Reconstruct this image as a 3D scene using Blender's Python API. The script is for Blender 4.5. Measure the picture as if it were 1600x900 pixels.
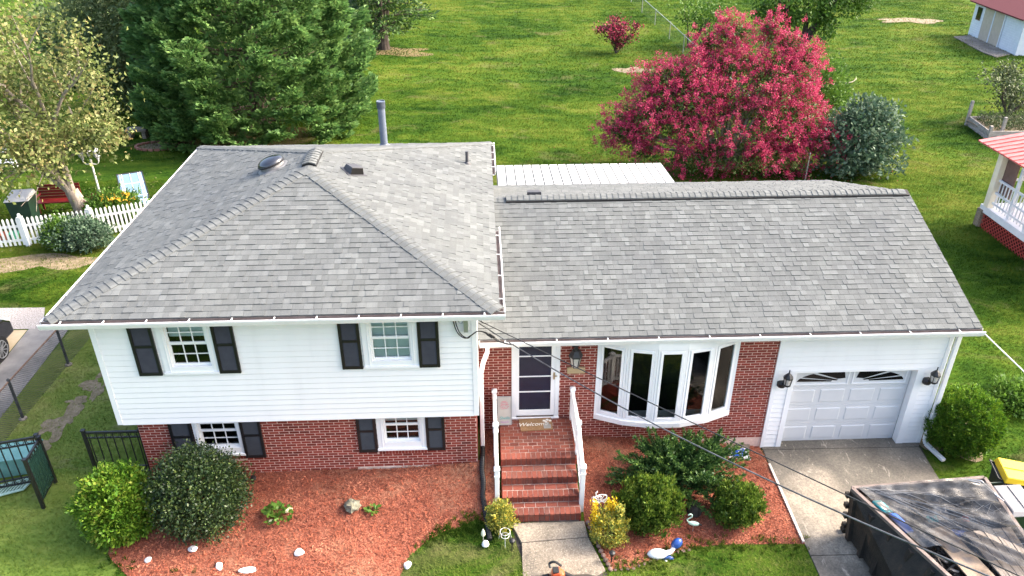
import bpy, bmesh, math, random
import numpy as np
from mathutils import Vector, Matrix

for o in list(bpy.data.objects):
    bpy.data.objects.remove(o)
SC = bpy.context.scene
COL = SC.collection
rad = math.radians

# ---------------------------------------------------------------- camera
cam_d = bpy.data.cameras.new('camera')
cam = bpy.data.objects.new('camera', cam_d)
COL.objects.link(cam)
YAW, PITCH, ROLL = 0.0412, 0.5161, -0.0004
fw = Vector((math.sin(YAW)*math.cos(PITCH), math.cos(YAW)*math.cos(PITCH), -math.sin(PITCH)))
rt = Vector((math.cos(YAW), -math.sin(YAW), 0))
up = rt.cross(fw)
rt2 = rt*math.cos(ROLL) + up*math.sin(ROLL)
up2 = up*math.cos(ROLL) - rt*math.sin(ROLL)
cam.matrix_world = Matrix(((rt2.x, up2.x, -fw.x, -6.3471), (rt2.y, up2.y, -fw.y, -13.8555),
                           (rt2.z, up2.z, -fw.z, 12.2708), (0, 0, 0, 1)))
cam_d.sensor_width = 36
cam_d.lens = 1227.27/1600*36
cam_d.clip_end = 3000
cam_d.clip_start = 0.1
SC.camera = cam

# ---------------------------------------------------------------- light
SUN_EL, SUN_AZ = 36.0, 8.0        # azimuth counted from +X towards +Y
W = bpy.data.worlds.new('World')
SC.world = W
W.use_nodes = True
nt = W.node_tree
sky = nt.nodes.new('ShaderNodeTexSky')
sky.sky_type = 'NISHITA'
sky.sun_disc = False
sky.sun_elevation = rad(SUN_EL)
sky.sun_rotation = rad(90-SUN_AZ)
sky.dust_density = 7.0
sky.ozone_density = 1.0
sky.air_density = 1.0
nt.links.new(sky.outputs[0], nt.nodes['Background'].inputs[0])
nt.nodes['Background'].inputs[1].default_value = 0.15
sun_d = bpy.data.lights.new('sun', 'SUN')
sun_d.energy = 0.85
sun_d.angle = rad(8.0)
sun_d.color = (1.0, 0.955, 0.89)
sun = bpy.data.objects.new('sun', sun_d)
COL.objects.link(sun)
sdir = Vector((math.cos(rad(SUN_EL))*math.cos(rad(SUN_AZ)), math.cos(rad(SUN_EL))*math.sin(rad(SUN_AZ)), math.sin(rad(SUN_EL))))
sun.rotation_euler = sdir.to_track_quat('Z', 'Y').to_euler()
sun.location = (30, 10, 30)
SC.view_settings.view_transform = 'Standard'
SC.view_settings.look = 'None'
SC.view_settings.exposure = 2.32
SC.view_settings.gamma = 1
SC.view_settings.use_curve_mapping = False
SC.render.engine = 'CYCLES'
SC.cycles.use_denoising = True
SC.cycles.max_bounces = 6
SC.cycles.transparent_max_bounces = 12

# ---------------------------------------------------------------- helpers
ORG = {}

class MB:
    """collects shapes and links them as ONE mesh object"""
    def __init__(s):
        s.v, s.f, s.m = [], [], []
    def face(s, pts, m=0):
        n = len(s.v)
        s.v += [tuple(p) for p in pts]
        s.f.append(tuple(range(n, n+len(pts))))
        s.m.append(m)
        return s
    def hexa(s, c, m=0):                       # 8 corners, bottom ring then top ring
        n = len(s.v)
        s.v += [tuple(p) for p in c]
        for q in ((3, 2, 1, 0), (4, 5, 6, 7), (0, 1, 5, 4), (1, 2, 6, 5), (2, 3, 7, 6), (3, 0, 4, 7)):
            s.f.append(tuple(n+i for i in q))
            s.m.append(m)
        return s
    def box(s, x0, x1, y0, y1, z0, z1, m=0):
        return s.hexa([(x0, y0, z0), (x1, y0, z0), (x1, y1, z0), (x0, y1, z0),
                       (x0, y0, z1), (x1, y0, z1), (x1, y1, z1), (x0, y1, z1)], m)
    def bar(s, p, q, w, h, upv=(0, 0, 1), m=0):  # rectangular bar from p to q, w across, h along upv
        p, q, upv = Vector(p), Vector(q), Vector(upv)
        d = (q-p).normalized()
        a = d.cross(upv)
        if a.length < 1e-4:
            a = d.cross(Vector((1, 0, 0)))
        a.normalize()
        b = a.cross(d).normalized()
        a *= w/2
        b *= h/2
        return s.hexa([p-a-b, p+a-b, q+a-b, q-a-b, p-a+b, p+a+b, q+a+b, q-a+b], m)
    def tube(s, pts, r, n=8, m=0, cap=True):
        pts = [Vector(p) for p in pts]
        k = len(pts)
        rs = r if isinstance(r, (list, tuple)) else [r]*k
        base = len(s.v)
        ref = None
        for i, p in enumerate(pts):
            d = (pts[min(i+1, k-1)]-pts[max(i-1, 0)])
            d = d.normalized() if d.length > 1e-9 else Vector((0, 0, 1))
            if ref is None:
                ref = Vector((0, 0, 1)) if abs(d.z) < 0.9 else Vector((1, 0, 0))
            a = d.cross(ref)
            if a.length < 1e-5:
                a = d.cross(Vector((0, 1, 0)))
            a.normalize()
            b = a.cross(d).normalized()
            ref = b
            for j in range(n):
                t = 2*math.pi*j/n
                s.v.append(tuple(p+(a*math.cos(t)+b*math.sin(t))*rs[i]))
        for i in range(k-1):
            for j in range(n):
                j2 = (j+1) % n
                s.f.append((base+i*n+j, base+i*n+j2, base+(i+1)*n+j2, base+(i+1)*n+j))
                s.m.append(m)
        if cap:
            s.f.append(tuple(base+j for j in range(n))); s.m.append(m)
            s.f.append(tuple(base+(k-1)*n+j for j in reversed(range(n)))); s.m.append(m)
        return s
    def lathe(s, c, prof, n=14, m=0, sx=1, sy=1):       # prof: (r, z) from bottom to top
        c = Vector(c)
        base = len(s.v)
        for r, z in prof:
            for j in range(n):
                t = 2*math.pi*j/n
                s.v.append((c.x+r*sx*math.cos(t), c.y+r*sy*math.sin(t), c.z+z))
        for i in range(len(prof)-1):
            for j in range(n):
                j2 = (j+1) % n
                s.f.append((base+i*n+j, base+i*n+j2, base+(i+1)*n+j2, base+(i+1)*n+j)); s.m.append(m)
        s.f.append(tuple(base+j for j in reversed(range(n)))); s.m.append(m)
        s.f.append(tuple(base+(len(prof)-1)*n+j for j in range(n))); s.m.append(m)
        return s
    def prism(s, pts, vec, m=0):                # polygon pushed along vec
        vec = Vector(vec)
        a = [Vector(p) for p in pts]
        b = [p+vec for p in a]
        n = len(s.v)
        k = len(a)
        s.v += [tuple(p) for p in a+b]
        s.f.append(tuple(range(n+k-1, n-1, -1))); s.m.append(m)
        s.f.append(tuple(range(n+k, n+2*k))); s.m.append(m)
        for i in range(k):
            j = (i+1) % k
            s.f.append((n+i, n+j, n+k+j, n+k+i)); s.m.append(m)
        return s
    def grid(s, fn, nu, nv, m=0):
        n = len(s.v)
        for j in range(nv+1):
            for i in range(nu+1):
                s.v.append(tuple(fn(i/nu, j/nv)))
        for j in range(nv):
            for i in range(nu):
                a = n+j*(nu+1)+i
                s.f.append((a, a+1, a+nu+2, a+nu+1)); s.m.append(m)
        return s
    def sheet(s, x0, x1, z0, z1, y, holes, m=0):  # a wall sheet facing -y with rectangular holes
        xs = sorted({x0, x1, *[min(max(v, x0), x1) for h in holes for v in h[:2]]})
        zs = sorted({z0, z1, *[min(max(v, z0), z1) for h in holes for v in h[2:]]})
        for i in range(len(xs)-1):
            for j in range(len(zs)-1):
                cx, cz = (xs[i]+xs[i+1])/2, (zs[j]+zs[j+1])/2
                if not any(h[0] < cx < h[1] and h[2] < cz < h[3] for h in holes):
                    s.face([(xs[i], y, zs[j]), (xs[i+1], y, zs[j]), (xs[i+1], y, zs[j+1]), (xs[i], y, zs[j+1])], m)
        return s
    def mesh(s, name, mats, off=(0, 0, 0), smooth=False):
        me = bpy.data.meshes.new(name)
        off = Vector(off)
        me.from_pydata([(x-off.x, y-off.y, z-off.z) for x, y, z in s.v], [], s.f)
        for mm in (mats if isinstance(mats, (list, tuple)) else [mats]):
            me.materials.append(mm)
        me.polygons.foreach_set('material_index', s.m)
        if smooth:
            me.polygons.foreach_set('use_smooth', [True]*len(s.f))
        me.update()
        return me
    def build(s, name, mats, parent=None, org=None, smooth=False, bevel=0):
        off = ORG.get(parent.name, Vector()) if parent else Vector(org or (0, 0, 0))
        o = bpy.data.objects.new(name, s.mesh(name, mats, off, smooth))
        COL.objects.link(o)
        if parent:
            o.parent = parent
        else:
            o.location = off
        ORG[o.name] = off
        if smooth:
            try:
                o.data.set_sharp_from_angle(angle=rad(40))
            except Exception:
                pass
        if bevel:
            b = o.modifiers.new('bevel', 'BEVEL')
            b.width = bevel
            b.segments = 2
            b.limit_method = 'ANGLE'
        return o

def tag(o, label=None, cat=None, group=None, kind=None):
    if label: o['label'] = label
    if cat: o['category'] = cat
    if group: o['group'] = group
    if kind: o['kind'] = kind
    return o

def thing(name, label, cat, loc, group=None, local=False, rotz=0):
    o = bpy.data.objects.new(name, None)
    o.empty_display_size = 0.2
    COL.objects.link(o)
    o.location = loc
    o.rotation_euler = (0, 0, rotz)
    ORG[o.name] = Vector((0, 0, 0)) if local else Vector(loc)
    return tag(o, label, cat, group)

def inst(name, me, parent, M):                  # an object sharing mesh data, placed in world coordinates
    o = bpy.data.objects.new(name, me)
    COL.objects.link(o)
    off = ORG.get(parent.name, Vector())
    o.parent = parent
    o.matrix_basis = Matrix.Translation(-off) @ M
    return o

def copy_thing(root, loc, rotz=0, label=None):   # a thing with its parts and their sub-parts
    def cp(o, par):
        c = o.copy()
        COL.objects.link(c)
        c.parent = par
        for ch in o.children:
            cp(ch, c)
        return c
    r = cp(root, None)
    r.location = loc
    r.rotation_euler = (0, 0, rotz)
    if label: r['label'] = label
    return r

def npmesh(name, V, F, mats):
    V = np.asarray(V, np.float32)
    F = np.asarray(F, np.int32)
    me = bpy.data.meshes.new(name)
    k = F.shape[1]
    me.vertices.add(len(V))
    me.vertices.foreach_set('co', V.ravel())
    me.loops.add(F.size)
    me.loops.foreach_set('vertex_index', F.ravel())
    me.polygons.add(len(F))
    me.polygons.foreach_set('loop_start', np.arange(len(F), dtype=np.int32)*k)
    try:
        me.polygons.foreach_set('loop_total', np.full(len(F), k, np.int32))
    except Exception:
        pass
    for mm in (mats if isinstance(mats, (list, tuple)) else [mats]):
        me.materials.append(mm)
    me.update(calc_edges=True)
    return me

def npobj(name, V, F, mats, parent=None, org=(0, 0, 0)):
    off = ORG.get(parent.name, Vector()) if parent else Vector(org)
    V = np.asarray(V, np.float64)-np.array(off)
    o = bpy.data.objects.new(name, npmesh(name, V, F, mats))
    COL.objects.link(o)
    if parent: o.parent = parent
    else: o.location = off
    ORG[o.name] = off
    return o

# ---------------------------------------------------------------- materials
def srgb(r, g, b):
    f = lambda c: (c/255/12.92) if c/255 <= 0.04045 else ((c/255+0.055)/1.055)**2.4
    return (f(r), f(g), f(b))

class NT:
    def __init__(s, name):
        s.mat = bpy.data.materials.new(name)
        s.mat.use_nodes = True
        s.t = s.mat.node_tree
        s.b = s.t.nodes['Principled BSDF']
        s.out = s.t.nodes['Material Output']
    def n(s, ty, **kw):
        x = s.t.nodes.new(ty)
        for k, v in kw.items():
            setattr(x, k, v)
        return x
    def l(s, a, b):
        s.t.links.new(a, b)
    def math(s, op, *args, clamp=False):
        x = s.n('ShaderNodeMath', operation=op, use_clamp=clamp)
        for i, v in enumerate(args):
            if isinstance(v, (int, float)): x.inputs[i].default_value = v
            else: s.l(v, x.inputs[i])
        return x.outputs[0]
    def rnd(s):
        a = s.n('ShaderNodeObjectInfo').outputs['Random']
        b = s.n('ShaderNodeNewGeometry').outputs['Random Per Island']
        return s.math('FRACT', s.math('ADD', a, b))
    def noise(s, scale, detail=4, vec=None, rough=0.6, dist=0):
        x = s.n('ShaderNodeTexNoise')
        x.inputs['Scale'].default_value = scale
        x.inputs['Detail'].default_value = detail
        x.inputs['Roughness'].default_value = rough
        x.inputs['Distortion'].default_value = dist
        s.l(vec or s.pos(), x.inputs['Vector'])
        return x.outputs['Fac']
    def pos(s, stretch=None):
        if not hasattr(s, '_p'):
            s._p = s.n('ShaderNodeNewGeometry').outputs['Position']
        if stretch:
            m = s.n('ShaderNodeMapping')
            m.inputs['Scale'].default_value = stretch
            s.l(s._p, m.inputs['Vector'])
            return m.outputs[0]
        return s._p
    def ramp(s, fac, cols, lo=0.0, hi=1.0):
        r = s.n('ShaderNodeValToRGB')
        e = r.color_ramp.elements
        k = len(cols)
        ps = [lo+(hi-lo)*i/max(1, k-1) for i in range(k)]
        e[0].position = ps[0]; e[0].color = (*cols[0], 1)
        e[1].position = ps[-1] if k > 1 else 1; e[1].color = (*cols[-1], 1)
        for i in range(1, k-1):
            q = e.new(ps[i]); q.color = (*cols[i], 1)
        s.l(fac, r.inputs[0])
        return r.outputs[0]
    def mix(s, fac, a, b, mode='MIX'):
        x = s.n('ShaderNodeMix', data_type='RGBA', blend_type=mode)
        for i, v in ((0, fac), (6, a), (7, b)):
            if isinstance(v, (int, float)): x.inputs[i].default_value = v
            elif isinstance(v, tuple): x.inputs[i].default_value = (*v, 1) if len(v) == 3 else v
            else: s.l(v, x.inputs[i])
        return x.outputs[2]
    def base(s, c):
        s.l(c, s.b.inputs['Base Color'])
    def bump(s, h, strength=0.5, dist=0.01):
        x = s.n('ShaderNodeBump')
        x.inputs['Strength'].default_value = strength
        x.inputs['Distance'].default_value = dist
        s.l(h, x.inputs['Height'])
        s.l(x.outputs[0], s.b.inputs['Normal'])

def mat(name, cols, scale=6, rough=0.7, rnd=0.0, bump=0, bscale=60, metal=0, spec=0.4, lo=0.3, hi=0.7, stretch=None, detail=5, coat=0):
    m = NT(name)
    cols = [cols] if isinstance(cols[0], (int, float)) else list(cols)
    if len(cols) == 1:
        c = cols[0]
        cols = [tuple(v*0.9 for v in c), tuple(min(1, v*1.08) for v in c)]
    c = m.ramp(m.noise(scale, detail, m.pos(stretch)), cols, lo, hi)
    if rnd:
        v = m.math('ADD', m.math('MULTIPLY', m.rnd(), rnd), 1-rnd/2)
        h = m.n('ShaderNodeHueSaturation')
        m.l(v, h.inputs['Value'])
        m.l(c, h.inputs['Color'])
        c = h.outputs[0]
    m.base(c)
    m.b.inputs['Roughness'].default_value = rough
    m.b.inputs['Metallic'].default_value = metal
    m.b.inputs['Specular IOR Level'].default_value = spec
    if coat:
        m.b.inputs['Coat Weight'].default_value = coat
    if bump:
        m.bump(m.noise(bscale, 4, m.pos(stretch)), bump, 0.02)
    return m.mat

def leaf(name, cols, nscale=1.6, transl=0.3, mixn=0.5, rough=0.55, spec=0.3):
    m = NT(name)
    nn = m.math('MULTIPLY_ADD', m.noise(nscale, 3), 2.4, -0.7, clamp=True)
    f = m.math('ADD', m.math('MULTIPLY', m.rnd(), 1-mixn), m.math('MULTIPLY', nn, mixn))
    c = m.ramp(f, cols, 0.08, 0.92)
    m.base(c)
    m.b.inputs['Roughness'].default_value = rough
    m.b.inputs['Specular IOR Level'].default_value = spec
    tr = m.n('ShaderNodeBsdfTranslucent')
    m.l(c, tr.inputs[0])
    ms = m.n('ShaderNodeMixShader')
    ms.inputs[0].default_value = transl
    m.l(m.b.outputs[0], ms.inputs[1])
    m.l(tr.outputs[0], ms.inputs[2])
    m.l(ms.outputs[0], m.out.inputs[0])
    return m.mat

# house
def m_shingle():
    m = NT('asphalt_shingle')
    r = m.rnd()
    c = m.ramp(r, [(0.099, 0.107, 0.107), (0.108, 0.116, 0.116), (0.113, 0.121, 0.121), (0.118, 0.127, 0.127), (0.127, 0.136, 0.136), (0.148, 0.159, 0.158)])
    g = m.noise(420, 2)
    c = m.mix(m.math('MULTIPLY_ADD', g, 2.4, -0.7, clamp=True), m.mix(1.0, c, (0.78, 0.78, 0.78), 'MULTIPLY'), m.mix(1.0, c, (1.22, 1.22, 1.22), 'MULTIPLY'))
    big = m.noise(0.55, 4)
    c = m.mix(1.0, c, m.ramp(big, [(0.88, 0.88, 0.90), (1.06, 1.05, 1.03)], 0.3, 0.7), 'MULTIPLY')
    streak = m.noise(2.0, 4, m.pos((6, 0.5, 0.5)))
    c = m.mix(1.0, c, m.ramp(streak, [(0.92, 0.92, 0.92), (1.04, 1.04, 1.04)], 0.3, 0.7), 'MULTIPLY')
    m.base(c)
    m.b.inputs['Roughness'].default_value = 0.92
    m.b.inputs['Specular IOR Level'].default_value = 0.25
    m.bump(g, 0.5, 0.004)
    return m.mat
SHINGLE = m_shingle()
def m_brick(name, cols):
    m = NT(name)
    c = m.ramp(m.rnd(), cols)
    g = m.noise(55, 5)
    c = m.mix(1.0, c, m.ramp(g, [(0.7, 0.7, 0.72), (1.2, 1.18, 1.15)], 0.3, 0.7), 'MULTIPLY')
    m.base(c)
    m.b.inputs['Roughness'].default_value = 0.88
    m.b.inputs['Specular IOR Level'].default_value = 0.25
    m.bump(m.noise(130, 4), 0.5, 0.004)
    return m.mat
BRICK = m_brick('red_brick', [(0.135, 0.026, 0.018), (0.215, 0.038, 0.026), (0.255, 0.046, 0.031), (0.285, 0.054, 0.036), (0.19, 0.038, 0.028)])
STEPBRICK = m_brick('paver_brick', [(0.12, 0.034, 0.024), (0.18, 0.050, 0.034), (0.22, 0.064, 0.043), (0.195, 0.057, 0.038), (0.15, 0.06, 0.046)])
MORTAR = mat('mortar', [(0.60, 0.40, 0.33), (0.74, 0.54, 0.46)], 20, 0.95, bump=0.3)
STEPMORTAR = mat('step_mortar', [(0.14, 0.10, 0.085), (0.48, 0.38, 0.33)], 3, 0.95, bump=0.3)
VINYL = mat('white_vinyl', [(0.755, 0.75, 0.745), (0.80, 0.795, 0.79), (0.815, 0.81, 0.805)], 1.6, 0.45, rnd=0.025, spec=0.35, stretch=(1.6, 1, 0.25), lo=0.25, hi=0.6)
TRIM = mat('white_trim', [(0.78, 0.79, 0.80), (0.83, 0.835, 0.84)], 3, 0.42, spec=0.4)
ALU = mat('white_gutter_paint', [(0.74, 0.74, 0.74), (0.82, 0.82, 0.82)], 8, 0.4, spec=0.45)
GUTIN = mat('gutter_dirt', [(0.13, 0.10, 0.09), (0.24, 0.19, 0.17)], 4, 0.9, bump=0.2)
SOFFIT = mat('white_soffit', (0.75, 0.76, 0.77), 3, 0.6)
SHUT = mat('black_shutter_frame', [(0.008, 0.008, 0.009), (0.014, 0.014, 0.016)], 6, 0.42, spec=0.4)
LOUV = mat('charcoal_louver', [(0.030, 0.030, 0.035), (0.042, 0.042, 0.048)], 6, 0.55, spec=0.35)
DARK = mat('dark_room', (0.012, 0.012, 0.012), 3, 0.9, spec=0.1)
BLIND = mat('pale_blind', [(0.68, 0.76, 0.76), (0.76, 0.83, 0.83)], 6, 0.6)
RUBBER = mat('black_plastic', [(0.010, 0.010, 0.011), (0.02, 0.02, 0.021)], 12, 0.5, spec=0.4)
IRON = mat('black_iron', [(0.010, 0.010, 0.011), (0.018, 0.018, 0.02)], 12, 0.4, spec=0.5)
NAVY = mat('navy_door', [(0.012, 0.016, 0.034), (0.016, 0.021, 0.045)], 5, 0.25, spec=0.6)
STEEL = mat('galvanised_steel', [(0.36, 0.37, 0.38), (0.48, 0.49, 0.50)], 14, 0.45, metal=0.7)
BRASS = mat('satin_handle', (0.55, 0.45, 0.30), 10, 0.35, metal=0.8)
FROST = mat('frosted_lamp_glass', [(0.45, 0.42, 0.38), (0.62, 0.6, 0.56)], 20, 0.25, spec=0.6)
GARAGE = mat('garage_door_paint', [(0.575, 0.585, 0.595), (0.625, 0.635, 0.645)], 2, 0.45, spec=0.4)

DARKGLASS = mat('dark_glass', (0.008, 0.008, 0.009), 3, 0.08, spec=0.6)
def m_glass():
    m = NT('window_glass')
    fr = m.n('ShaderNodeFresnel')
    fr.inputs[0].default_value = 1.5
    f = m.math('ADD', m.math('MULTIPLY', fr.outputs[0], 0.95), 0.02, clamp=True)
    tr = m.n('ShaderNodeBsdfTransparent')
    tr.inputs[0].default_value = (0.80, 0.86, 0.85, 1)
    gl = m.n('ShaderNodeBsdfGlossy')
    gl.inputs['Roughness'].default_value = 0.02
    ms = m.n('ShaderNodeMixShader')
    m.l(f, ms.inputs[0])
    m.l(tr.outputs[0], ms.inputs[1])
    m.l(gl.outputs[0], ms.inputs[2])
    m.l(ms.outputs[0], m.out.inputs[0])
    return m.mat
GLASS = m_glass()
# ---------------------------------------------------------------- ground
def lerp_table(x, xs, ys):
    return float(np.interp(x, xs, ys))
PX = ([-60, -17, -13.4, -11.2, -8.5, -6.5, -5.0, -3.9, -1.3, 0.0, 4.0, 8.0, 12, 60],
      [0.6, 0.6, 0.6, 0.62, 0.66, 0.74, 0.55, 0.45, 0.2, 0.0, 0.0, 0.05, 0.2, 0.2])
QX = ([-60, -13, -9, -7, -6, -4.4, -4, -3, -1, 0, 4, 12, 60],
      [0.42, 0.45, 0.40, 0.24, 0.20, 0.20, 0.17, 0.10, 0.03, 0.0, -0.02, 0.1, 0.1])
BX = ([-60, -14, -6, 0, 12, 60], [0.6, 0.6, 0.42, 0.3, 0.2, 0.2])
def gz(x, y):
    p = lerp_table(x, *PX)
    if y < -0.9:
        t = min(1.0, (-0.9-y)/2.3)
        t = t*t*(3-2*t)
        return p+(lerp_table(x, *QX)-p)*t
    if y > 0.5:
        t = min(1.0, (y-0.5)/8)
        t = t*t*(3-2*t)
        return p+(lerp_table(x, *BX)-p)*t
    return p
PXa, QXa, BXa = [tuple(map(np.array, q)) for q in (PX, QX, BX)]
def gza(x, y):
    p = np.interp(x, *PXa); q = np.interp(x, *QXa); b = np.interp(x, *BXa)
    t = np.clip((-0.9-y)/2.3, 0, 1); t = t*t*(3-2*t)
    u = np.clip((y-0.5)/8, 0, 1); u = u*u*(3-2*u)
    return p+(q-p)*t+(b-p)*u

def ground_patch(name, pts, lift, m, kind='structure', step=0.25, parent=None, thick=0):
    """polygon draped over the ground, lifted by a few millimetres"""
    bm = bmesh.new()
    vs = [bm.verts.new((x, y, 0)) for x, y in pts]
    bm.faces.new(vs)
    xs = [p[0] for p in pts]; ys = [p[1] for p in pts]
    for ax, lo, hi in ((0, min(xs), max(xs)), (1, min(ys), max(ys))):
        k = int((hi-lo)/step)
        for i in range(1, k+1):
            co = [0, 0, 0]; no = [0, 0, 0]
            co[ax] = lo+(hi-lo)*i/(k+1); no[ax] = 1
            bmesh.ops.bisect_plane(bm, geom=bm.verts[:]+bm.edges[:]+bm.faces[:], plane_co=co, plane_no=no)
    for v in bm.verts:
        v.co.z = gz(v.co.x, v.co.y)+lift
    if thick:
        r = bmesh.ops.extrude_face_region(bm, geom=bm.faces[:])
        for e in r['geom']:
            if isinstance(e, bmesh.types.BMVert):
                e.co.z -= thick
    bmesh.ops.recalc_face_normals(bm, faces=bm.faces[:])
    me = bpy.data.meshes.new(name)
    bm.to_mesh(me)
    bm.free()
    me.materials.append(m)
    o = bpy.data.objects.new(name, me)
    COL.objects.link(o)
    ORG[o.name] = Vector()
    if parent: o.parent = parent
    elif kind: o['kind'] = kind
    return o

def blob_outline(cx, cy, rx, ry, seed, n=40, amp=0.42):
    r = random.Random(seed)
    ph = [(r.uniform(0, 6.28), r.uniform(0.3, 1)) for _ in range(5)]
    out = []
    for i in range(n):
        t = 2*math.pi*i/n
        k = 1+amp*sum(a*math.sin((j+2)*t+p) for j, (p, a) in enumerate(ph))/2.2
        out.append((cx+rx*k*math.cos(t), cy+ry*k*math.sin(t)))
    return out

def lawn_colour(m, fine, cols, bare):
    """patchy turf: broad drifts of yellow and deep green, mown streaks, thin spots"""
    big = m.math('MULTIPLY_ADD', m.noise(0.12, 4, m.pos((1, 1.5, 1)), 0.55, 0.5), 3.0, -1.0, clamp=True)
    mid = m.math('MULTIPLY_ADD', m.noise(0.62, 6, m.pos((1, 2.0, 1)), 0.66, 0.4), 2.8, -0.9, clamp=True)
    f = m.math('ADD', m.math('ADD', m.math('MULTIPLY', big, 0.38), m.math('MULTIPLY', mid, 0.42)), m.math('MULTIPLY', fine, 0.20))
    c = m.ramp(f, cols, 0.20, 0.80)
    thin = m.noise(0.42, 6, m.pos((1, 1.7, 1)), 0.68, 0.8)
    return m.mix(m.ramp(thin, [(0, 0, 0), (0.75, 0.75, 0.75)], 0.57, 0.70), c, bare)
def m_lawn():
    m = NT('lawn_soil_and_grass')
    b = m.noise(9, 6)
    c = lawn_colour(m, m.math('MULTIPLY_ADD', b, 2.2, -0.6, clamp=True), [(0.012, 0.036, 0.004), (0.031, 0.070, 0.007), (0.058, 0.100, 0.010), (0.104, 0.130, 0.020)], (0.112, 0.108, 0.042))
    m.base(c)
    m.b.inputs['Roughness'].default_value = 0.95
    m.b.inputs['Specular IOR Level'].default_value = 0.04
    m.bump(b, 0.8, 0.05)
    return m.mat
LAWN = m_lawn()
def m_grass(name='grass_blade', cols=None, bare=None):
    m = NT(name)
    c = lawn_colour(m, m.rnd(), cols or [(0.012, 0.037, 0.004), (0.033, 0.074, 0.007), (0.064, 0.112, 0.011), (0.116, 0.153, 0.021), (0.172, 0.186, 0.038)], bare or (0.138, 0.132, 0.052))
    m.base(c)
    m.b.inputs['Roughness'].default_value = 0.8
    m.b.inputs['Specular IOR Level'].default_value = 0.04
    up_ = m.n('ShaderNodeVectorMath', operation='MULTIPLY_ADD')       # turf shades as a pile, blades share a mostly upright normal
    m.l(m.n('ShaderNodeNewGeometry').outputs['Normal'], up_.inputs[0]); up_.inputs[1].default_value = (0.45, 0.45, 0.45); up_.inputs[2].default_value = (0, 0, 0.8)
    nm = m.n('ShaderNodeVectorMath', operation='NORMALIZE'); m.l(up_.outputs[0], nm.inputs[0]); m.l(nm.outputs[0], m.b.inputs['Normal'])
    tr = m.n('ShaderNodeBsdfTranslucent')
    m.l(c, tr.inputs[0])
    ms = m.n('ShaderNodeMixShader')
    ms.inputs[0].default_value = 0.4
    m.l(m.b.outputs[0], ms.inputs[1]); m.l(tr.outputs[0], ms.inputs[2]); m.l(ms.outputs[0], m.out.inputs[0])
    return m.mat
GRASS = m_grass()

xs = np.concatenate([[-400, -200, -100, -60, -45], np.arange(-36, 37, 0.5), [45, 60, 100, 200, 400]])
ys = np.concatenate([[-120, -60, -30, -16, -12], np.arange(-9, 14, 0.4), np.arange(14, 70, 2.0), [90, 140, 250, 500, 900]])
gx, gy = np.meshgrid(xs, ys)
V = np.stack([gx.ravel(), gy.ravel(), gza(gx.ravel(), gy.ravel())], 1)
nx, ny = len(xs), len(ys)
ii, jj = np.meshgrid(np.arange(nx-1), np.arange(ny-1))
a0 = (jj*nx+ii).ravel()
tag(npobj('lawn', V, np.stack([a0, a0+1, a0+nx+1, a0+nx], 1), LAWN), kind='structure')

def m_pale_shade_lift():  # paler, yellower turf, also lightened in colour to offset the house's shadow
    m = NT('pale_shade_lift_turf')
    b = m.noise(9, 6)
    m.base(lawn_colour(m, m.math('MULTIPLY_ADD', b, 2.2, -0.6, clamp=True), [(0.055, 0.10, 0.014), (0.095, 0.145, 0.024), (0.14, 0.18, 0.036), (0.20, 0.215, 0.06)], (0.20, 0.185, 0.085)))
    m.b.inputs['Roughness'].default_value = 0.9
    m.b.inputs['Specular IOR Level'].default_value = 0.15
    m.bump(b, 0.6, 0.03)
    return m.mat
ground_patch('pale_shade_lift_lawn', [(-17.6, -4.6), (-13.3, -4.6), (-13.45, 6.2), (-17.75, 6.2)], 0.003, m_pale_shade_lift(), step=0.4)
# planting beds, paths and drive
m = NT('red_mulch')
g1 = m.noise(38, 5)
c = m.ramp(g1, [(0.06, 0.015, 0.009), (0.21, 0.052, 0.028), (0.31, 0.100, 0.057), (0.47, 0.24, 0.145)], 0.3, 0.72)
fade = m.noise(0.7, 5)
c = m.mix(m.ramp(fade, [(0, 0, 0), (0.55, 0.55, 0.55)], 0.52, 0.72), c, (0.42, 0.25, 0.15))
m.base(c)
m.b.inputs['Roughness'].default_value = 0.95
m.bump(m.noise(60, 4), 1.0, 0.03)
MULCH = m.mat
BEDL = [(-13.62, -3.05), (-13.05, -3.55), (-12.7, -4.6), (-8.3, -4.6), (-8.05, -3.75), (-7.9, -3.2), (-7.6, -2.85), (-7.25, -2.62), (-6.9, -2.5), (-6.6, -2.35), (-6.3, -2.45), (-6.1, -2.55), (-6.1, 0.0), (-6.5, 0.0), (-6.5, -1.0), (-13.5, -1.0), (-13.75, -2.0)]
BEDR = [(-4.40, 0.0), (-4.40, -2.45), (-4.05, -3.55), (-3.6, -3.5), (-3.2, -3.3), (-2.75, -3.12), (-2.2, -2.98), (-1.5, -2.92), (-0.7, -2.92), (0.0, -2.92), (0.0, 0.0)]
mulch_l = ground_patch('mulch_bed', BEDL, 0.012, MULCH)
mulch_r = ground_patch('mulch_bed', BEDR, 0.012, MULCH)
CHIP = mat('mulch_chip', [(0.13, 0.030, 0.016), (0.26, 0.072, 0.038), (0.43, 0.17, 0.10)], 1.5, 0.95, rnd=1.2)

def in_poly(x, y, poly):
    ins = np.zeros(len(x), bool)
    n = len(poly)
    for i in range(n):
        x1, y1 = poly[i]; x2, y2 = poly[(i+1) % n]
        cnd = ((y1 > y) != (y2 > y)) & (x < (x2-x1)*(y-y1)/((y2-y1) if y2 != y1 else 1e-9)+x1)
        ins ^= cnd
    return ins

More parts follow.
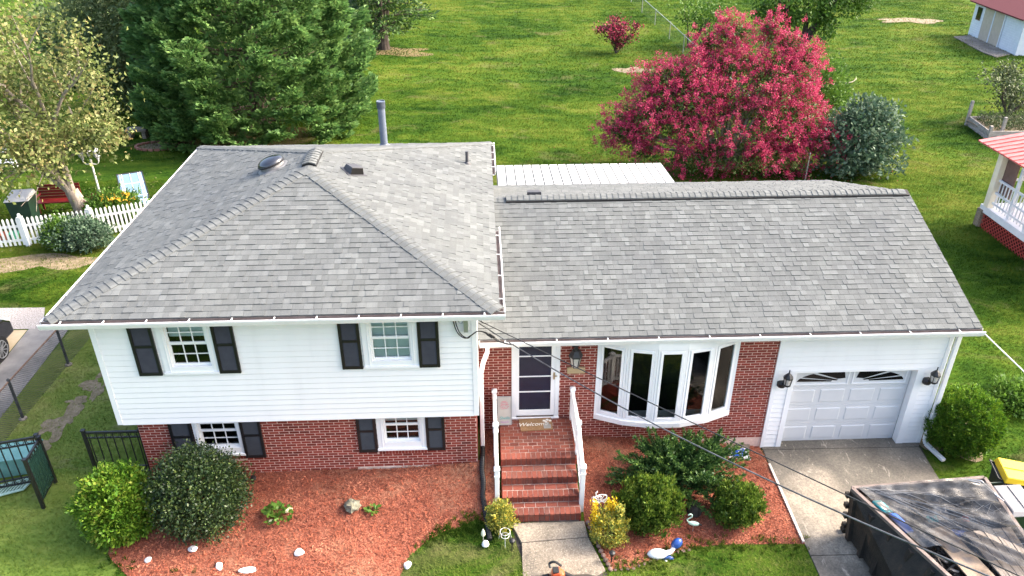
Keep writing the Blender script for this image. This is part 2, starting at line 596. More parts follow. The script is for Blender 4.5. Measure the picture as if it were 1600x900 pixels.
def chips(poly, n, seed, name, label=None):
    r = np.random.default_rng(seed)
    p = np.array(poly)
    x = r.uniform(p[:, 0].min(), p[:, 0].max(), n); y = r.uniform(max(p[:, 1].min(), -4.1), p[:, 1].max(), n)
    k = in_poly(x, y, poly)
    x, y = x[k], y[k]
    z = gza(x, y)+0.012+r.uniform(0.004, 0.03, len(x))
    C = np.stack([x, y, z], 1)
    th = r.uniform(0, 2*np.pi, len(x))
    D = np.stack([np.cos(th), np.sin(th), r.normal(0, 0.35, len(x))], 1)
    Wd = np.stack([-np.sin(th), np.cos(th), r.normal(0, 0.45, len(x))], 1)
    L = r.uniform(0.012, 0.036, len(x))[:, None]; w = r.uniform(0.004, 0.009, len(x))[:, None]
    Vv = np.stack([C-D*L-Wd*w, C+D*L-Wd*w*0.6, C+D*L+Wd*w*0.7, C-D*L+Wd*w], 1).reshape(-1, 3)
    F = np.arange(len(Vv)).reshape(-1, 4)
    return tag(npobj(name, Vv, F, CHIP), label, 'mulch', None, 'stuff')
chips(BEDL, 26000, 1, 'mulch_chips', 'loose red bark chips strewn over the bed below the left windows')
chips(BEDR, 14000, 2, 'mulch_chips', 'loose red bark chips strewn over the bed below the bow window')

m = NT('exposed_aggregate_concrete')
big = m.noise(1.1, 5, rough=0.65)
c = m.ramp(big, [(0.14, 0.121, 0.095), (0.235, 0.20, 0.155), (0.31, 0.268, 0.21)], 0.34, 0.66)
sp = m.noise(46, 3)
c = m.mix(m.ramp(sp, [(0, 0, 0), (1, 1, 1)], 0.58, 0.68), c, (0.46, 0.41, 0.33))
c = m.mix(1.0, c, m.ramp(m.noise(22, 5, rough=0.75), [(0.60, 0.59, 0.58), (1.15, 1.13, 1.10)], 0.36, 0.62), 'MULTIPLY')
c = m.mix(m.ramp(m.noise(52, 3), [(1, 1, 1), (0, 0, 0)], 0.34, 0.42), c, (0.12, 0.10, 0.085))
m.base(c)
m.b.inputs['Roughness'].default_value = 0.9
m.bump(sp, 0.4, 0.006)
CONC = m.mat
m = NT('driveway_concrete')
st = m.noise(0.9, 6, rough=0.6, dist=0.4)
def oval_dist(cx, cy, rx, ry):
    mp = m.n('ShaderNodeMapping'); mp.inputs['Location'].default_value = (-cx/rx, -cy/ry, 0); mp.inputs['Scale'].default_value = (1/rx, 1/ry, 0)
    m.l(m.pos(), mp.inputs['Vector'])
    ln = m.n('ShaderNodeVectorMath', operation='LENGTH'); m.l(mp.outputs[0], ln.inputs[0])
    return m.math('ADD', ln.outputs['Value'], m.math('MULTIPLY_ADD', st, 1.6, -0.8))
pale_oval = m.ramp(oval_dist(0.75, -2.1, 0.95, 1.65), [(1, 1, 1), (0, 0, 0)], 0.55, 1.15)  # ragged paler oval, the rest of the drive stays darker
c = m.mix(pale_oval, m.ramp(st, [(0.088, 0.080, 0.067), (0.125, 0.114, 0.096), (0.175, 0.157, 0.130)], 0.32, 0.68), m.ramp(m.noise(2.2, 6), [(0.25, 0.22, 0.175), (0.35, 0.305, 0.245)], 0.35, 0.65))
c = m.mix(m.ramp(m.noise(7, 5), [(0, 0, 0), (0.55, 0.55, 0.55)], 0.5, 0.75), c, (0.11, 0.098, 0.083))
c = m.mix(1.0, c, m.ramp(m.noise(24, 5, rough=0.75), [(0.62, 0.61, 0.60), (1.22, 1.2, 1.17)], 0.34, 0.66), 'MULTIPLY')
c = m.mix(m.ramp(m.noise(3.5, 6, m.pos((1, 0.35, 1)), 0.7, 1.5), [(0, 0, 0), (0.6, 0.6, 0.6)], 0.60, 0.66), c, (0.44, 0.39, 0.32))
c = m.mix(m.ramp(m.noise(42, 3), [(1, 1, 1), (0, 0, 0)], 0.33, 0.41), c, (0.09, 0.08, 0.07))
m.base(c)
m.b.inputs['Roughness'].default_value = 0.88
m.bump(m.noise(90, 4), 0.35, 0.006)
DRIVE = m.mat
JOINT = mat('joint_filler', (0.05, 0.042, 0.035), 20, 0.95)

def slab_run(name, quads, m, top, thick=0.10):
    base = None
    out = []
    for i, q in enumerate(quads):
        bm_ = MB()
        bot = [(x, y, z-thick) for x, y, z in q]
        bm_.hexa(bot+list(q))
        out.append(bm_)
    return out

# front walk: one structure, its two slabs children
walk_base = ground_patch('front_walk', [(-5.90, -2.44), (-4.42, -2.44), (-4.14, -3.58), (-4.05, -3.62), (-4.5, -3.9), (-5.0, -5.2), (-5.9, -5.2), (-5.62, -3.7)], 0.006, JOINT)
def wz(y): return 0.345+(y+2.44)*0.115
for q in ([(-5.90, -2.44), (-4.42, -2.44), (-4.385, -2.82), (-5.71, -2.90)], [(-5.705, -2.915), (-4.38, -2.835), (-4.14, -3.58), (-4.45, -3.78), (-4.75, -4.4), (-5.75, -4.4)]):
    b = MB()
    b.prism([(x, y, wz(y)-0.2) for x, y in q], (0, 0, 0.2))
    b.build('paving_slab', CONC, walk_base, bevel=0.008)

drv = ground_patch('driveway', [(0.04, 0.16), (3.3, 0.16), (3.3, -0.05), (3.78, -0.05), (3.6, -1.3), (3.55, -6), (0.0, -6), (-0.02, -2.6), (0.03, -0.1)], 0.004, JOINT, step=0.6)
for q in ([(0.475, 0.165), (3.215, 0.165), (3.215, -0.0), (3.80, -0.0), (3.70, -0.165), (0.04, -0.115), (0.03, -0.0), (0.475, -0.0)],
          [(0.04, -0.135), (3.70, -0.185), (3.62, -1.3), (3.58, -3.27), (-0.01, -3.22), (-0.02, -2.6)],
          [(-0.01, -3.24), (3.58, -3.29), (3.5, -6), (-0.05, -6)]):
    b = MB()
    b.prism([(x, y, -0.09) for x, y in q], (0, 0, 0.115))
    b.build('paving_slab', DRIVE, drv)
EDGE = mat('pale_kerb', [(0.45, 0.41, 0.36), (0.62, 0.58, 0.53)], 9, 0.9, bump=0.3)
b = MB(); b.bar((0.02, -0.62, 0.015), (-0.035, -2.9, 0.015), 0.05, 0.09)
tag(b.build('edging_strip', EDGE), kind='structure')

# stones edging the walk and the right bed
STONE = mat('edging_stone', [(0.09, 0.055, 0.045), (0.24, 0.16, 0.13)], 14, 0.9, rnd=0.5, bump=0.5, bscale=40)
rng = random.Random(5)
def rock_mesh(name, m, seed, n=(8, 5)):
    r = random.Random(seed)
    b = MB()
    prof = [(0.55, -0.5), (0.95, -0.2), (1.0, 0.1), (0.8, 0.42), (0.35, 0.56)]
    b.lathe((0, 0, 0), prof, n[0])
    b.v = [(x*r.uniform(0.82, 1.15), y*r.uniform(0.82, 1.15), z*r.uniform(0.85, 1.1)) for x, y, z in b.v]
    return b.mesh(name, m)
es = [rock_mesh('edging_stone', STONE, s) for s in range(4)]
edge_root = thing('stone_edging', 'low row of small dark red stones edging the right side of the front walk', 'edging', (-4.3, -2.9, 0.2))
for i in range(11):
    t = i/10
    x, y = -4.38+0.30*t, -2.47-1.10*t
    inst('edging_stone', es[i % 4], edge_root, Matrix.Translation((x+0.03, y, gz(x, y)+0.05)) @ Matrix.Rotation(rng.uniform(0, 3), 4, 'Z') @ Matrix.Diagonal((0.05, 0.045, 0.07, 1)))
edge2 = thing('stone_edging', 'low curved row of pale stones between the right mulch bed and the lawn', 'edging', (-3.2, -3.3, 0.1))
for i in range(14):
    t = i/13
    x = -3.95+1.55*t
    y = float(np.interp(x, [-4.05, -3.6, -3.2, -2.75, -2.2], [-3.55, -3.5, -3.3, -3.12, -2.98]))
    inst('edging_stone', es[i % 4], edge2, Matrix.Translation((x, y-0.02, gz(x, y)+0.018)) @ Matrix.Rotation(rng.uniform(0, 3), 4, 'Z') @ Matrix.Diagonal((rng.uniform(.025, .05), rng.uniform(.025, .045), rng.uniform(.025, .045), 1)))

# next-door drive, gravel bed and worn soil
NDRV = mat('old_asphalt', [(0.13, 0.125, 0.12), (0.20, 0.19, 0.18), (0.28, 0.265, 0.245)], 1.3, 0.92, bump=0.3, bscale=70)
tag(ground_patch('neighbour_driveway', [(-17.62, -0.6), (-17.66, 1.0), (-17.72, 3.2), (-17.78, 4.6), (-17.9, 6.2), (-18.6, 6.2), (-18.9, 4.9), (-18.8, 3.2), (-18.75, -0.6)], 0.012, NDRV), kind='structure')
TANC = mat('tan_concrete', [(0.40, 0.31, 0.19), (0.52, 0.42, 0.28)], 2, 0.9, bump=0.2)
ground_patch('concrete_apron', [(-18.77, -0.6), (-18.82, 3.2), (-18.92, 4.9), (-21.8, 4.9), (-21.8, -0.6)], 0.012, TANC)
GRAV = mat('white_gravel', [(0.14, 0.12, 0.105), (0.34, 0.31, 0.29), (0.50, 0.47, 0.45)], 26, 0.9, bump=1.0, bscale=34)
ground_patch('gravel_bed', [(-18.75, 4.95), (-18.75, 5.5), (-19.0, 6.1), (-20.4, 6.12), (-22.5, 6.15), (-22.5, 4.95)], 0.016, GRAV)
SOIL = mat('bare_soil', [(0.13, 0.105, 0.055), (0.20, 0.155, 0.095), (0.29, 0.225, 0.15)], 7, 0.95, bump=0.5, bscale=40)
SOILS = [(-20.4, 9.0, 1.55, 0.62, 3), *[(-15.7-0.75*i/13+0.2*math.sin(i*2.7), 3.5-4.0*i/13, 0.10+0.13*abs(math.sin(i*1.9)), 0.14+0.22*abs(math.cos(i*1.3)), 40+i) for i in range(14)],
         (2.9, 33.6, 1.1, 0.7, 7), (5.25, 3.1, 0.22, 0.75, 8), (4.55, 0.55, 1.0, 1.1, 9), (27.3, 48.2, 2.3, 1.0, 12)]
SOILPOLY = []
for si, (cx, cy, rx, ry, sd) in enumerate(SOILS):
    pl = blob_outline(cx, cy, rx, ry, sd)
    SOILPOLY.append(pl)
    ground_patch('bare_soil', pl, 0.004+0.0007*si, SOIL, step=max(0.25, rx/3))

# ---------------------------------------------------------------- grass blades
NOGRASS = [BEDL, BEDR, [(-6.2, 1), (-4.0, 1), (-4.1, -3.55), (-4.5, -3.8), (-4.8, -4.5), (-5.8, -4.5), (-5.62, -3.7), (-5.92, -2.44)],
           [(-0.06, 1), (3.85, 1), (3.68, -0.2), (3.6, -1.2), (3.55, -6), (-0.06, -6)], [(-13.5, -1.0), (-6.4, -1.0), (-6.4, 0), (3.8, 0), (3.8, 7.7), (-13.5, 7.4)],
           [(-17.6, -1), (-17.8, 6.2), (-20.4, 6.2), (-23, 6.2), (-23, -1)]]
def blades(x0, x1, y0, y1, dens, h, w, seed, thin=0.6):
    r = np.random.default_rng(seed)
    n = int((x1-x0)*(y1-y0)*dens)
    x = r.uniform(x0, x1, n); y = r.uniform(y0, y1, n)
    k = np.ones(n, bool)
    for p in NOGRASS: k &= ~in_poly(x, y, p)
    for p in SOILPOLY: k &= ~(in_poly(x, y, p) & (r.uniform(0, 1, n) < thin))
    x, y = x[k], y[k]
    n = len(x)
    z = gza(x, y)
    th = r.uniform(0, 2*np.pi, n); lean = np.abs(r.normal(1.0, 0.5, n))
    hh = h*r.uniform(0.55, 1.25, n); ww = w*r.uniform(0.6, 1.3, n)
    A = np.stack([-np.sin(th)*ww, np.cos(th)*ww, 0*x], 1)
    T = np.stack([np.cos(th)*hh*lean, np.sin(th)*hh*lean, hh], 1)
    B = np.stack([x, y, z], 1)
    return np.stack([B-A, B+A, B+T], 1).reshape(-1, 3)
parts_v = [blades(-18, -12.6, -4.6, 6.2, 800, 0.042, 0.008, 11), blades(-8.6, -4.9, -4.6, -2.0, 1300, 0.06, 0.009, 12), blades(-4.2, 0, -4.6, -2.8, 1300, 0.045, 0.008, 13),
           blades(3.5, 9.5, -3.5, 9, 600, 0.05, 0.010, 14), blades(-26, -14, 6.2, 16, 520, 0.055, 0.013, 15), blades(-10, 14, 9, 18, 420, 0.06, 0.014, 16), blades(14, 21, 5, 18, 300, 0.06, 0.015, 20),
           blades(-26, 24, 18, 30, 170, 0.07, 0.020, 17), blades(-28, 36, 30, 62, 55, 0.085, 0.034, 18), blades(9.5, 14, 2, 9, 350, 0.08, 0.016, 19)]
PALE_LIFT_G = m_grass('pale_shade_lift_blade', [(0.055, 0.105, 0.014), (0.095, 0.155, 0.022), (0.14, 0.195, 0.034), (0.20, 0.235, 0.058), (0.26, 0.265, 0.085)], (0.24, 0.225, 0.10))  # pale blades, colour raised further to make up for shade on these lawns
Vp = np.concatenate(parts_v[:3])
tag(npobj('grass', Vp, np.arange(len(Vp)).reshape(-1, 3), PALE_LIFT_G), kind='stuff')
def fringe(poly, n, seed, dist=0.22):
    r = np.random.default_rng(seed)
    p = np.array(poly); i = r.integers(0, len(p), n); t = r.uniform(0, 1, (n, 1))
    q = p[i]*(1-t)+p[(i+1) % len(p)]*t+r.normal(0, dist*.5, (n, 2))
    k = (q[:, 1] < -1.6) & (q[:, 1] > -4.4)
    return q[k]
def tufts(q, per, h, w, seed):
    r = np.random.default_rng(seed)
    x = np.repeat(q[:, 0], per)+r.normal(0, .022, len(q)*per); y = np.repeat(q[:, 1], per)+r.normal(0, .022, len(q)*per)
    z = gza(x, y)+.008
    n = len(x); th = r.uniform(0, 2*np.pi, n); lean = np.abs(r.normal(.6, .35, n)); hh = h*r.uniform(.5, 1.3, n); ww = w*r.uniform(.6, 1.3, n)
    A = np.stack([-np.sin(th)*ww, np.cos(th)*ww, 0*x], 1); T = np.stack([np.cos(th)*hh*lean, np.sin(th)*hh*lean, hh], 1); B = np.stack([x, y, z], 1)
    return np.stack([B-A, B+A, B+T], 1).reshape(-1, 3)
FR = np.concatenate([fringe(BEDL[6:12], 150, 61), fringe(BEDL[:4], 60, 62), fringe(BEDR[2:10], 150, 63)])
parts_v.append(tufts(FR, 14, .075, .009, 64))
Vg = np.concatenate(parts_v[3:])
tag(npobj('grass', Vg, np.arange(len(Vg)).reshape(-1, 3), GRASS), kind='stuff')
# ---------------------------------------------------------------- the house
house = thing('house', 'white sided and red brick split level house with grey shingle roofs and an attached garage', 'house', (0, 0, 0))
XL, XR, YS, ZS = -13.67, -6.4935, -1.2757, 2.20       # left wing siding
BL, BR, YB = -13.43, -6.555, -1.06                    # left wing brick
CAMP = Vector((-6.3471, -13.8555, 12.2708))

# windows of the left wing: frame x0,x1,z0,z1 / sash opening x0,x1,z0,z1
WUP = [(-12.47, -11.44, 3.40, 4.66, -12.31, -11.57, 3.56, 4.56), (-8.675, -7.625, 3.43, 4.68, -8.515, -7.765, 3.585, 4.58)]
WLO = [(-12.34, -11.38, 1.16, 2.195, -12.23, -11.46, 1.35, 2.16), (-8.62, -7.61, 1.18, 2.195, -8.47, -7.735, 1.38, 2.16)]
HUP = [w[4:8] for w in WUP]
HLO = [w[4:8] for w in WLO]

# brickwork
brick_me = MB().box(-0.0965, 0.0965, 0, 0.05, -0.0275, 0.0275).mesh('brick', BRICK)
rngb = random.Random(3)
ALLB = []
def brickwork(x0, x1, z0, z1, y, holes, zmin=None):
    """running bond; returns full bricks as (x, z) and partial ones as (xa, xb, z)"""
    pitch, course = 0.2077, 0.0677
    full, part = [], []
    nz = int(round((z1-z0)/course))
    for j in range(nz):
        zc = z1-course*(j+0.5)
        if zmin and zc < zmin((x0+x1)/2)-0.1: continue
        spans = [(x0, x1)]
        for h in holes:
            if h[2]-0.034 < zc < h[3]+0.034:
                ns = []
                for a, c in spans:
                    if h[1] <= a or h[0] >= c: ns.append((a, c)); continue
                    if h[0]-a > 0.02: ns.append((a, h[0]))
                    if c-h[1] > 0.02: ns.append((h[1], c))
                spans = ns
        off = (j % 2)*pitch/2
        for a, c in spans:
            k = math.floor((a-x0-off)/pitch)
            while x0+off+k*pitch < c:
                u, v = x0+off+k*pitch+0.0073, x0+off+(k+1)*pitch-0.0073
                uu, vv = max(u, a+0.004), min(v, c-0.004)
                if vv-uu > 0.025:
                    if zmin and zc < zmin((uu+vv)/2)-0.08:
                        pass
                    elif uu == u and vv == v: full.append(((u+v)/2, zc))
                    else: part.append((uu, vv, zc))
                k += 1
    return full, part

wall_l = MB()
gl = lambda x: gz(x, -1.1)
wall_l.sheet(BL, BR, 0.2, 2.20, YB, [h for h in HLO])
wall_l.face([(BL, YB, 0.2), (BL, 7.2, 0.2), (BL, 7.2, 2.2), (BL, YB, 2.2)])
wall_l.face([(BR, YB, 0.2), (BR, 0.1, 0.2), (BR, 0.1, 2.2), (BR, YB, 2.2)])
wall_l = wall_l.build('brick_wall', MORTAR, house)
# rowlock sills under the lower windows are holes for the running bond
ROW = [(w[0]-0.0, w[1]+0.0, w[2]-0.125, w[2]) for w in WLO]
fl, pl_ = brickwork(BL, BR, 0.35, 2.195, YB, [(w[0], w[1], w[2], 2.3) for w in WLO]+ROW, gl)
wall_r = MB()
DOOR = (-5.785, -4.745, 1.07, 3.16)
BAYH = (-3.90, -0.92, 1.08, 3.3)
wall_r.sheet(-6.49, 0.0, -0.1, 3.3, 0.0, [(DOOR[0]+0.09, DOOR[1]-0.09, DOOR[2], DOOR[3]), BAYH])
wall_r = wall_r.build('brick_wall', MORTAR, house)
fr_, pr = brickwork(-6.49, -0.004, 0.0, 3.28, 0.0, [DOOR, (-3.93, -0.89, 1.02, 3.4)], lambda x: gz(x, -0.1))
allf = [(x, YB, z, wall_l) for x, z in fl]+[(x, 0.0, z, wall_r) for x, z in fr_]
allf.sort(key=lambda t: (Vector(t[:3])-CAMP).length)
stuffb = MB()
for i, (x, y, z, par) in enumerate(allf):
    pr_ = rngb.uniform(0.002, 0.0045)
    if i < 285:
        inst('brick', brick_me, par, Matrix.Translation((x, y-pr_, z)))
    else:
        stuffb.box(x-0.0965, x+0.0965, y-pr_, y+0.02, z-0.0275, z+0.0275)
for lst, y in ((pl_, YB), (pr, 0.0)):
    for a, c, z in lst:
        stuffb.box(a, c, y-rngb.uniform(0.002, 0.0045), y+0.02, z-0.0275, z+0.0275)
# brick returns on the corners
for j in range(27):
    zc = 2.195-0.0677*(j+0.5)
    if zc > gz(BR, -1)-0.1:
        for k in range(5):
            y0 = YB+0.004+k*0.2077-(j % 2)*0.1
            stuffb.box(BR-0.02, BR+0.008, max(y0, YB+0.002), y0+0.197, zc-0.0285, zc+0.0285)
        for k in range(4):
            y0 = YB+0.004+k*0.2077-(j % 2)*0.1
            stuffb.box(BL-0.008, BL+0.02, max(y0, YB+0.002), y0+0.197, zc-0.0285, zc+0.0285)
tag(stuffb.build('brickwork', BRICK, house), kind='stuff')
row_me = MB().box(-0.028, 0.028, 0, 0.06, -0.058, 0.058).mesh('sill_brick', BRICK)
for w in WLO:
    n = int((w[1]-w[0])/0.0665)
    for i in range(n):
        inst('sill_brick', row_me, wall_l, Matrix.Translation((w[0]+(i+0.5)*(w[1]-w[0])/n, YB-0.02, w[2]-0.064)))
b = MB(); b.box(-9.1, -6.9, YB-0.035, YB+0.01, 0.45, 0.70)
b.build('footing', mat('stained_footing', [(0.34, 0.25, 0.19), (0.50, 0.42, 0.38)], 4, 0.95, bump=0.3), house)

# siding: one board at a time
def siding(x0, x1, z0, z1, y, holes, parent, expo=0.127):
    n = int(math.ceil((z1-z0)/expo))
    for j in range(n):
        za, zb = z0+j*expo, min(z1, z0+(j+1)*expo)
        spans = [(x0, x1)]
        for h in holes:
            if h[2]-0.05 < (za+zb)/2 < h[3]+0.05:
                ns = []
                for a, c in spans:
                    if h[1] <= a or h[0] >= c: ns.append((a, c)); continue
                    if h[0] > a: ns.append((a, h[0]))
                    if h[1] < c: ns.append((h[1], c))
                spans = ns
        for a, c in spans:
            b = MB()
            b.prism([(a, y-0.024, za), (a, y-0.026, za+0.006), (a, y-0.012, zb-0.022), (a, y-0.002, zb-0.006), (a, y-0.002, zb+0.004), (a, y, zb+0.004), (a, y, za)][::-1], (c-a, 0, 0))
            b.build('siding_board', VINYL, parent)

sw = MB()
sw.sheet(XL, XR, ZS, 4.74, YS+0.004, HUP)
sw.face([(XL, YS, ZS), (XL, 7.2, ZS), (XL, 7.2, 4.74), (XL, YS, 4.74)])
sw.face([(XR, YS, ZS), (XR, 7.2, ZS), (XR, 7.2, 4.74), (XR, YS, 4.74)])
sw.face([(XL, YS+0.004, ZS), (XR, YS+0.004, ZS), (XR, 0.5, ZS), (XL, 0.5, ZS)])
sw.face([(XL, 7.2, 0.2), (XR, 7.2, 0.2), (XR, 7.2, 4.74), (XL, 7.2, 4.74)])
sw = sw.build('siding_wall', VINYL, house)
siding(XL+0.10, XR-0.10, ZS+0.012, 4.74, YS, HUP, sw)
for x in (XL, XR-0.10):
    b = MB(); b.box(x, x+0.10, YS-0.030, YS+0.10, ZS-0.002, 4.735); b.build('corner_board', TRIM, house)
b = MB()
b.box(XL+0.101, XR-0.101, YS-0.028, YS+0.03, ZS-0.012, ZS+0.012)
b.build('skirt_board', TRIM, house)

GX0, GX1, GZ1 = 0.475, 3.215, 2.117
gw = MB()
gw.sheet(0.0, 3.78, -0.05, 3.3, 0.004, [(GX0, GX1, -0.1, GZ1)])
gw.face([(3.78, 0.004, -0.05), (3.78, 7.6, -0.05), (3.78, 7.6, 3.3), (3.78, 0.004, 3.3)])
gw.face([(3.78, 0.1, 3.3), (3.78, 7.5, 3.3), (3.78, 3.65, 4.7)])
gw.face([(-6.5, 7.6, 0.0), (3.78, 7.6, 0.0), (3.78, 7.6, 3.3), (-6.5, 7.6, 3.3)])
gw = gw.build('siding_wall', VINYL, house)
siding(0.085, 3.70, 0.01, 3.26, 0.0, [(GX0-0.11, GX1+0.15, -0.1, GZ1+0.06)], gw)
b = MB()
b.box(-0.003, 0.085, -0.031, 0.03, 0.0, 3.25)
b.build('corner_board', TRIM, house)
b = MB()
b.box(3.70, 3.80, -0.031, 0.06, 0.0, 3.25)
b.build('corner_board', TRIM, house)

# garage door
b = MB()
b.box(GX0-0.115, GX0, -0.034, 0.16, 0.0, GZ1)
b.box(GX1, GX1+0.16, -0.034, 0.16, 0.0, GZ1)
b.box(GX0-0.115, GX1+0.16, -0.032, 0.162, GZ1+0.001, GZ1+0.06)
b.build('garage_door_frame', TRIM, house)
gd = MB(); gd.box(GX0, GX1, 0.185, 0.20, 0.0, GZ1)
gd = gd.build('garage_door', GARAGE, house)
SECH = GZ1/4
for i in range(4):
    z0, z1 = i*SECH, (i+1)*SECH-0.006
    b = MB(); b.box(GX0+0.002, GX1-0.002, 0.165, 0.186, z0, z1)
    b.build('door_section', GARAGE, gd, bevel=0.004)
    if i < 3:
        for k in range(4):
            wq = (GX1-GX0)/4
            x0, x1 = GX0+k*wq+0.06, GX0+(k+1)*wq-0.06
            b = MB()      # raised panel: bevelled frustum
            za, zb = z0+0.09, z1-0.07
            b.hexa([(x0, 0.166, za), (x1, 0.166, za), (x1, 0.166, zb), (x0, 0.166, zb),
                    (x0+0.022, 0.152, za+0.022), (x1-0.022, 0.152, za+0.022), (x1-0.022, 0.152, zb-0.022), (x0+0.022, 0.152, zb-0.022)])
            b.build('raised_panel', GARAGE, gd)
# sunburst lights in the top section
for side in (-1, 1):
    cx = (GX0+GX1)/2
    xin, xout = cx+side*0.10, cx+side*1.22
    zb, zt = 3*SECH+0.13, 4*SECH-0.085
    b = MB()
    xa, xb2 = min(xin, xout)-0.06, max(xin, xout)+0.06
    for q in ((xa, xb2, zb-0.075, zb-0.045), (xa, xb2, zt+0.03, zt+0.055), (xa, xa+0.03, zb-0.044, zt+0.029), (xb2-0.03, xb2, zb-0.044, zt+0.029)):
        b.box(q[0], q[1], 0.150, 0.166, q[2], q[3])
    b.build('window_frame', TRIM, gd)
    L, H = abs(xout-xin), (zt-zb)
    for t0, t1, r0 in ((3, 20, 0.30), (25, 46, 0.22), (52, 86, 0.30)):
        pts = []
        def ell(t, k):
            # angle measured in a frame where the quarter ellipse is a circle
            return (xin+side*L*k*math.cos(rad(t)), 0.1625, zb+H*k*math.sin(rad(t)))
        for t in np.linspace(t0, t1, 7): pts.append(ell(t, 1.0))
        pts.append(ell(t1, r0)); pts.append(ell(t0, r0))
        if side < 0: pts = pts[::-1]
        b = MB(); b.prism(pts, (0, -0.002, 0))
        b.build('pane', DARKGLASS if 'DARKGLASS' in globals() else GLASS, gd)

# windows of the left wing
def window(w, y, blind_to, blind_mat, lined=True):
    x0, x1, z0, z1, a0, a1, c0, c1 = w
    f = MB()
    yo = y-0.035
    f.box(x0, a0-0.001, yo, y+0.12, z0, z1)
    f.box(a1+0.001, x1, yo, y+0.12, z0, z1)
    f.box(a0-0.001, a1+0.001, yo, y+0.12, z0, c0)
    f.box(a0-0.001, a1+0.001, yo, y+0.12, c1, z1)
    f.box(x0-0.012, x1+0.012, yo-0.03, yo+0.01, z0-0.004, z0+0.05)          # sill nose
    f.box(a0-0.06, a0-0.04, yo-0.01, yo+0.004, z0+0.051, z1-0.002)          # storm track
    f.box(a1+0.04, a1+0.06, yo-0.01, yo+0.004, z0+0.051, z1-0.002)
    f = f.build('window', TRIM, house, bevel=0.004)
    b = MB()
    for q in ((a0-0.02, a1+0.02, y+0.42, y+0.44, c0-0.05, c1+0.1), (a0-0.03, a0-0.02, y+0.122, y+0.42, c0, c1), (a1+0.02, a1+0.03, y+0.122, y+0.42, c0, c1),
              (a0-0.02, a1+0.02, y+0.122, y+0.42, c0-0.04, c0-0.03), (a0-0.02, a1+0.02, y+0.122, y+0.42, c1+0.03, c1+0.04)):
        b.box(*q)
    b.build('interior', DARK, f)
    zm = c0+(c1-c0)*0.5
    if c1 < 2.3: zm = c0+0.425
    for za, zb, ys in ((zm, c1, y+0.005), (c0, zm, y+0.035)):
        s = MB()
        t = 0.035
        s.box(a0, a0+t, ys, ys+0.03, za, zb); s.box(a1-t, a1, ys, ys+0.03, za, zb)
        s.box(a0+t, a1-t, ys, ys+0.03, za, za+t+0.006); s.box(a0+t, a1-t, ys, ys+0.03, zb-t, zb)
        s.build('sash', TRIM, f)
        px0, px1, pz0, pz1 = a0+t, a1-t, za+t+0.006, zb-t
        g = MB()
        for k in (1, 2):
            xm = px0+(px1-px0)*k/3
            g.box(xm-0.009, xm+0.009, ys+0.004, ys+0.02, pz0, pz1)
        zmm = (pz0+pz1)/2
        g.box(px0, px1, ys+0.006, ys+0.018, zmm-0.009, zmm+0.009)
        g.build('grille', TRIM, f)
        for k in range(3):
            for q in range(2):
                g = MB()
                xa, xb = px0+(px1-px0)*k/3, px0+(px1-px0)*(k+1)/3
                z_a, z_b = pz0+(pz1-pz0)*q/2, pz0+(pz1-pz0)*(q+1)/2
                g.face([(xa, ys+0.024, z_a), (xb, ys+0.024, z_a), (xb, ys+0.024, z_b), (xa, ys+0.024, z_b)])
                g.build('pane', GLASS, f)
    if blind_to is not None:
        b = MB()
        zz = c1-0.02
        while zz > blind_to:
            b.hexa([(a0+0.02, y+0.11, zz-0.022), (a1-0.02, y+0.11, zz-0.022), (a1-0.02, y+0.122, zz-0.024), (a0+0.02, y+0.122, zz-0.024),
                    (a0+0.02, y+0.106, zz+0.004), (a1-0.02, y+0.106, zz+0.004), (a1-0.02, y+0.118, zz+0.002), (a0+0.02, y+0.118, zz+0.002)])
            zz -= 0.025
        b.build('blind', blind_mat, f)
    return f
WBLIND = mat('white_blind', (0.7, 0.71, 0.70), 5, 0.6)
window(WUP[0], YS, 4.17, BLIND)
window(WUP[1], YS, 3.58, BLIND)
window(WLO[0], YB, None, BLIND)
window(WLO[1], YB, 1.86, WBLIND)

def shutter(x0, x1, z0, z1, y):
    s = MB()
    t = 0.055
    s.box(x0, x0+t, y-0.05, y, z0, z1); s.box(x1-t, x1, y-0.05, y, z0, z1)
    zm = z0+(z1-z0)*0.54
    for za, zb in ((z0, z0+0.075), (zm-0.03, zm+0.03), (z1-0.06, z1)):
        s.box(x0+t, x1-t, y-0.048, y, za, zb)
    s = s.build('shutter', SHUT, house, bevel=0.006)
    for za, zb in ((z0+0.075, zm-0.03), (zm+0.03, z1-0.06)):
        b = MB()
        b.box(x0+t, x1-t, y-0.012, y-0.002, za, zb)
        n = int((zb-za)/0.032)
        for i in range(n):
            z = za+(i+0.5)*(zb-za)/n
            b.hexa([(x0+t+.004, y-0.036, z-0.014), (x1-t-.004, y-0.036, z-0.014), (x1-t-.004, y-0.030, z-0.016), (x0+t+.004, y-0.030, z-0.016),
                    (x0+t+.004, y-0.018, z+0.014), (x1-t-.004, y-0.018, z+0.014), (x1-t-.004, y-0.012, z+0.012), (x0+t+.004, y-0.012, z+0.012)])
        tag(b.build('louver_panel', LOUV, s), kind='stuff')
for a, c, z0 in ((-12.96, -12.525, 3.39), (-11.44, -11.035, 3.405), (-9.10, -8.705, 3.43), (-7.62, -7.22, 3.43)):
    shutter(a, c, z0, 4.62, YS-0.018)
for a, c, z0 in ((-12.81, -12.36, 1.09), (-11.385, -10.965, 1.08), (-9.025, -8.63, 1.14), (-7.61, -7.22, 1.145)):
    shutter(a, c, z0, 2.19, YB-0.012)

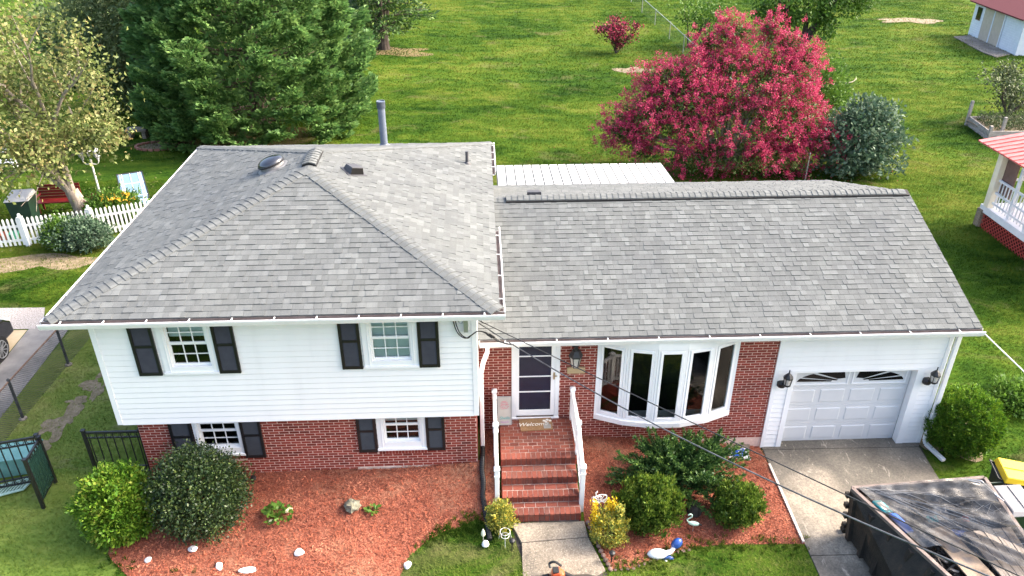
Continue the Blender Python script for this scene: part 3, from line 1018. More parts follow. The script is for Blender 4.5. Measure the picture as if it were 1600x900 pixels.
# front door with its storm door
b = MB()
b.box(DOOR[0], DOOR[0]+0.09, -0.035, 0.10, DOOR[2], 3.2)
b.box(DOOR[1]-0.09, DOOR[1], -0.035, 0.10, DOOR[2], 3.2)
b.box(DOOR[0]-0.01, DOOR[1]+0.01, -0.06, 0.10, DOOR[2]-0.03, DOOR[2]+0.025)
fd = b.build('front_door', TRIM, house, bevel=0.004)
b = MB()
dx0, dx1 = DOOR[0]+0.093, DOOR[1]-0.093
gx0, gx1 = -5.625, -4.93
b.box(dx0, gx0, -0.03, 0.0, 1.14, 3.2); b.box(gx1, dx1, -0.03, 0.0, 1.14, 3.2)
b.box(gx0, gx1, -0.03, 0.0, 1.14, 1.29)
sd = b.build('storm_door', TRIM, fd, bevel=0.003)
b = MB()
b.face([(gx0, -0.012, 1.29), (gx1, -0.012, 1.29), (gx1, -0.012, 3.2), (gx0, -0.012, 3.2)])
b.build('pane', NAVY, fd)
b = MB(); b.box(gx0-0.05, gx1+0.05, 0.06, 0.09, 1.10, 3.2)
for za, zb in ((1.45, 1.72), (1.86, 2.14), (2.27, 2.66)):
    b.box(gx0+0.10, gx1-0.10, 0.05, 0.061, za, zb)
b.build('door_leaf', NAVY, fd)
for z in (2.73, 2.20, 1.79):
    b = MB(); b.box(gx0, gx1, -0.028, -0.006, z-0.011, z+0.011); b.build('glazing_bar', TRIM, fd)
b = MB(); b.box(dx0+0.02, dx1-0.02, -0.034, -0.02, 1.10, 1.125)
b.build('door_sweep', GUTIN, fd)
b = MB(); b.box(-4.885, -4.845, -0.038, -0.028, 2.12, 2.30); b.bar((-4.875, -0.06, 2.22), (-4.80, -0.06, 2.22), 0.02, 0.02); b.bar((-4.865, -0.03, 2.22), (-4.865, -0.066, 2.22), 0.02, 0.02)
b.build('handle', BRASS, fd)

# bow window of five lights
BX0, BX1, SAG = -3.925, -0.895, 0.40
cch = BX1-BX0
BRAD = (cch/2)**2/(2*SAG)+SAG/2
bcx, bcy = (BX0+BX1)/2, BRAD-SAG
half = math.asin(cch/2/BRAD)
ang = [-half+2*half*i/5 for i in range(6)]
bp = [Vector((bcx+BRAD*math.sin(a), bcy-BRAD*math.cos(a), 0)) for a in ang]
BZ0, BZ1 = 1.03, 3.06
bow = MB()
# head and seat boards follow the bow
def bowboard(mb, z0, z1, out, back=0.05):
    for i in range(5):
        n = ((bp[i]+bp[i+1])/2-Vector((bcx, bcy, 0))).normalized()
        n0 = (bp[i]-Vector((bcx, bcy, 0))).normalized(); n1 = (bp[i+1]-Vector((bcx, bcy, 0))).normalized()
        a, c = bp[i]+n0*out, bp[i+1]+n1*out
        mb.hexa([(a.x, a.y, z0), (c.x, c.y, z0), (c.x, back, z0), (a.x, back, z0), (a.x, a.y, z1), (c.x, c.y, z1), (c.x, back, z1), (a.x, back, z1)])
bowboard(bow, BZ1, 3.29, 0.012)
bow = bow.build('bow_window', TRIM, house)
sb_ = MB(); bowboard(sb_, BZ0-0.02, BZ0+0.10, 0.045); sb_.build('seat_board', TRIM, bow)
b = MB()
b.box(BX0-0.02, BX0+0.05, -0.03, 0.05, BZ0+0.101, 3.28); b.build('side_casing', TRIM, bow); b = MB(); b.box(BX1-0.05, BX1+0.02, -0.03, 0.05, BZ0+0.101, 3.28)
b.build('side_casing', TRIM, bow)
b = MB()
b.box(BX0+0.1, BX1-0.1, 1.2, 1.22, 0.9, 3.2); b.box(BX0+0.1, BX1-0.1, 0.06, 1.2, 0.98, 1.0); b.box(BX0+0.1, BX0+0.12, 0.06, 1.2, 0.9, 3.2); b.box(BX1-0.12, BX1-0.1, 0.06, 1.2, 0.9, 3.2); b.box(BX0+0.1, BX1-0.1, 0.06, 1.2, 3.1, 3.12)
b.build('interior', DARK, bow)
for i in range(5):
    p, q = bp[i], bp[i+1]
    d = (q-p).normalized(); n = Vector((d.y, -d.x, 0)); L = (q-p).length
    def P(u, z, o): return (p.x+d.x*u+n.x*o, p.y+d.y*u+n.y*o, z)
    def fbox(mb, u0, u1, z0, z1, o0, o1):
        mb.hexa([P(u0, z0, o1), P(u1, z0, o1), P(u1, z0, o0), P(u0, z0, o0), P(u0, z1, o1), P(u1, z1, o1), P(u1, z1, o0), P(u0, z1, o0)])
    za, zb = BZ0+0.101, BZ1-0.001
    f = MB()
    fbox(f, 0.004, 0.055, za, zb, -0.06, 0.0); fbox(f, L-0.055, L-0.004, za, zb, -0.06, 0.0)
    fbox(f, 0.055, L-0.055, za, za+0.05, -0.06, 0.0); fbox(f, 0.055, L-0.055, zb-0.05, zb, -0.06, 0.0)
    f.build('window_frame', TRIM, bow, bevel=0.003)
    s = MB()
    fbox(s, 0.06, 0.12, za+0.055, zb-0.055, -0.045, 0.012); fbox(s, L-0.12, L-0.06, za+0.055, zb-0.055, -0.045, 0.012)
    fbox(s, 0.12, L-0.12, za+0.055, za+0.12, -0.045, 0.012); fbox(s, 0.12, L-0.12, zb-0.115, zb-0.055, -0.045, 0.012)
    s.build('sash', TRIM, bow, bevel=0.004)
    g = MB()
    g.face([P(0.115, za+0.115, -0.015), P(L-0.115, za+0.115, -0.015), P(L-0.115, zb-0.11, -0.015), P(0.115, zb-0.11, -0.015)])
    g.build('pane', GLASS, bow)

# roofs
SH_E = 0.143
sh_w = (0.10, 0.13, 0.17, 0.21)
def shingle_mesh(mb, O, U, Vv, N, u0, u1, v, e, th, ov=0.05, u0t=None, u1t=None):
    u0t = u0 if u0t is None else u0t
    u1t = u1 if u1t is None else u1t
    p = lambda u, vv, n: O+U*u+Vv*vv+N*n
    a, b_, c, d = p(u0, v, 0.004+th), p(u1, v, 0.004+th), p(u1t, v+e+ov, 0.001), p(u0t, v+e+ov, 0.001)
    a2, b2 = p(u0, v, -0.003), p(u1, v, -0.003)
    c2, d2 = p(u1t, v+e+ov, -0.003), p(u0t, v+e+ov, -0.003)
    mb.face([a, b_, c, d]); mb.face([a2, b2, b_, a]); mb.face([d2, a2, a, d]); mb.face([b2, c2, c, b_])
single_me = {}
for w in sh_w:
    for t in (0.006, 0.015):
        mb = MB(); shingle_mesh(mb, Vector(), Vector((1, 0, 0)), Vector((0, 1, 0)), Vector((0, 0, 1)), -w/2+0.0015, w/2-0.0015, 0, SH_E, t)
        single_me[(w, t)] = mb.mesh('shingle', SHINGLE)
shingle_stuff = MB()
n_single = [0]
rs = random.Random(8)
def lay(O, U, Vv, lim, vmax, roof, singles):
    N = U.cross(Vv).normalized()
    j = 0
    v = 0.0
    R = Matrix(((U.x, Vv.x, N.x), (U.y, Vv.y, N.y), (U.z, Vv.z, N.z))).to_4x4()
    while v < vmax-0.02:
        e = min(SH_E, vmax-v)
        a, c = lim(v)
        at, ct = lim(min(vmax, v+e+0.05))
        u = a-rs.uniform(0, 0.25)
        while u < c:
            w = rs.choice(sh_w)
            u0, u1 = u+0.0015, u+w-0.0015
            t = 0.015 if rs.random() < 0.42 else 0.006
            inside = u0 >= max(a, at) and u1 <= min(c, ct)
            if inside and j < singles and n_single[0] < 290:
                n_single[0] += 1
                inst('shingle', single_me[(w, t)], roof, Matrix.Translation(O+U*(u+w/2)+Vv*v) @ R)
            else:
                q0, q1 = max(u0, a), min(u1, c)
                if q1-q0 > 0.01:
                    shingle_mesh(shingle_stuff, O, U, Vv, N, q0, q1, v, e, t, 0.05 if e == SH_E else 0.0,
                                 min(max(u0, at), max(at, ct)), max(min(u1, ct), min(at, ct)))
            u += w
        v += SH_E
        j += 1

LX0, LX1, LY0, LY1, LZ = -14.14, -6.07, -1.70, 7.48, 4.892
HW = (LX1-LX0)/2
SL = 1.262/HW
APZ = LZ+1.262
A1 = Vector(((LX0+LX1)/2, LY0+HW, APZ)); A2 = Vector(((LX0+LX1)/2, LY1-HW, APZ))
roof_l = MB()
c = [Vector((LX0, LY0, LZ)), Vector((LX1, LY0, LZ)), Vector((LX1, LY1, LZ)), Vector((LX0, LY1, LZ))]
dn = Vector((0, 0, -0.012))
roof_l.face([c[0]+dn, c[1]+dn, A1+dn]); roof_l.face([c[1]+dn, c[2]+dn, A2+dn, A1+dn]); roof_l.face([c[2]+dn, c[3]+dn, A2+dn]); roof_l.face([c[3]+dn, c[0]+dn, A1+dn, A2+dn])
roof_l = roof_l.build('roof', SHINGLE, house)
cs = math.sqrt(1+SL*SL)
run = HW*cs
lay(c[0], Vector((1, 0, 0)), Vector((0, 1, SL)).normalized(), lambda v: (v/cs, 2*HW-v/cs), run, roof_l, 4)
lay(c[1], Vector((0, 1, 0)), Vector((-1, 0, SL)).normalized(), lambda v: (v/cs, (LY1-LY0)-v/cs), run, roof_l, 0)
lay(c[2], Vector((-1, 0, 0)), Vector((0, -1, SL)).normalized(), lambda v: (v/cs, 2*HW-v/cs), run, roof_l, 0)
lay(c[3], Vector((0, -1, 0)), Vector((1, 0, SL)).normalized(), lambda v: (v/cs, (LY1-LY0)-v/cs), run, roof_l, 0)

RX0, RX1, RY0, RZ0 = -6.49, 4.10, -0.35, 3.395
RYR, RZR = 3.647, 4.815
SR = (RZR-RZ0)/(RYR-RY0)
RY1 = 8.0
roof_r = MB()
roof_r.face([(RX0, RY0, RZ0-0.012), (RX1, RY0, RZ0-0.012), (RX1, RYR, RZR-0.012), (RX0, RYR, RZR-0.012)])
SR2 = SR*0.93
roof_r.face([(RX0, RYR, RZR-0.012), (RX1, RYR, RZR-0.012), (RX1, RY1, RZR-0.012-SR2*(RY1-RYR)), (RX0, RY1, RZR-0.012-SR2*(RY1-RYR))])
roof_r = roof_r.build('roof', SHINGLE, house)
cs2 = math.sqrt(1+SR*SR)
lay(Vector((RX0, RY0, RZ0)), Vector((1, 0, 0)), Vector((0, 1, SR)).normalized(), lambda v: (0, RX1-RX0), (RYR-RY0)*cs2, roof_r, 3)
cs3 = math.sqrt(1+SR2*SR2)
lay(Vector((RX1, RY1, RZR-SR2*(RY1-RYR))), Vector((-1, 0, 0)), Vector((0, -1, SR2)).normalized(), lambda v: (0, RX1-RX0), (RY1-RYR)*cs3, roof_r, 0)
tag(shingle_stuff.build('shingles', SHINGLE, house), kind='stuff')

# hip and ridge caps
def cap_mesh(hw, L, drop):
    mb = MB()
    n = 6
    for i in range(n):
        s0, s1 = -1+2*i/n, -1+2*(i+1)/n
        z = lambda s: -drop*abs(s)**1.3
        lo, hi = 0.019, 0.004
        mb.face([(s0*hw, 0, z(s0)+lo), (s1*hw, 0, z(s1)+lo), (s1*hw*0.96, L, z(s1)+hi), (s0*hw*0.96, L, z(s0)+hi)])
        mb.face([(s0*hw, 0, z(s0)-0.004), (s1*hw, 0, z(s1)-0.004), (s1*hw, 0, z(s1)+lo), (s0*hw, 0, z(s0)+lo)])
    for s, k in ((-1, 0), (1, 1)):
        mb.face([(s*hw, 0, -drop-0.01), (s*hw, 0, -drop+0.019), (s*hw*0.96, L, -drop+0.004), (s*hw*0.96, L, -drop-0.01)][::(1 if k else -1)])
    return mb.mesh('ridge_cap', SHINGLE)
def caps(p, q, hw, drop, par, lift=0.012, step=0.143, upv=Vector((0, 0, 1)), L=0.18):
    me = cap_mesh(hw, L, drop)
    d = (q-p); Ln = d.length; d.normalize()
    x = d.cross(upv).normalized(); z = x.cross(d).normalized()
    R = Matrix(((x.x, d.x, z.x), (x.y, d.y, z.y), (x.z, d.z, z.z))).to_4x4()
    n = int(Ln/step)
    for i in range(n):
        j = rs.uniform(-0.006, 0.006)
        inst('ridge_cap', me, par, Matrix.Translation(p+d*(i*step)+z*lift+x*j) @ R @ Matrix.Rotation(rs.uniform(-0.02, 0.02), 4, 'Z'))
HOFF = Vector((0, 0, 0.0))
caps(c[0]+Vector((0.03, 0.03, 0)), A1, 0.175, 0.034, roof_l)
caps(c[1]+Vector((-0.03, 0.03, 0)), A1, 0.175, 0.034, roof_l)
caps(c[2], A2, 0.15, 0.032, roof_l, step=0.26, L=0.30)
caps(c[3], A2, 0.15, 0.032, roof_l, step=0.26, L=0.30)
# ridge vents: a raised strip with black edges, caps on top
VENT = mat('black_vent_edge', (0.012, 0.012, 0.013), 20, 0.7)
b = MB()
y0v, y1v = A1.y+0.20, A2.y+0.02
dz = -0.16*SL
b.prism([(A1.x-0.16, y0v, APZ+dz), (A1.x, y0v, APZ+0.01), (A1.x+0.16, y0v, APZ+dz), (A1.x+0.16, y0v, APZ+dz+0.035), (A1.x, y0v, APZ+0.055), (A1.x-0.16, y0v, APZ+dz+0.035)][::-1], (0, y1v-y0v, 0))
b.build('ridge_vent', VENT, roof_l)
caps(Vector((A1.x, y0v-0.01, APZ+0.05)), Vector((A1.x, y1v+0.10, APZ+0.05)), 0.15, 0.045, roof_l, lift=0.004)
b = MB()
dz = -0.17*SR
vx0, vx1 = -5.77, 4.06
b.prism([(vx0, RYR-0.17, RZR+dz), (vx0, RYR, RZR+0.01), (vx0, RYR+0.17, RZR+dz), (vx0, RYR+0.17, RZR+dz+0.05), (vx0, RYR, RZR+0.06), (vx0, RYR-0.17, RZR+dz+0.05)], (vx1-vx0, 0, 0))
b.build('ridge_vent', VENT, roof_r)
caps(Vector((vx0, RYR, RZR+0.052)), Vector((vx1+0.03, RYR, RZR+0.052)), 0.155, 0.052, roof_r, lift=0.004)
caps(Vector((-6.1, RYR, RZR)), Vector((vx0, RYR, RZR)), 0.15, 0.05, roof_r)

# roof fittings
DKGREY = mat('dark_grey_vent', [(0.045, 0.045, 0.05), (0.07, 0.07, 0.078)], 12, 0.55)
BLUEPVC = mat('slate_blue_pipe', [(0.10, 0.125, 0.17), (0.14, 0.165, 0.21)], 8, 0.45)
def slope_z_right(x): return LZ+(LX1-x)*SL
pz = 5.31
b = MB(); b.tube([(-8.9, 6.2, pz-0.1), (-8.9, 6.2, pz+1.16)], 0.095, 16); b.tube([(-8.9, 6.2, pz+1.0), (-8.9, 6.2, pz+1.17)], [0.112, 0.112], 16, cap=False)
b.lathe((-8.9, 6.2, pz+1.0), [(0.112, 0), (0.112, 0.18), (0.095, 0.18), (0.095, 0.05)], 16)
fp = b.build('flue_pipe', BLUEPVC, house, smooth=True)
b = MB(); b.lathe((-8.9, 6.2, pz-0.08), [(0.19, 0), (0.17, 0.05), (0.10, 0.12)], 16); b.build('flashing', BLUEPVC, fp, smooth=True)
zp = slope_z_right(-6.71)
b = MB(); b.tube([(-6.71, 5.3, zp-0.05), (-6.71, 5.3, zp+0.33)], 0.042, 12)
pv = b.build('vent_pipe', DKGREY, house, smooth=True)
b = MB(); b.lathe((-6.71, 5.3, zp-0.03), [(0.10, 0), (0.085, 0.05), (0.046, 0.09)], 14); b.build('boot', DKGREY, pv, smooth=True)
def box_vent(cx, cy, cz, w, l, h, U, Vv, name='roof_vent'):
    N = U.cross(Vv)
    O = Vector((cx, cy, cz))
    P = lambda u, v, n: O+U*u+Vv*v+N*n
    b = MB()
    b.hexa([P(-w/2, -l/2, 0), P(w/2, -l/2, 0), P(w/2, l/2, 0), P(-w/2, l/2, 0), P(-w/2*.8, -l/2*.72, h), P(w/2*.8, -l/2*.72, h), P(w/2*.8, l/2*.8, h*0.8), P(-w/2*.8, l/2*.8, h*0.8)])
    b.hexa([P(-w/2-.06, -l/2-.05, 0.0), P(w/2+.06, -l/2-.05, 0.0), P(w/2+.06, l/2+.05, 0.0), P(-w/2-.06, l/2+.05, 0.0), P(-w/2-.06, -l/2-.05, 0.012), P(w/2+.06, -l/2-.05, 0.012), P(w/2+.06, l/2+.05, 0.012), P(-w/2-.06, l/2+.05, 0.012)])
    o = b.build(name, DKGREY, house, bevel=0.006)
    b = MB(); b.face([P(-w/2*.96, -l/2*1.005, h*.05), P(w/2*.96, -l/2*1.005, h*.05), P(w/2*.80, -l/2*.76, h*.9), P(-w/2*.80, -l/2*.76, h*.9)])
    b.build('vent_mouth', DARK, o)
UX = Vector((0, 1, 0)); VX = Vector((-1, 0, SL)).normalized()
# low box vent on the right hip, its mouth towards the eave and camera
box_vent(-9.20, 2.80, slope_z_right(-9.20)+0.012, 0.34, 0.34, 0.16, (Vector((1, 0, -SL))*0.80+Vector((0, 0.6, 0))).normalized(), None or (Vector((1, 0, -SL)).normalized()*-0.6+Vector((0, 0.8, 0))).normalized())
b = MB(); rz = RZR-SR2*0.2
b.hexa([(-5.25, 3.86, rz-0.06), (-4.90, 3.86, rz-0.06), (-4.90, 4.2, rz-0.16), (-5.25, 4.2, rz-0.16), (-5.25, 3.86, rz+0.13), (-4.90, 3.86, rz+0.13), (-4.93, 4.18, rz+0.06), (-5.22, 4.18, rz+0.06)])
b.build('roof_vent', DKGREY, house, bevel=0.008)
# domed sun tunnel on the left slope
def slope_z_left(x): return LZ+(x-LX0)*SL
dcx, dcy = -11.06, 3.18
nl = Vector((-SL, 0, 1)).normalized()
Rl = nl.to_track_quat('Z', 'Y').to_matrix().to_4x4()
def on_slope(mb):
    T = Matrix.Translation((dcx, dcy, slope_z_left(dcx)+0.008)) @ Rl
    mb.v = [tuple(T @ Vector(p)) for p in mb.v]
    return mb
b = MB(); b.lathe((0, 0, 0), [(0.36, 0), (0.35, 0.012), (0.28, 0.03), (0.275, 0.10)], 26)
st_ = on_slope(b).build('sun_tunnel', mat('weathered_flashing', [(0.10, 0.10, 0.105), (0.26, 0.26, 0.265)], 6, 0.5, metal=0.3), house, smooth=True)
b = MB(); b.lathe((0, 0, 0.095), [(0.305, 0), (0.315, 0.03), (0.302, 0.045)], 26); on_slope(b).build('ring', RUBBER, st_, smooth=True)
b = MB(); b.lathe((0, 0, 0.138), [(0.298*math.cos(t), 0.12*math.sin(t)) for t in np.linspace(0, 1.5, 8)], 26)
on_slope(b).build('dome', mat('dark_acrylic_dome', (0.02, 0.022, 0.03), 4, 0.06, spec=0.9), st_, smooth=True)

# gutters
def gutter(p, q, inward, name='gutter', clips=0.72, drop=0.11):
    p, q, inw = Vector(p), Vector(q), Vector(inward)
    d = (q-p).normalized(); L = (q-p).length
    P = lambda s, i, z: p+d*s+inw*i+Vector((0, 0, z))
    b = MB()
    sec = [(0.0, 0.0), (0.0, -0.03), (0.025, -drop), (0.115, -drop), (0.118, 0.012)]
    t = 0.006
    inner = [(0.012, 0.0), (0.012, -0.03), (0.034, -drop+0.012), (0.110, -drop+0.012), (0.110, 0.012)]
    pl = sec+inner[::-1]
    b.prism([P(0, i, z) for i, z in pl], d*L)
    n0 = len(b.m)
    for k in range(len(inner)-1):                       # dirty liner a hair above the metal
        a, c2 = inner[k], inner[k+1]
        if k == 0: continue
        b.face([P(0.01, a[0]+0.001, a[1]+0.002), P(L-0.01, a[0]+0.001, a[1]+0.002), P(L-0.01, c2[0]-0.001, c2[1]+0.002), P(0.01, c2[0]-0.001, c2[1]+0.002)], 1)
    b.hexa([P(0, -0.004, -0.008), P(L, -0.004, -0.008), P(L, 0.018, -0.008), P(0, 0.018, -0.008), P(0, -0.004, 0.004), P(L, -0.004, 0.004), P(L, 0.018, 0.004), P(0, 0.018, 0.004)])
    g = b.build(name, [ALU, GUTIN], house)
    me = MB()
    n = max(1, int(L/clips))
    for i in range(n):
        s = L*(i+0.5)/n
        h = MB(); h.hexa([P(s-0.012, -0.002, 0.005), P(s+0.012, -0.002, 0.005), P(s+0.012, 0.125, 0.012), P(s-0.012, 0.125, 0.012), P(s-0.012, -0.002, 0.012), P(s+0.012, -0.002, 0.012), P(s+0.012, 0.125, 0.02), P(s-0.012, 0.125, 0.02)])
        h.build('hanger', ALU, g)
    return g
EL, ER, EF, EB, EZ = -14.24, -5.968, -1.80, 7.585, 4.858
gutter((EL, EF, EZ), (ER, EF, EZ), (0, 1, 0))
gutter((ER, EF+0.13, EZ), (ER, 1.95, EZ), (-1, 0, 0), clips=0.8)
gutter((ER, 5.35, EZ), (ER, EB, EZ), (-1, 0, 0), clips=0.5)
gutter((EL, EF+0.13, EZ), (EL, EB, EZ), (1, 0, 0), clips=1.6)
gutter((-6.46, -0.45, 3.356), (4.13, -0.45, 3.356), (0, 1, 0), clips=1.05)
# fascia and soffit
b = MB()
b.box(EL+0.12, ER-0.12, EF+0.119, EF+0.14, EZ-0.12, EZ+0.012)
b.box(EL+0.12, EL+0.14, EF+0.141, EB-0.1, EZ-0.12, EZ+0.012)
b.box(ER-0.14, ER-0.12, EF+0.141, EB-0.1, EZ-0.12, EZ+0.012)
b.box(EL+0.12, ER-0.12, EB-0.12, EB-0.1, EZ-0.12, EZ+0.012)
b.box(-6.48, 4.09, -0.331, -0.31, 3.24, 3.366)
b.build('fascia', TRIM, house)
b = MB()
b.box(EL+0.125, ER-0.125, EF+0.125, YS+0.3, EZ-0.118, EZ-0.108)
b.box(EL+0.125, XL, YS+0.301, EB-0.11, EZ-0.118, EZ-0.108)
b.box(XR, ER-0.125, YS+0.301, EB-0.11, EZ-0.118, EZ-0.108)
b.box(-6.48, 4.085, -0.325, 0.05, 3.25, 3.26)
b.build('soffit', SOFFIT, house)
b = MB()
b.prism([(RX1-0.03, RY0+0.01, RZ0-0.15), (RX1-0.03, RYR, RZR-0.15), (RX1-0.03, RYR, RZR-0.013), (RX1-0.03, RY0+0.01, RZ0-0.013)], (0.024, 0, 0))
b.prism([(RX1-0.03, RYR+0.001, RZR-0.15), (RX1-0.03, RY1, RZR-0.15-SR2*(RY1-RYR)), (RX1-0.03, RY1, RZR-0.013-SR2*(RY1-RYR)), (RX1-0.03, RYR+0.001, RZR-0.013)], (0.024, 0, 0))
b.build('rake_board', TRIM, house)

# downspouts
def spout(pts, name='downspout', w=0.085, h=0.065):
    b = MB()
    pts = [Vector(p) for p in pts]
    for i in range(len(pts)-1):
        a, c2 = pts[i], pts[i+1]
        b.bar(a, c2, w, h, (0, 1, 0) if abs((c2-a).normalized().y) < 0.9 else (0, 0, 1))
    return b.build(name, ALU, house, bevel=0.01)
spout([(-6.30, -0.39, 3.27), (-6.30, -0.39, 3.12), (-6.39, -0.55, 2.98), (-6.44, -0.75, 2.86), (-6.44, -0.80, 0.92)])
spout([(3.84, -0.36, 3.25), (3.84, -0.10, 3.10), (3.855, -0.08, 0.16), (3.87, -0.14, 0.08), (4.02, -0.68, 0.045)], w=0.10, h=0.075)
# corrugated drain hose
b = MB()
hp = [(-6.44, -0.80, 0.96)]+[(x, y, gz(x, y)+0.062) for x, y in ((-6.45, -0.98), (-6.47, -1.3), (-6.44, -1.6), (-6.46, -1.9), (-6.41, -2.25), (-6.36, -2.6), (-6.33, -2.85))]
hv = [Vector(p) for p in hp]
fine = []
for i in range(len(hv)-1):
    for k in range(14):
        fine.append(hv[i].lerp(hv[i+1], k/14))
rr = [0.058 if (i % 2) else 0.046 for i in range(len(fine))]
b.tube(fine, rr, 10)
tag(b.build('drain_hose', RUBBER, None, org=(-6.44, -1.6, 0.5)), 'black corrugated drain hose running from the white downspout to the lawn', 'hose')

# white lanterns by the garage, big lantern by the door
def lantern(cx, cz, s, glass=FROST):
    y = -0.02
    b = MB()
    b.lathe((cx-0.05*s, y-0.035*s, cz-0.26*s), [(0.085*s, 0), (0.10*s, 0.03*s), (0.10*s, 0.10*s), (0.06*s, 0.14*s)], 10)
    b.tube([(cx-0.04*s, y-0.04*s, cz-0.14*s), (cx, y-0.12*s, cz-0.16*s), (cx+0.01*s, y-0.17*s, cz-0.13*s)], 0.018*s, 6)
    c0 = (cx+0.01*s, y-0.17*s, cz)
    b.lathe((c0[0], c0[1], cz-0.16*s), [(0.055*s, 0), (0.085*s, 0.03*s), (0.085*s, 0.05*s)], 8)
    b.lathe((c0[0], c0[1], cz+0.06*s), [(0.11*s, 0), (0.10*s, 0.03*s), (0.05*s, 0.10*s), (0.015*s, 0.13*s), (0.012*s, 0.21*s)], 8)
    for k in range(4):
        a = math.pi/4+k*math.pi/2
        b.bar((c0[0]+0.075*s*math.cos(a), c0[1]+0.075*s*math.sin(a), cz-0.11*s), (c0[0]+0.095*s*math.cos(a), c0[1]+0.095*s*math.sin(a), cz+0.065*s), 0.014*s, 0.014*s)
    o = b.build('wall_lantern', IRON, house)
    b = MB(); b.lathe((c0[0], c0[1], cz-0.105*s), [(0.066*s, 0), (0.084*s, 0.16*s)], 8)
    b.build('lamp_glass', glass, o)
lantern(0.235, 2.05, 1.0)
lantern(3.52, 2.03, 1.0)
b = MB()
lx, ly = -4.43, -0.15
b.box(lx-0.07, lx+0.07, -0.05, 0.0, 2.95, 3.2)
b.tube([(lx, -0.03, 3.12), (lx, ly, 3.12), (lx, ly, 3.02)], 0.02, 6)
b.lathe((lx, ly, 2.80), [(0.155, 0), (0.15, 0.03), (0.085, 0.15), (0.05, 0.17), (0.03, 0.24)], 6)
b.lathe((lx, ly, 2.50), [(0.05, 0), (0.085, 0.03)], 6)
for k in range(6):
    a = k*math.pi/3
    b.bar((lx+0.082*math.cos(a), ly+0.082*math.sin(a), 2.53), (lx+0.135*math.cos(a), ly+0.135*math.sin(a), 2.81), 0.016, 0.016)
o = b.build('wall_lantern', IRON, house)
b = MB(); b.lathe((lx, ly, 2.53), [(0.076, 0), (0.128, 0.27)], 6); b.build('lamp_glass', FROST, o)
b = MB(); b.box(-4.59, -4.20, -0.075, -0.012, 2.28, 2.43)
tag(b.build('wall_plaque', mat('tan_wood', [(0.28, 0.20, 0.11), (0.44, 0.34, 0.20)], 9, 0.7, stretch=(0.4, 1, 4)), None, org=(-4.4, -0.04, 2.3), bevel=0.006), 'plain tan wooden plaque on the brick under the lantern by the door', 'plaque')

# service entrance on the left wing
b = MB(); b.box(-6.74, -6.66, YS-0.10, YS-0.018, 4.24, 4.50); b.build('service_box', STEEL, house)
# patio cover behind the right wing
WPAN = mat('white_metal_pan', (0.68, 0.68, 0.67), 2, 0.35, spec=0.5)
pr_ = MB()
pr_.box(-5.85, -0.1, 7.85, 11.72, 2.56, 2.575)
pr_.v = [(x, y, z+(11.72-y)*0.07) for x, y, z in pr_.v]
pcov = pr_.build('patio_roof', mat('shadowed_pan_joint', (0.07, 0.07, 0.07), 3, 0.6), house)
n = 19
for i in range(n):
    x0, x1 = -5.84+i*0.301, -5.84+(i+1)*0.301
    b = MB()
    zf = lambda y: 2.576+(11.75-y)*0.07
    b.hexa([(x0+.030, 11.75, zf(11.75)), (x1-.020, 11.75, zf(11.75)), (x1-.020, 7.85, zf(7.85)), (x0+.030, 7.85, zf(7.85)),
            (x0+.030, 11.75, zf(11.75)+.018), (x1-.020, 11.75, zf(11.75)+.018), (x1-.020, 7.85, zf(7.85)+.018), (x0+.030, 7.85, zf(7.85)+.018)])
    b.hexa([(x1-.045, 11.75, zf(11.75)+.019), (x1-.020, 11.75, zf(11.75)+.019), (x1-.020, 7.85, zf(7.85)+.019), (x1-.045, 7.85, zf(7.85)+.019),
            (x1-.045, 11.75, zf(11.75)+.023), (x1-.020, 11.75, zf(11.75)+.023), (x1-.020, 7.85, zf(7.85)+.023), (x1-.045, 7.85, zf(7.85)+.023)])
    b.build('roof_panel', WPAN, pcov)
for x in (-5.7, -3.0, -0.3):
    b = MB(); b.box(x-.04, x+.04, 11.5, 11.58, 0.2, 2.575); b.build('post', TRIM, pcov)

# ---------------------------------------------------------------- overhead lines
CABLE = mat('black_cable', (0.015, 0.015, 0.016), 20, 0.5)
BARE = mat('bare_aluminium_cable', [(0.02, 0.02, 0.021), (0.16, 0.16, 0.165)], 3, 0.4, metal=0.4)
def cable(name, P0, P1, sag, r, m, label, n=40, beyond=0):
    P0, P1 = Vector(P0), Vector(P1)
    pts = []
    for i in range(n+1):
        t = i/n
        p = P0.lerp(P1, t)
        p.z -= sag*4*t*(1-t)
        pts.append(p)
    b = MB(); b.tube(pts, r, 6)
    return tag(b.build(name, m, None, org=tuple(P0), smooth=True), label, 'cable')
def line_obj(name, P0, P1, sag, r, m, label, t1=2.0, n=60):
    P0, P1 = Vector(P0), Vector(P1)
    pts = []
    for i in range(n+1):
        t = t1*i/n
        p = P0+(P1-P0)*t
        p.z -= sag*4*t*(1-t)
        pts.append(p)
    b = MB(); b.tube(pts, r, 6)
    return tag(b.build(name, m, None, org=tuple(P0), smooth=True), label, 'cable')
line_obj('service_cable', (-6.46, -1.29, 4.45), (-0.39, -8, 5.08), 0.02, 0.0085, CABLE, 'upper thin black overhead cable running from the house corner over the dumpster', 2.0)
line_obj('service_cable', (-6.46, -1.29, 4.39), (-1.03, -8.3, 5.46), 0.25, 0.011, BARE, 'lower thicker grey overhead cable crossing in front of the bow window and the dumpster', 1.8)
line_obj('service_cable', (4.13, -0.44, 3.30), (4.95, -0.85, 2.60), 0.0, 0.014, ALU, 'pale cable leading away from the right end of the front gutter', 4.0)
b = MB()
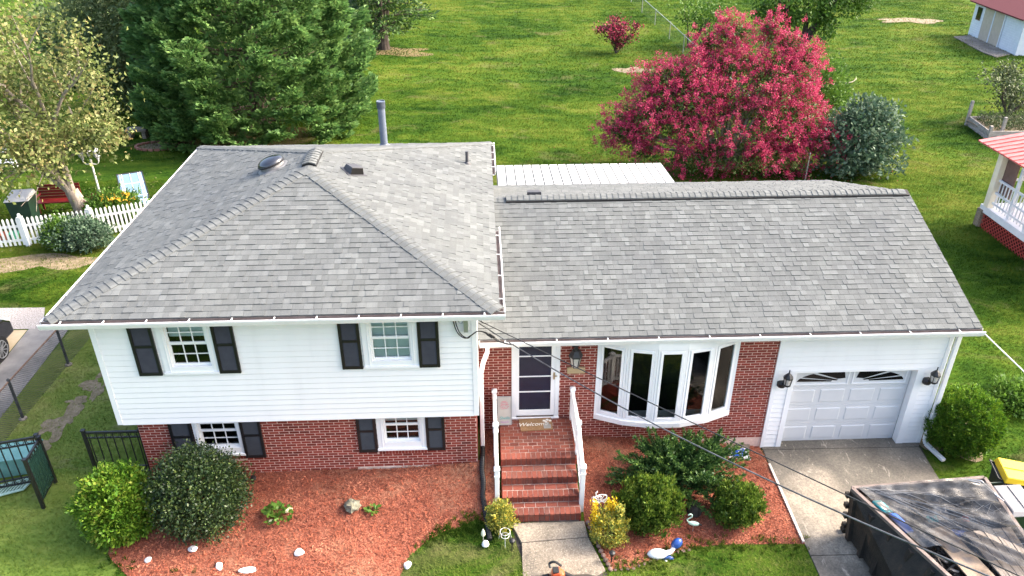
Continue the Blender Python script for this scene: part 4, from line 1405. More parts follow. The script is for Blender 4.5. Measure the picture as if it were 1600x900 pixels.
def sm(pts, n=8):
    P = [Vector(p) for p in pts]
    out = []
    for i in range(len(P)-1):
        p0, p1, p2, p3 = P[max(i-1, 0)], P[i], P[i+1], P[min(i+2, len(P)-1)]
        for k in range(n):
            t = k/n
            out.append(0.5*((2*p1)+(p2-p0)*t+(2*p0-5*p1+4*p2-p3)*t*t+(3*p1-p0-3*p2+p3)*t**3))
    out.append(P[-1])
    return out
for dx in (0, 0.04):
    b.tube(sm([(-6.95+dx, YS-0.03, 4.70), (-6.94+dx, YS-0.05, 4.50), (-6.86+dx, YS-0.10, 4.24), (-6.72+dx, YS-0.14, 4.14), (-6.60, YS-0.2, 4.24), (-6.46, YS-0.25, 4.36), (-6.29+dx, YS-0.3, 4.32), (-6.08+dx, YS-0.34, 4.17), (-5.85+dx, YS-0.4, 4.14)]), 0.011, 6)
for q in ((-6.31, -6.24), (-6.26, -6.19)):
    b.tube([(q[0], YS-0.3, 4.335), (q[0]+0.10, YS-0.32, 4.265)], 0.026, 8)
b.build('entrance_wire', CABLE, house, smooth=True)
b = MB(); b.tube(sm([(-6.85, YS-0.03, 4.62), (-6.83, YS-0.03, 4.43), (-6.78, YS-0.03, 4.40), (-6.745, YS-0.04, 4.46), (-6.70, YS-0.06, 4.47)]), 0.006, 5)
b.build('thin_wire', STEEL, house)

# ------------------------------------------------ brick steps with two railings
steps = thing('brick_steps', 'flight of worn red brick steps and landing leading up to the front door', 'steps', (-5.25, -1.2, 0.35))
SX0, SX1 = -6.06, -4.49
LV = [(1.065, -0.06, -1.365), (0.882, -1.365, -1.735), (0.70, -1.735, -2.095), (0.545, -2.095, -2.43)]
core = MB()
for z, y0, y1 in LV:
    core.box(SX0+0.012, SX1-0.008+0.03*(0.545/z-0.5), y1+0.035, y0 if y0 > -0.1 else y0+0.035, 0.1, z-0.005)
core = core.build('step_core', STEPMORTAR, steps)
pav_a = MB().box(-0.0465, 0.0465, -0.097, 0.097, -0.05, 0).mesh('brick', STEPBRICK)
pav_b = MB().box(-0.0965, 0.0965, -0.047, 0.047, -0.05, 0).mesh('brick', STEPBRICK)
ris = MB().box(-0.0465, 0.0465, 0, 0.06, -0.049, 0.049).mesh('brick', STEPBRICK)
rp = random.Random(9)
def jig(): return Matrix.Rotation(rp.uniform(-0.01, 0.01), 4, 'Z') @ Matrix.Rotation(rp.uniform(-0.008, 0.008), 4, 'X')
for li, (z, y0, y1) in enumerate(LV):
    W_ = SX1-SX0
    n = 15
    dxx = W_/n
    for i in range(n):                                   # header course on the nosing, stands on the riser bricks
        inst('brick', pav_a, steps, Matrix.Translation((SX0+(i+0.5)*dxx, y1+0.095, z+rp.uniform(-0.003, 0.002))) @ jig() @ Matrix.Diagonal((dxx/0.104, 1, 1, 1)))
    rh = z-(LV[li+1][0] if li < 3 else 0.345)-0.052
    for i in range(n):
        inst('brick', ris, steps, Matrix.Translation((SX0+(i+0.5)*dxx, y1+0.012+rp.uniform(0, 0.006), z-0.054-rh/2)) @ Matrix.Diagonal((dxx/0.105, 1, rh/0.102, 1)))
    if li:                                               # stretcher course behind
        d = (y0-y1)-0.20
        m_ = 7
        for i in range(m_):
            inst('brick', pav_b, steps, Matrix.Translation((SX0+(i+0.5)*W_/m_, y1+0.202+d/2, z+rp.uniform(-0.003, 0.001))) @ jig() @ Matrix.Diagonal((W_/m_/0.206, d/0.106, 1, 1)))
    else:
        yy = y1+0.20
        row = 0
        while yy < -0.07:
            h = min(0.104, -0.06-yy)
            m_ = 8
            of = (row % 2)*0.5
            for i in range(m_+1):
                u0, u1 = max(0, i-of), min(m_, i+1-of)
                if u1-u0 < 0.2: continue
                wq = (u1-u0)*W_/m_
                if row >= 6 and i % 3 == 1: pass
                inst('brick', pav_b, steps, Matrix.Translation((SX0+(u0+u1)/2*W_/m_, yy+h/2, z+rp.uniform(-0.003, 0.002))) @ jig() @ Matrix.Diagonal((wq/0.206, h/0.106, 1, 1)))
            yy += 0.106
            row += 1
side = MB()
for z, y0, y1 in LV:
    zz = 0.15
    k = 0
    while zz < z-0.07:
        for sx in (SX0-0.006, SX1-0.03):
            yq = y1+0.01-(k % 2)*0.1
            while yq < y0-0.02:
                a, c2 = max(yq, y1+0.006), min(yq+0.197, y0)
                if c2-a > 0.03: side.box(sx, sx+0.036, a, c2, zz, zz+0.057)
                yq += 0.2077
        zz += 0.0677
        k += 1
tag(side.build('brickwork', BRICK, steps), kind='stuff')

VRAIL = mat('white_railing_vinyl', [(0.78, 0.78, 0.78), (0.83, 0.83, 0.83)], 2, 0.4, spec=0.45)
def railing(x, s, label):
    root = thing('railing', label, 'railing', (x, -1.1, 1.0))
    posts = [(-0.09, 1.05, 1.87), (-1.22, 1.05, 1.86), (-2.14, 0.33, 1.50)]
    for y, z0, z1 in posts:
        b = MB(); b.box(x-0.045, x+0.045, y-0.045, y+0.045, z0, z1)
        p = b.build('post', VRAIL, root, bevel=0.006)
        b = MB()
        b.hexa([(x-.06, y-.06, z1), (x+.06, y-.06, z1), (x+.06, y+.06, z1), (x-.06, y+.06, z1), (x-.06, y-.06, z1+.035), (x+.06, y-.06, z1+.035), (x+.06, y+.06, z1+.035), (x-.06, y+.06, z1+.035)])
        b.hexa([(x-.06, y-.06, z1+.035), (x+.06, y-.06, z1+.035), (x+.06, y+.06, z1+.035), (x-.06, y+.06, z1+.035), (x-.03, y-.03, z1+.06), (x+.03, y-.03, z1+.06), (x+.03, y+.03, z1+.06), (x-.03, y+.03, z1+.06)])
        b.box(x-.055, x+.055, y-.055, y+.055, z1-0.16, z1-0.13)
        b.build('post_cap', VRAIL, p)
    for (ya, za), (yb, zb) in (((-0.135, 1.80), (-1.175, 1.80)), ((-1.265, 1.80), (-2.095, 1.41))):
        b = MB(); b.bar((x, ya, za), (x, yb, zb), 0.07, 0.055)
        b.build('top_rail', VRAIL, root, bevel=0.006)
        zl = 0.66 if za == zb else 0.66
        b = MB(); b.bar((x, ya, za-zl), (x, yb, zb-zl-(0 if za == zb else 0.02)), 0.05, 0.05)
        b.build('bottom_rail', VRAIL, root, bevel=0.004)
        n = 9 if za == zb else 7
        for i in range(n):
            t = (i+0.6)/(n+0.2)
            y, z = ya+(yb-ya)*t, za+(zb-za)*t
            b = MB(); b.box(x-.016, x+.016, y-.016, y+.016, z-zl-0.01, z-0.02)
            b.build('baluster', VRAIL, root)
railing(-6.165, -1, 'white stair railing on the left of the brick steps, nearest the white siding')
railing(-4.45, 1, 'white stair railing on the right of the brick steps, nearest the bow window')

# welcome mat and the sign board beside the door
MATM = mat('coir_mat', [(0.20, 0.11, 0.05), (0.33, 0.20, 0.10)], 40, 0.95, bump=0.5, bscale=150)
PALE = mat('pale_print', (0.72, 0.69, 0.62), 8, 0.8)
GREYP = mat('grey_print', (0.30, 0.29, 0.27), 8, 0.85)
dm = thing('doormat', 'tan coir doormat reading Welcome on the brick landing', 'doormat', (-5.28, -0.28, 1.068))
b = MB(); b.prism([(-5.60, -0.49, 1.069), (-4.90, -0.46, 1.069), (-4.91, -0.06, 1.069), (-5.63, -0.085, 1.069)], (0, 0, 0.02)); b.build('mat', MATM, dm)
def text(name, body, size, loc, rot, m, parent, align='CENTER', shear=0.0, thick=0.001):
    cu = bpy.data.curves.new(name, 'FONT')
    cu.body = body; cu.size = size; cu.align_x = align; cu.shear = shear; cu.extrude = thick
    o = bpy.data.objects.new(name, cu)
    COL.objects.link(o)
    dg = bpy.context.evaluated_depsgraph_get()
    me = bpy.data.meshes.new_from_object(o.evaluated_get(dg))
    bpy.data.objects.remove(o)
    me.materials.clear(); me.materials.append(m)
    o = bpy.data.objects.new(name, me)
    COL.objects.link(o)
    o.parent = parent
    off = ORG.get(parent.name, Vector())
    o.matrix_basis = Matrix.Translation(Vector(loc)-off) @ rot
    return o
text('lettering', 'Welcome', 0.165, (-5.33, -0.33, 1.0905), Matrix.Rotation(0.04, 4, 'Z'), PALE, dm, shear=0.35)
b = MB()
cx, cy = -5.02, -0.27
b.prism([(cx-.07, cy-.16, 1.0895), (cx+.08, cy-.16, 1.0895), (cx+.09, cy-.03, 1.0895), (cx-.08, cy-.03, 1.0895)], (0, 0, .002))
b.prism([(cx-.05, cy-.03, 1.0895), (cx+.06, cy-.03, 1.0895), (cx+.05, cy+.05, 1.0895), (cx-.04, cy+.05, 1.0895)], (0, 0, .002))
b.build('printed_pot', GREYP, dm)
b = MB()
for q, s in (((-.05, .10), .045), ((.02, .13), .05), ((.08, .10), .045), ((-.01, .06), .04)):
    b.prism([(cx+q[0]+s*math.cos(t)*(1 if i % 2 else .5), cy+q[1]+s*math.sin(t)*(1 if i % 2 else .5), 1.0917) for i, t in enumerate(np.linspace(0, 6.28, 13)[:-1])], (0, 0, .0015))
b.build('printed_flower', PALE, dm)
wb = thing('porch_sign', 'grey framed porch board with pink and teal writing leaning left of the front door', 'sign', (-5.94, -0.2, 1.07))
BRD = mat('grey_board', [(0.36, 0.33, 0.29), (0.46, 0.43, 0.39)], 3, 0.7)
MG = mat('grey_frame', (0.30, 0.30, 0.30), 6, 0.5)
lean = lambda x, z, o=0: (x, -0.26+0.20*(z-1.07)/0.62-o, z)
b = MB(); b.hexa([lean(-6.10, 1.075), lean(-5.80, 1.075), lean(-5.80, 1.075, -.015), lean(-6.10, 1.075, -.015), lean(-6.10, 1.70), lean(-5.80, 1.70), lean(-5.80, 1.70, -.015), lean(-6.10, 1.70, -.015)]); b.build('board', BRD, wb)
b = MB()
for p, q in (((-6.10, 1.08), (-5.80, 1.08)), ((-6.10, 1.70), (-5.80, 1.70)), ((-6.10, 1.08), (-6.10, 1.70)), ((-5.80, 1.08), (-5.80, 1.70))):
    b.bar(lean(*p), lean(*q), 0.018, 0.018, (0, 1, 0.3))
b.build('frame', MG, wb)
PINK = mat('pink_paint', (0.56, 0.20, 0.24), 6, 0.7); TEAL = mat('teal_paint', (0.10, 0.36, 0.36), 6, 0.7); LILAC = mat('lilac_paint', (0.42, 0.22, 0.42), 6, 0.7)
RX = Matrix.Rotation(rad(72), 4, 'X')
b = MB()
for i in range(26):
    t = i/25*6.28*1.6
    r_ = 0.03+0.055*abs(math.sin(t*1.3))
    x, z = -5.95+r_*math.cos(t), 1.50+r_*1.2*math.sin(t)
    b.bar(lean(x-.02, z, .004), lean(x+.02, z+.012, .004), .012, .004, (0, -1, 0))
b.build('painted_flower', PINK, wb)
text('lettering', 'Shells', 0.10, lean(-5.95, 1.20, .004), RX, TEAL, wb, shear=0.2)
text('lettering', 'beach', 0.075, lean(-5.95, 1.12, .004), RX, LILAC, wb, shear=0.2)

# ------------------------------------------------ rocks and garden ornaments
WST = mat('white_stone', [(0.62, 0.60, 0.57), (0.80, 0.79, 0.77)], 9, 0.8, bump=0.4, bscale=22)
GST = mat('lichen_stone', [(0.075, 0.075, 0.055), (0.17, 0.165, 0.12), (0.25, 0.24, 0.19)], 14, 0.9, bump=0.9, bscale=24)
def stone(name, x, y, s, m, seed, label, group=None, cat='stone'):
    me = rock_mesh(name, m, seed, (10, 5))
    o = bpy.data.objects.new(name, me)
    COL.objects.link(o)
    o.location = (x, y, gz(x, y)+s[2]*0.42)
    o.scale = s
    o.rotation_euler = (0.1, 0.15, seed*1.3)
    sb = o.modifiers.new('sub', 'SUBSURF'); sb.levels = 1; sb.render_levels = 2
    rj = random.Random(seed+100)
    for v in me.vertices: v.co = v.co*rj.uniform(.78, 1.22)
    if m is GST: sb.subdivision_type = 'SIMPLE'
    return tag(o, label, cat, group)
stone('rock', -9.10, -2.08, (0.185, 0.16, 0.20), GST, 21, 'rough grey brown lichen covered rock on the red mulch', cat='rock')
G = 'white stones on the left mulch bed'
stone('white_stone', -12.03, -2.97, (0.115, 0.085, 0.09), WST, 31, 'white stone below the dark holly bush at the upper edge of the row', G)
stone('white_stone', -12.80, -3.2, (0.075, 0.075, 0.07), WST, 32, 'small greyish white stone nearest the bright green bush at the bed corner', G)
stone('white_stone', -11.42, -3.40, (0.11, 0.075, 0.075), WST, 33, 'oval white stone just left of the flattest white stone', G)
stone('white_stone', -10.86, -3.50, (0.175, 0.075, 0.06), WST, 34, 'long flat jagged white stone at the front of the mulch bed', G)
stone('white_stone', -9.98, -3.12, (0.105, 0.10, 0.09), WST, 35, 'white stone in the mulch in front of the lichen covered rock', G)
stone('white_stone', -7.90, -3.42, (0.08, 0.095, 0.10), WST, 36, 'white stone at the edge where the mulch meets the front grass', G)

b = MB(); b.tube([(-11.24, -1.33, 0.6), (-11.24, -1.33, 0.70)], 0.012, 6); b.lathe((-11.24, -1.33, 0.68), [(0.05, 0), (0.06, .04), (0.045, .09)], 10)
tag(b.build('garden_light', RUBBER, None, org=(-11.24, -1.33, 0.62)), 'tiny black garden light in the mulch right of the dark holly', 'light')
for (x, y, lb) in ((-5.90, -3.03, 'small black stake light at the left edge of the front walk'), (-4.0, -3.38, 'small black stake light under the yellow variegated shrub right of the walk')):
    z = gz(x, y)
    r_ = thing('stake_light', lb, 'light', (x, y, z))
    b = MB(); b.tube([(x, y, z-.02), (x, y, z+.22)], 0.012, 6); b.build('stake', RUBBER, r_)
    b = MB(); b.lathe((x, y, z+.20), [(0.03, 0), (0.055, .07), (0.062, .075), (0.062, .095), (0.02, .12)], 10); b.build('lamp_head', RUBBER, r_)
# white tulip ornament
WHT = mat('white_enamel', (0.80, 0.80, 0.78), 6, 0.35, spec=0.5)
CRM = mat('cream_enamel', (0.70, 0.72, 0.56), 6, 0.35)
z = gz(-6.46, -2.92)
r_ = thing('tulip_ornament', 'cream tulip and white bulb ornament on a stake in the grass left of the walk', 'ornament', (-6.46, -2.92, z))
b = MB(); b.tube([(-6.46, -2.92, z-.02), (-6.46, -2.92, z+.30)], 0.008, 6); b.build('stake', STEEL, r_)
b = MB(); b.lathe((-6.46, -2.92, z+.27), [(0.015, 0), (0.042, .05), (0.035, .13), (0.006, .20)], 8); b.build('tulip', CRM, r_, smooth=True)
b = MB(); b.lathe((-6.42, -2.95, z+.03), [(0.03, 0), (0.075, .05), (0.06, .11), (0.02, .14)], 10); b.build('bulb', WHT, r_, smooth=True)
# wire plant stand
z = gz(-6.03, -2.83)
r_ = thing('plant_stand', 'empty white wire plant stand beside the front walk', 'plant stand', (-6.03, -2.83, z))
b = MB()
for k in range(3):
    a = k*2.09+0.5
    b = MB(); b.tube([(-6.03+.15*math.cos(a), -2.83+.15*math.sin(a), z-.02), (-6.03+.10*math.cos(a), -2.83+.10*math.sin(a), z+.30)], 0.0045, 5); b.build('leg', WHT, r_)
for rr_, zz in ((0.10, .29), (0.08, .18)):
    b = MB(); b.tube([(-6.03+rr_*math.cos(t), -2.83+rr_*math.sin(t), z+zz) for t in np.linspace(0, 6.283, 17)], 0.0045, 5); b.build('ring', WHT, r_)
# twisted wire basket behind the yellow shrub
r_ = thing('wire_ornament', 'white curled wire butterfly ornament above the yellow variegated shrub', 'ornament', (-4.13, -2.42, 0.3))
b = MB()
for k in range(9):
    a = k*0.7
    b.tube([(-4.13+.02*math.cos(a), -2.42, .86+.02*math.sin(a)), (-4.13+.13*math.cos(a), -2.42+.04*math.sin(3*a), .92+.09*math.sin(a)), (-4.13+.16*math.cos(a+.5), -2.42+.05*math.cos(2*a), .92+.10*math.sin(a+.5))], 0.008, 5)
b.tube([(-4.13+.15*math.cos(t), -2.42+.04*math.cos(t), .92+.10*math.sin(t)) for t in np.linspace(0, 6.283, 19)], 0.009, 5)
b.tube([(-4.20, -2.42, .98), (-4.22, -2.44, 1.10), (-4.19, -2.44, 1.13)], 0.014, 5)
b.build('wire_wings', WHT, r_)
b = MB(); b.tube([(-4.13, -2.42, .25), (-4.13, -2.42, .86)], 0.007, 5); b.build('stake', STEEL, r_)
# blue and white goose
BLUE = mat('glossy_blue', [(0.015, 0.05, 0.22), (0.03, 0.09, 0.33)], 5, 0.2, spec=0.6)
def ellip(mb, c, r, n=12, k=7, tilt=0, roll=0):
    pts = [(math.cos(t), math.sin(t)) for t in np.linspace(-1.5, 1.5, k)]
    q = MB(); q.lathe((0, 0, 0), [(p[0], p[1]) for p in pts], n)
    M_ = Matrix.Translation(c) @ Matrix.Rotation(roll, 4, 'Z') @ Matrix.Rotation(tilt, 4, 'Y') @ Matrix.Diagonal((r[0], r[1], r[2], 1))
    n0 = len(mb.v)
    mb.v += [tuple(M_ @ Vector(p)) for p in q.v]
    mb.f += [tuple(i+n0 for i in f) for f in q.f]
    mb.m += q.m
    return mb
r_ = thing('goose_ornament', 'white goose ornament with a glossy blue head lying at the edge of the right lawn', 'ornament', (-2.9, -3.2, 0.1))
b = MB(); ellip(b, (-3.07, -3.2, .18), (.20, .11, .10)); b.build('body', WHT, r_, smooth=True)
b = MB(); b.tube(sm([(-2.93, -3.2, .18), (-2.80, -3.16, .19), (-2.72, -3.10, .24)]), [.05]*8+[.042]*9, 8); b.build('neck', WHT, r_, smooth=True)
b = MB(); ellip(b, (-2.665, -3.06, .30), (.13, .09, .10), tilt=-0.7, roll=0.3); b.build('head', BLUE, r_, smooth=True)
b = MB(); ellip(b, (-2.86, -3.25, .11), (.12, .05, .05)); b.build('wing', BLUE, r_, smooth=True)
b = MB(); ellip(b, (-2.91, -3.30, .09), (.03, .03, .03)); b.build('foot', WHT, r_, smooth=True)
# mint heron
MINT = mat('mint_enamel', [(0.38, 0.58, 0.47), (0.60, 0.74, 0.64)], 10, 0.4)
r_ = thing('heron_ornament', 'small mint green heron ornament with black wing tip in the mulch', 'ornament', (-2.28, -2.6, 0.1))
b = MB(); ellip(b, (-2.22, -2.6, .34), (.13, .045, .05), tilt=0.25); b.build('body', MINT, r_, smooth=True)
b = MB(); b.tube(sm([(-2.32, -2.6, .38), (-2.37, -2.6, .45), (-2.29, -2.6, .52), (-2.28, -2.6, .57), (-2.32, -2.6, .60), (-2.36, -2.6, .575)]), 0.014, 6); b.build('neck', MINT, r_, smooth=True)
b = MB(); ellip(b, (-2.11, -2.6, .315), (.07, .03, .022), tilt=0.45); b.build('wing_tip', RUBBER, r_, smooth=True)
b = MB(); b.tube([(-2.22, -2.6, .05), (-2.22, -2.6, .30)], 0.007, 5); b.build('leg', STEEL, r_)
b = MB(); b.lathe((-2.08, -2.12, .08), [(.14, 0), (.16, .1), (.12, .26), (.10, .30)], 10); ellip(b, (-2.0, -2.1, .12), (.12, .1, .09))
tag(b.build('tree_stump', mat('dark_stump', [(0.02, 0.016, 0.014), (0.07, 0.06, 0.055)], 18, 0.95, bump=0.8, bscale=40, stretch=(1, 1, 0.2)), None, org=(-2.08, -2.12, .1)), 'dark weathered stump between the two round bushes', 'stump')
# bagged item with blue print by the brick wall
r_ = thing('product_bag', 'white plastic bag with a blue printed label lying by the brick wall', 'bag', (-0.62, -0.33, 0.06))
BLUEP = mat('blue_print', [(0.015, 0.07, 0.36), (0.02, 0.10, 0.45)], 5, 0.35)
BGP = mat('white_plastic', (0.62, 0.64, 0.66), 7, 0.35, bump=0.4, bscale=14)
b = MB(); b.hexa([(-.92, -.52, .075), (-.36, -.52, .065), (-.34, -.14, .07), (-.82, -.14, .08), (-.88, -.49, .155), (-.40, -.49, .145), (-.40, -.18, .15), (-.80, -.18, .16)]); b.build('bag', BGP, r_, bevel=0.02)
b = MB(); b.hexa([(-.80, -.45, .153), (-.46, -.45, .148), (-.46, -.21, .152), (-.72, -.21, .157), (-.80, -.45, .158), (-.46, -.45, .153), (-.46, -.21, .157), (-.72, -.21, .162)]); b.build('label', BLUEP, r_)
b = MB(); b.box(-.62, -.55, -.38, -.31, .157, .1605); b.box(-.70, -.52, -.26, -.24, .159, .1625); b.build('label_print', PALE, r_)
GRN = mat('green_plastic', [(0.03, 0.20, 0.13), (0.06, 0.30, 0.20)], 10, 0.4)
b = MB()
for k in range(4):
    b.tube([(-1.08+.13*math.cos(t), -.42+.09*math.sin(t), .13+.03*k) for t in np.linspace(0, 6.283, 19)], 0.02, 6)
tag(b.build('garden_hose', GRN, None, org=(-1.08, -.42, .1), smooth=True), 'coiled green garden hose beside the bag with the blue label', 'hose')
b = MB(); b.prism([(-1.45, -.02, .12), (-.25, -.02, .06), (-.32, -.22, .06), (-.75, -.30, .08), (-1.3, -.34, .12)], (0, 0, .05))
tag(b.build('splash_pad', CONC, None, org=(-.9, -.1, .05)), 'thin concrete pad along the foot of the brick wall beside the garage', 'slab')
# leaf blower
ORA = mat('orange_plastic', [(0.55, 0.075, 0.02), (0.66, 0.11, 0.03)], 6, 0.35, spec=0.5)
z = wz(-3.7)
r_ = thing('leaf_blower', 'orange and black handheld leaf blower lying on the front walk', 'leaf blower', (-5.08, -3.72, z))
b = MB()
b.hexa([(-5.21, -3.84, z+.02), (-4.98, -3.86, z+.02), (-4.96, -3.62, z+.02), (-5.20, -3.60, z+.02), (-5.18, -3.81, z+.21), (-5.03, -3.82, z+.24), (-5.02, -3.66, z+.26), (-5.17, -3.64, z+.22)])
ellip(b, (-5.03, -3.74, z+.13), (.10, .11, .11)); b.build('housing', ORA, r_, bevel=.02)
b = MB(); b.box(-5.17, -5.05, -3.80, -3.66, z+.215, z+.255); b.build('air_filter_cover', RUBBER, r_, bevel=.01)
b = MB(); b.tube(sm([(-5.20, -3.66, z+.22), (-5.22, -3.60, z+.27), (-5.12, -3.60, z+.31), (-5.0, -3.64, z+.24)]), 0.024, 7); b.build('handle', RUBBER, r_, smooth=True)
b = MB(); b.tube([(-4.98, -3.72, z+.13), (-4.80, -3.80, z+.10), (-4.55, -4.0, z+.07)], [.055, .05, .04], 10); b.build('blower_tube', RUBBER, r_, smooth=True)
b = MB(); b.tube([(-5.24, -3.72, z+.10), (-5.32, -3.70, z+.05)], .03, 7); b.box(-5.36, -5.28, -3.76, -3.66, z+.005, z+.05); b.build('starter', RUBBER, r_)

WHP = mat('white_lid_plastic', [(0.42, 0.42, 0.44), (0.52, 0.52, 0.54)], 3, 0.4)
# ------------------------------------------------ dumpster and its load
RUST = mat('rusty_black_steel', [(0.008, 0.0075, 0.007), (0.022, 0.018, 0.014), (0.085, 0.042, 0.022)], 4.5, 0.75, bump=0.5, bscale=30, lo=0.35, hi=0.85)
RIM = mat('worn_rim', [(0.10, 0.075, 0.065), (0.22, 0.17, 0.15)], 7, 0.7)
dp = thing('dumpster', 'black rusty roll off dumpster full of debris on the driveway', 'dumpster', (2.2, -4.3, 0.03))
RBL, RBR = Vector((.80, -2.66, 1.2)), Vector((3.56, -2.48, 1.2))
RFL, RFR = Vector((1.92, -5.75, 1.2)), Vector((3.30, -5.75, 1.2))
BBL, BBR = Vector((.90, -2.74, .1)), Vector((3.46, -2.58, .1))
BFL, BFR = Vector((1.25, -5.75, .1)), Vector((3.25, -5.75, .1))
b = MB()
def wallq(mb, a, c2, d, e, t):
    n_ = (c2-a).cross(d-a).normalized()*t
    mb.hexa([a, c2, c2+n_, a+n_, d, e, e+n_, d+n_])
wallq(b, BBL, BFL, RBL, RFL, 0.03); wallq(b, BFR, BBR, RFR, RBR, 0.03); wallq(b, BBR, BBL, RBR, RBL, 0.03); wallq(b, BFL, BFR, RFL, RFR, 0.03)
b.face([BBL, BBR, BFR, BFL])
b.build('tub', RUST, dp)
b = MB()
for i in range(7):
    t = (i+0.4)/7
    p, q = BBL.lerp(BFL, t), RBL.lerp(RFL, t)
    o_ = Vector((-0.045, -0.01, 0))
    b = MB(); b.bar(p+o_, q+o_*1.2-Vector((0, 0, .06)), 0.13, 0.11, (0, 1, 0)); b.build('rib', RUST, dp)
b = MB()
for i in range(6):
    t = (i+0.4)/6
    p, q = BBR.lerp(BFR, t), RBR.lerp(RFR, t)
    o_ = Vector((0.045, -0.01, 0))
    b = MB(); b.bar(p+o_, q+o_*1.2-Vector((0, 0, .06)), 0.13, 0.11, (0, 1, 0)); b.build('rib', RUST, dp)
b = MB()
for p, q in ((RBL, RFL), (RBR, RFR), (RBL, RBR), (RFL, RFR)):
    b.bar(p+Vector((0, 0, .02)), q+Vector((0, 0, .02)), 0.075, 0.07)
b.build('top_rim', RIM, dp, bevel=0.006)
b = MB()
for p in (BBL, BBR): b.tube([p+Vector((0, .05, -.02)), p+Vector((0, .16, -.02))], .07, 10)
for i in range(4):
    p = RBL.lerp(BBL, (i+.6)/4.3)+Vector((-.04, .02, 0)); b.box(p.x-.05, p.x+.03, p.y-.05, p.y+.06, p.z-.05, p.z+.04)
b.build('hinge', RUST, dp)
def inside(u, v, z):
    a = RBL.lerp(RBR, u); c2 = RFL.lerp(RFR, u)
    p = a.lerp(c2, v); p.z = z
    return p
# debris
r2 = random.Random(17)
DEB = mat('debris', [(0.015, 0.015, 0.016), (0.045, 0.04, 0.036), (0.12, 0.10, 0.08), (0.30, 0.28, 0.26)], 9, 0.9, rnd=0.9)
b = MB()
b.grid(lambda u, v: inside(.02+.96*u, .01+.98*v, .92+.16*math.sin(7*u)*math.sin(6*v+1)+r2.uniform(-.05, .05)), 26, 26)
for i in range(420):
    p = inside(r2.uniform(.04, .94), r2.uniform(.02, .95), r2.uniform(.95, 1.12))
    d = Vector((r2.uniform(-1, 1), r2.uniform(-1, 1), r2.uniform(-.3, .3))).normalized()
    b.bar(p-d*r2.uniform(.03, .16), p+d*r2.uniform(.03, .16), r2.uniform(.01, .08), r2.uniform(.008, .03))
tag(b.build('debris', DEB, None, org=(2.2, -4.2, .9)), 'broken roofing and building debris filling the dumpster', 'debris', None, 'stuff')
WOOD = mat('weathered_board', [(0.13, 0.105, 0.085), (0.195, 0.165, 0.14), (0.245, 0.21, 0.18)], 5, 0.85, rnd=0.2, bump=0.3, bscale=40, stretch=(5, 0.6, 1))
for i in range(5):
    u0 = .52+.082*i
    b = MB()
    p = [inside(u0, .40, 1.185+.01*i), inside(u0+.078, .40, 1.185+.01*i), inside(u0+.078, .97, 1.16), inside(u0, .97, 1.16)]
    b.prism(p[::-1], (0, 0, .03))
    tag(b.build('deck_board', WOOD, None, org=tuple(p[0])), ['leftmost tan deck board in the dumpster, next to the stained plywood', 'second tan deck board from the plywood in the dumpster', 'middle one of the five tan deck boards in the dumpster', 'fourth tan deck board from the plywood, second from the right rim side', 'rightmost tan deck board in the dumpster, nearest the grey bin'][i], 'board', 'deck boards in the dumpster')
PLY = mat('stained_plywood', [(0.11, 0.08, 0.058), (0.24, 0.18, 0.13), (0.12, 0.105, 0.10)], 3.5, 0.85, bump=0.2)
b = MB(); p = [inside(.24, .36, 1.20), inside(.44, .34, 1.17), inside(.50, .97, 1.15), inside(.15, .95, 1.14)]
b.prism(p[::-1], (0, 0, .025)); tag(b.build('plywood_sheet', PLY, None, org=tuple(p[0])), 'stained brown plywood sheet left of the tan boards in the dumpster', 'plywood')
BLB = mat('blue_film', [(0.01, 0.06, 0.36), (0.02, 0.11, 0.55)], 8, 0.3, bump=0.4, bscale=18)
TLB = mat('teal_print', [(0.02, 0.34, 0.38), (0.05, 0.48, 0.50)], 8, 0.4)
b = MB(); p = [inside(.045, .235, 1.22), inside(.115, .235, 1.22), inside(.115, .375, 1.19), inside(.045, .375, 1.19)]
b.prism(p[::-1], (0, 0, .06)); tag(b.build('blue_bag', BLB, None, org=tuple(p[0]), bevel=.02), 'bright blue plastic sack jammed against the left rim of the dumpster', 'sack')
b = MB(); p = [inside(.035, .125, 1.22), inside(.10, .125, 1.22), inside(.10, .225, 1.22), inside(.035, .225, 1.22)]
b.prism(p[::-1], (0, 0, .05)); o = b.build('teal_box', TLB, None, org=tuple(p[0]), bevel=.008)
tag(o, 'small teal box with white print at the left rim of the dumpster', 'box')
b = MB(); q = [x+Vector((0, 0, .053)) for x in p]; c0_ = (q[0]+q[2])/2
b.prism([c0_.lerp(k, .62) for k in q][::-1], (0, 0, .001))
b.build('print', PALE, o)
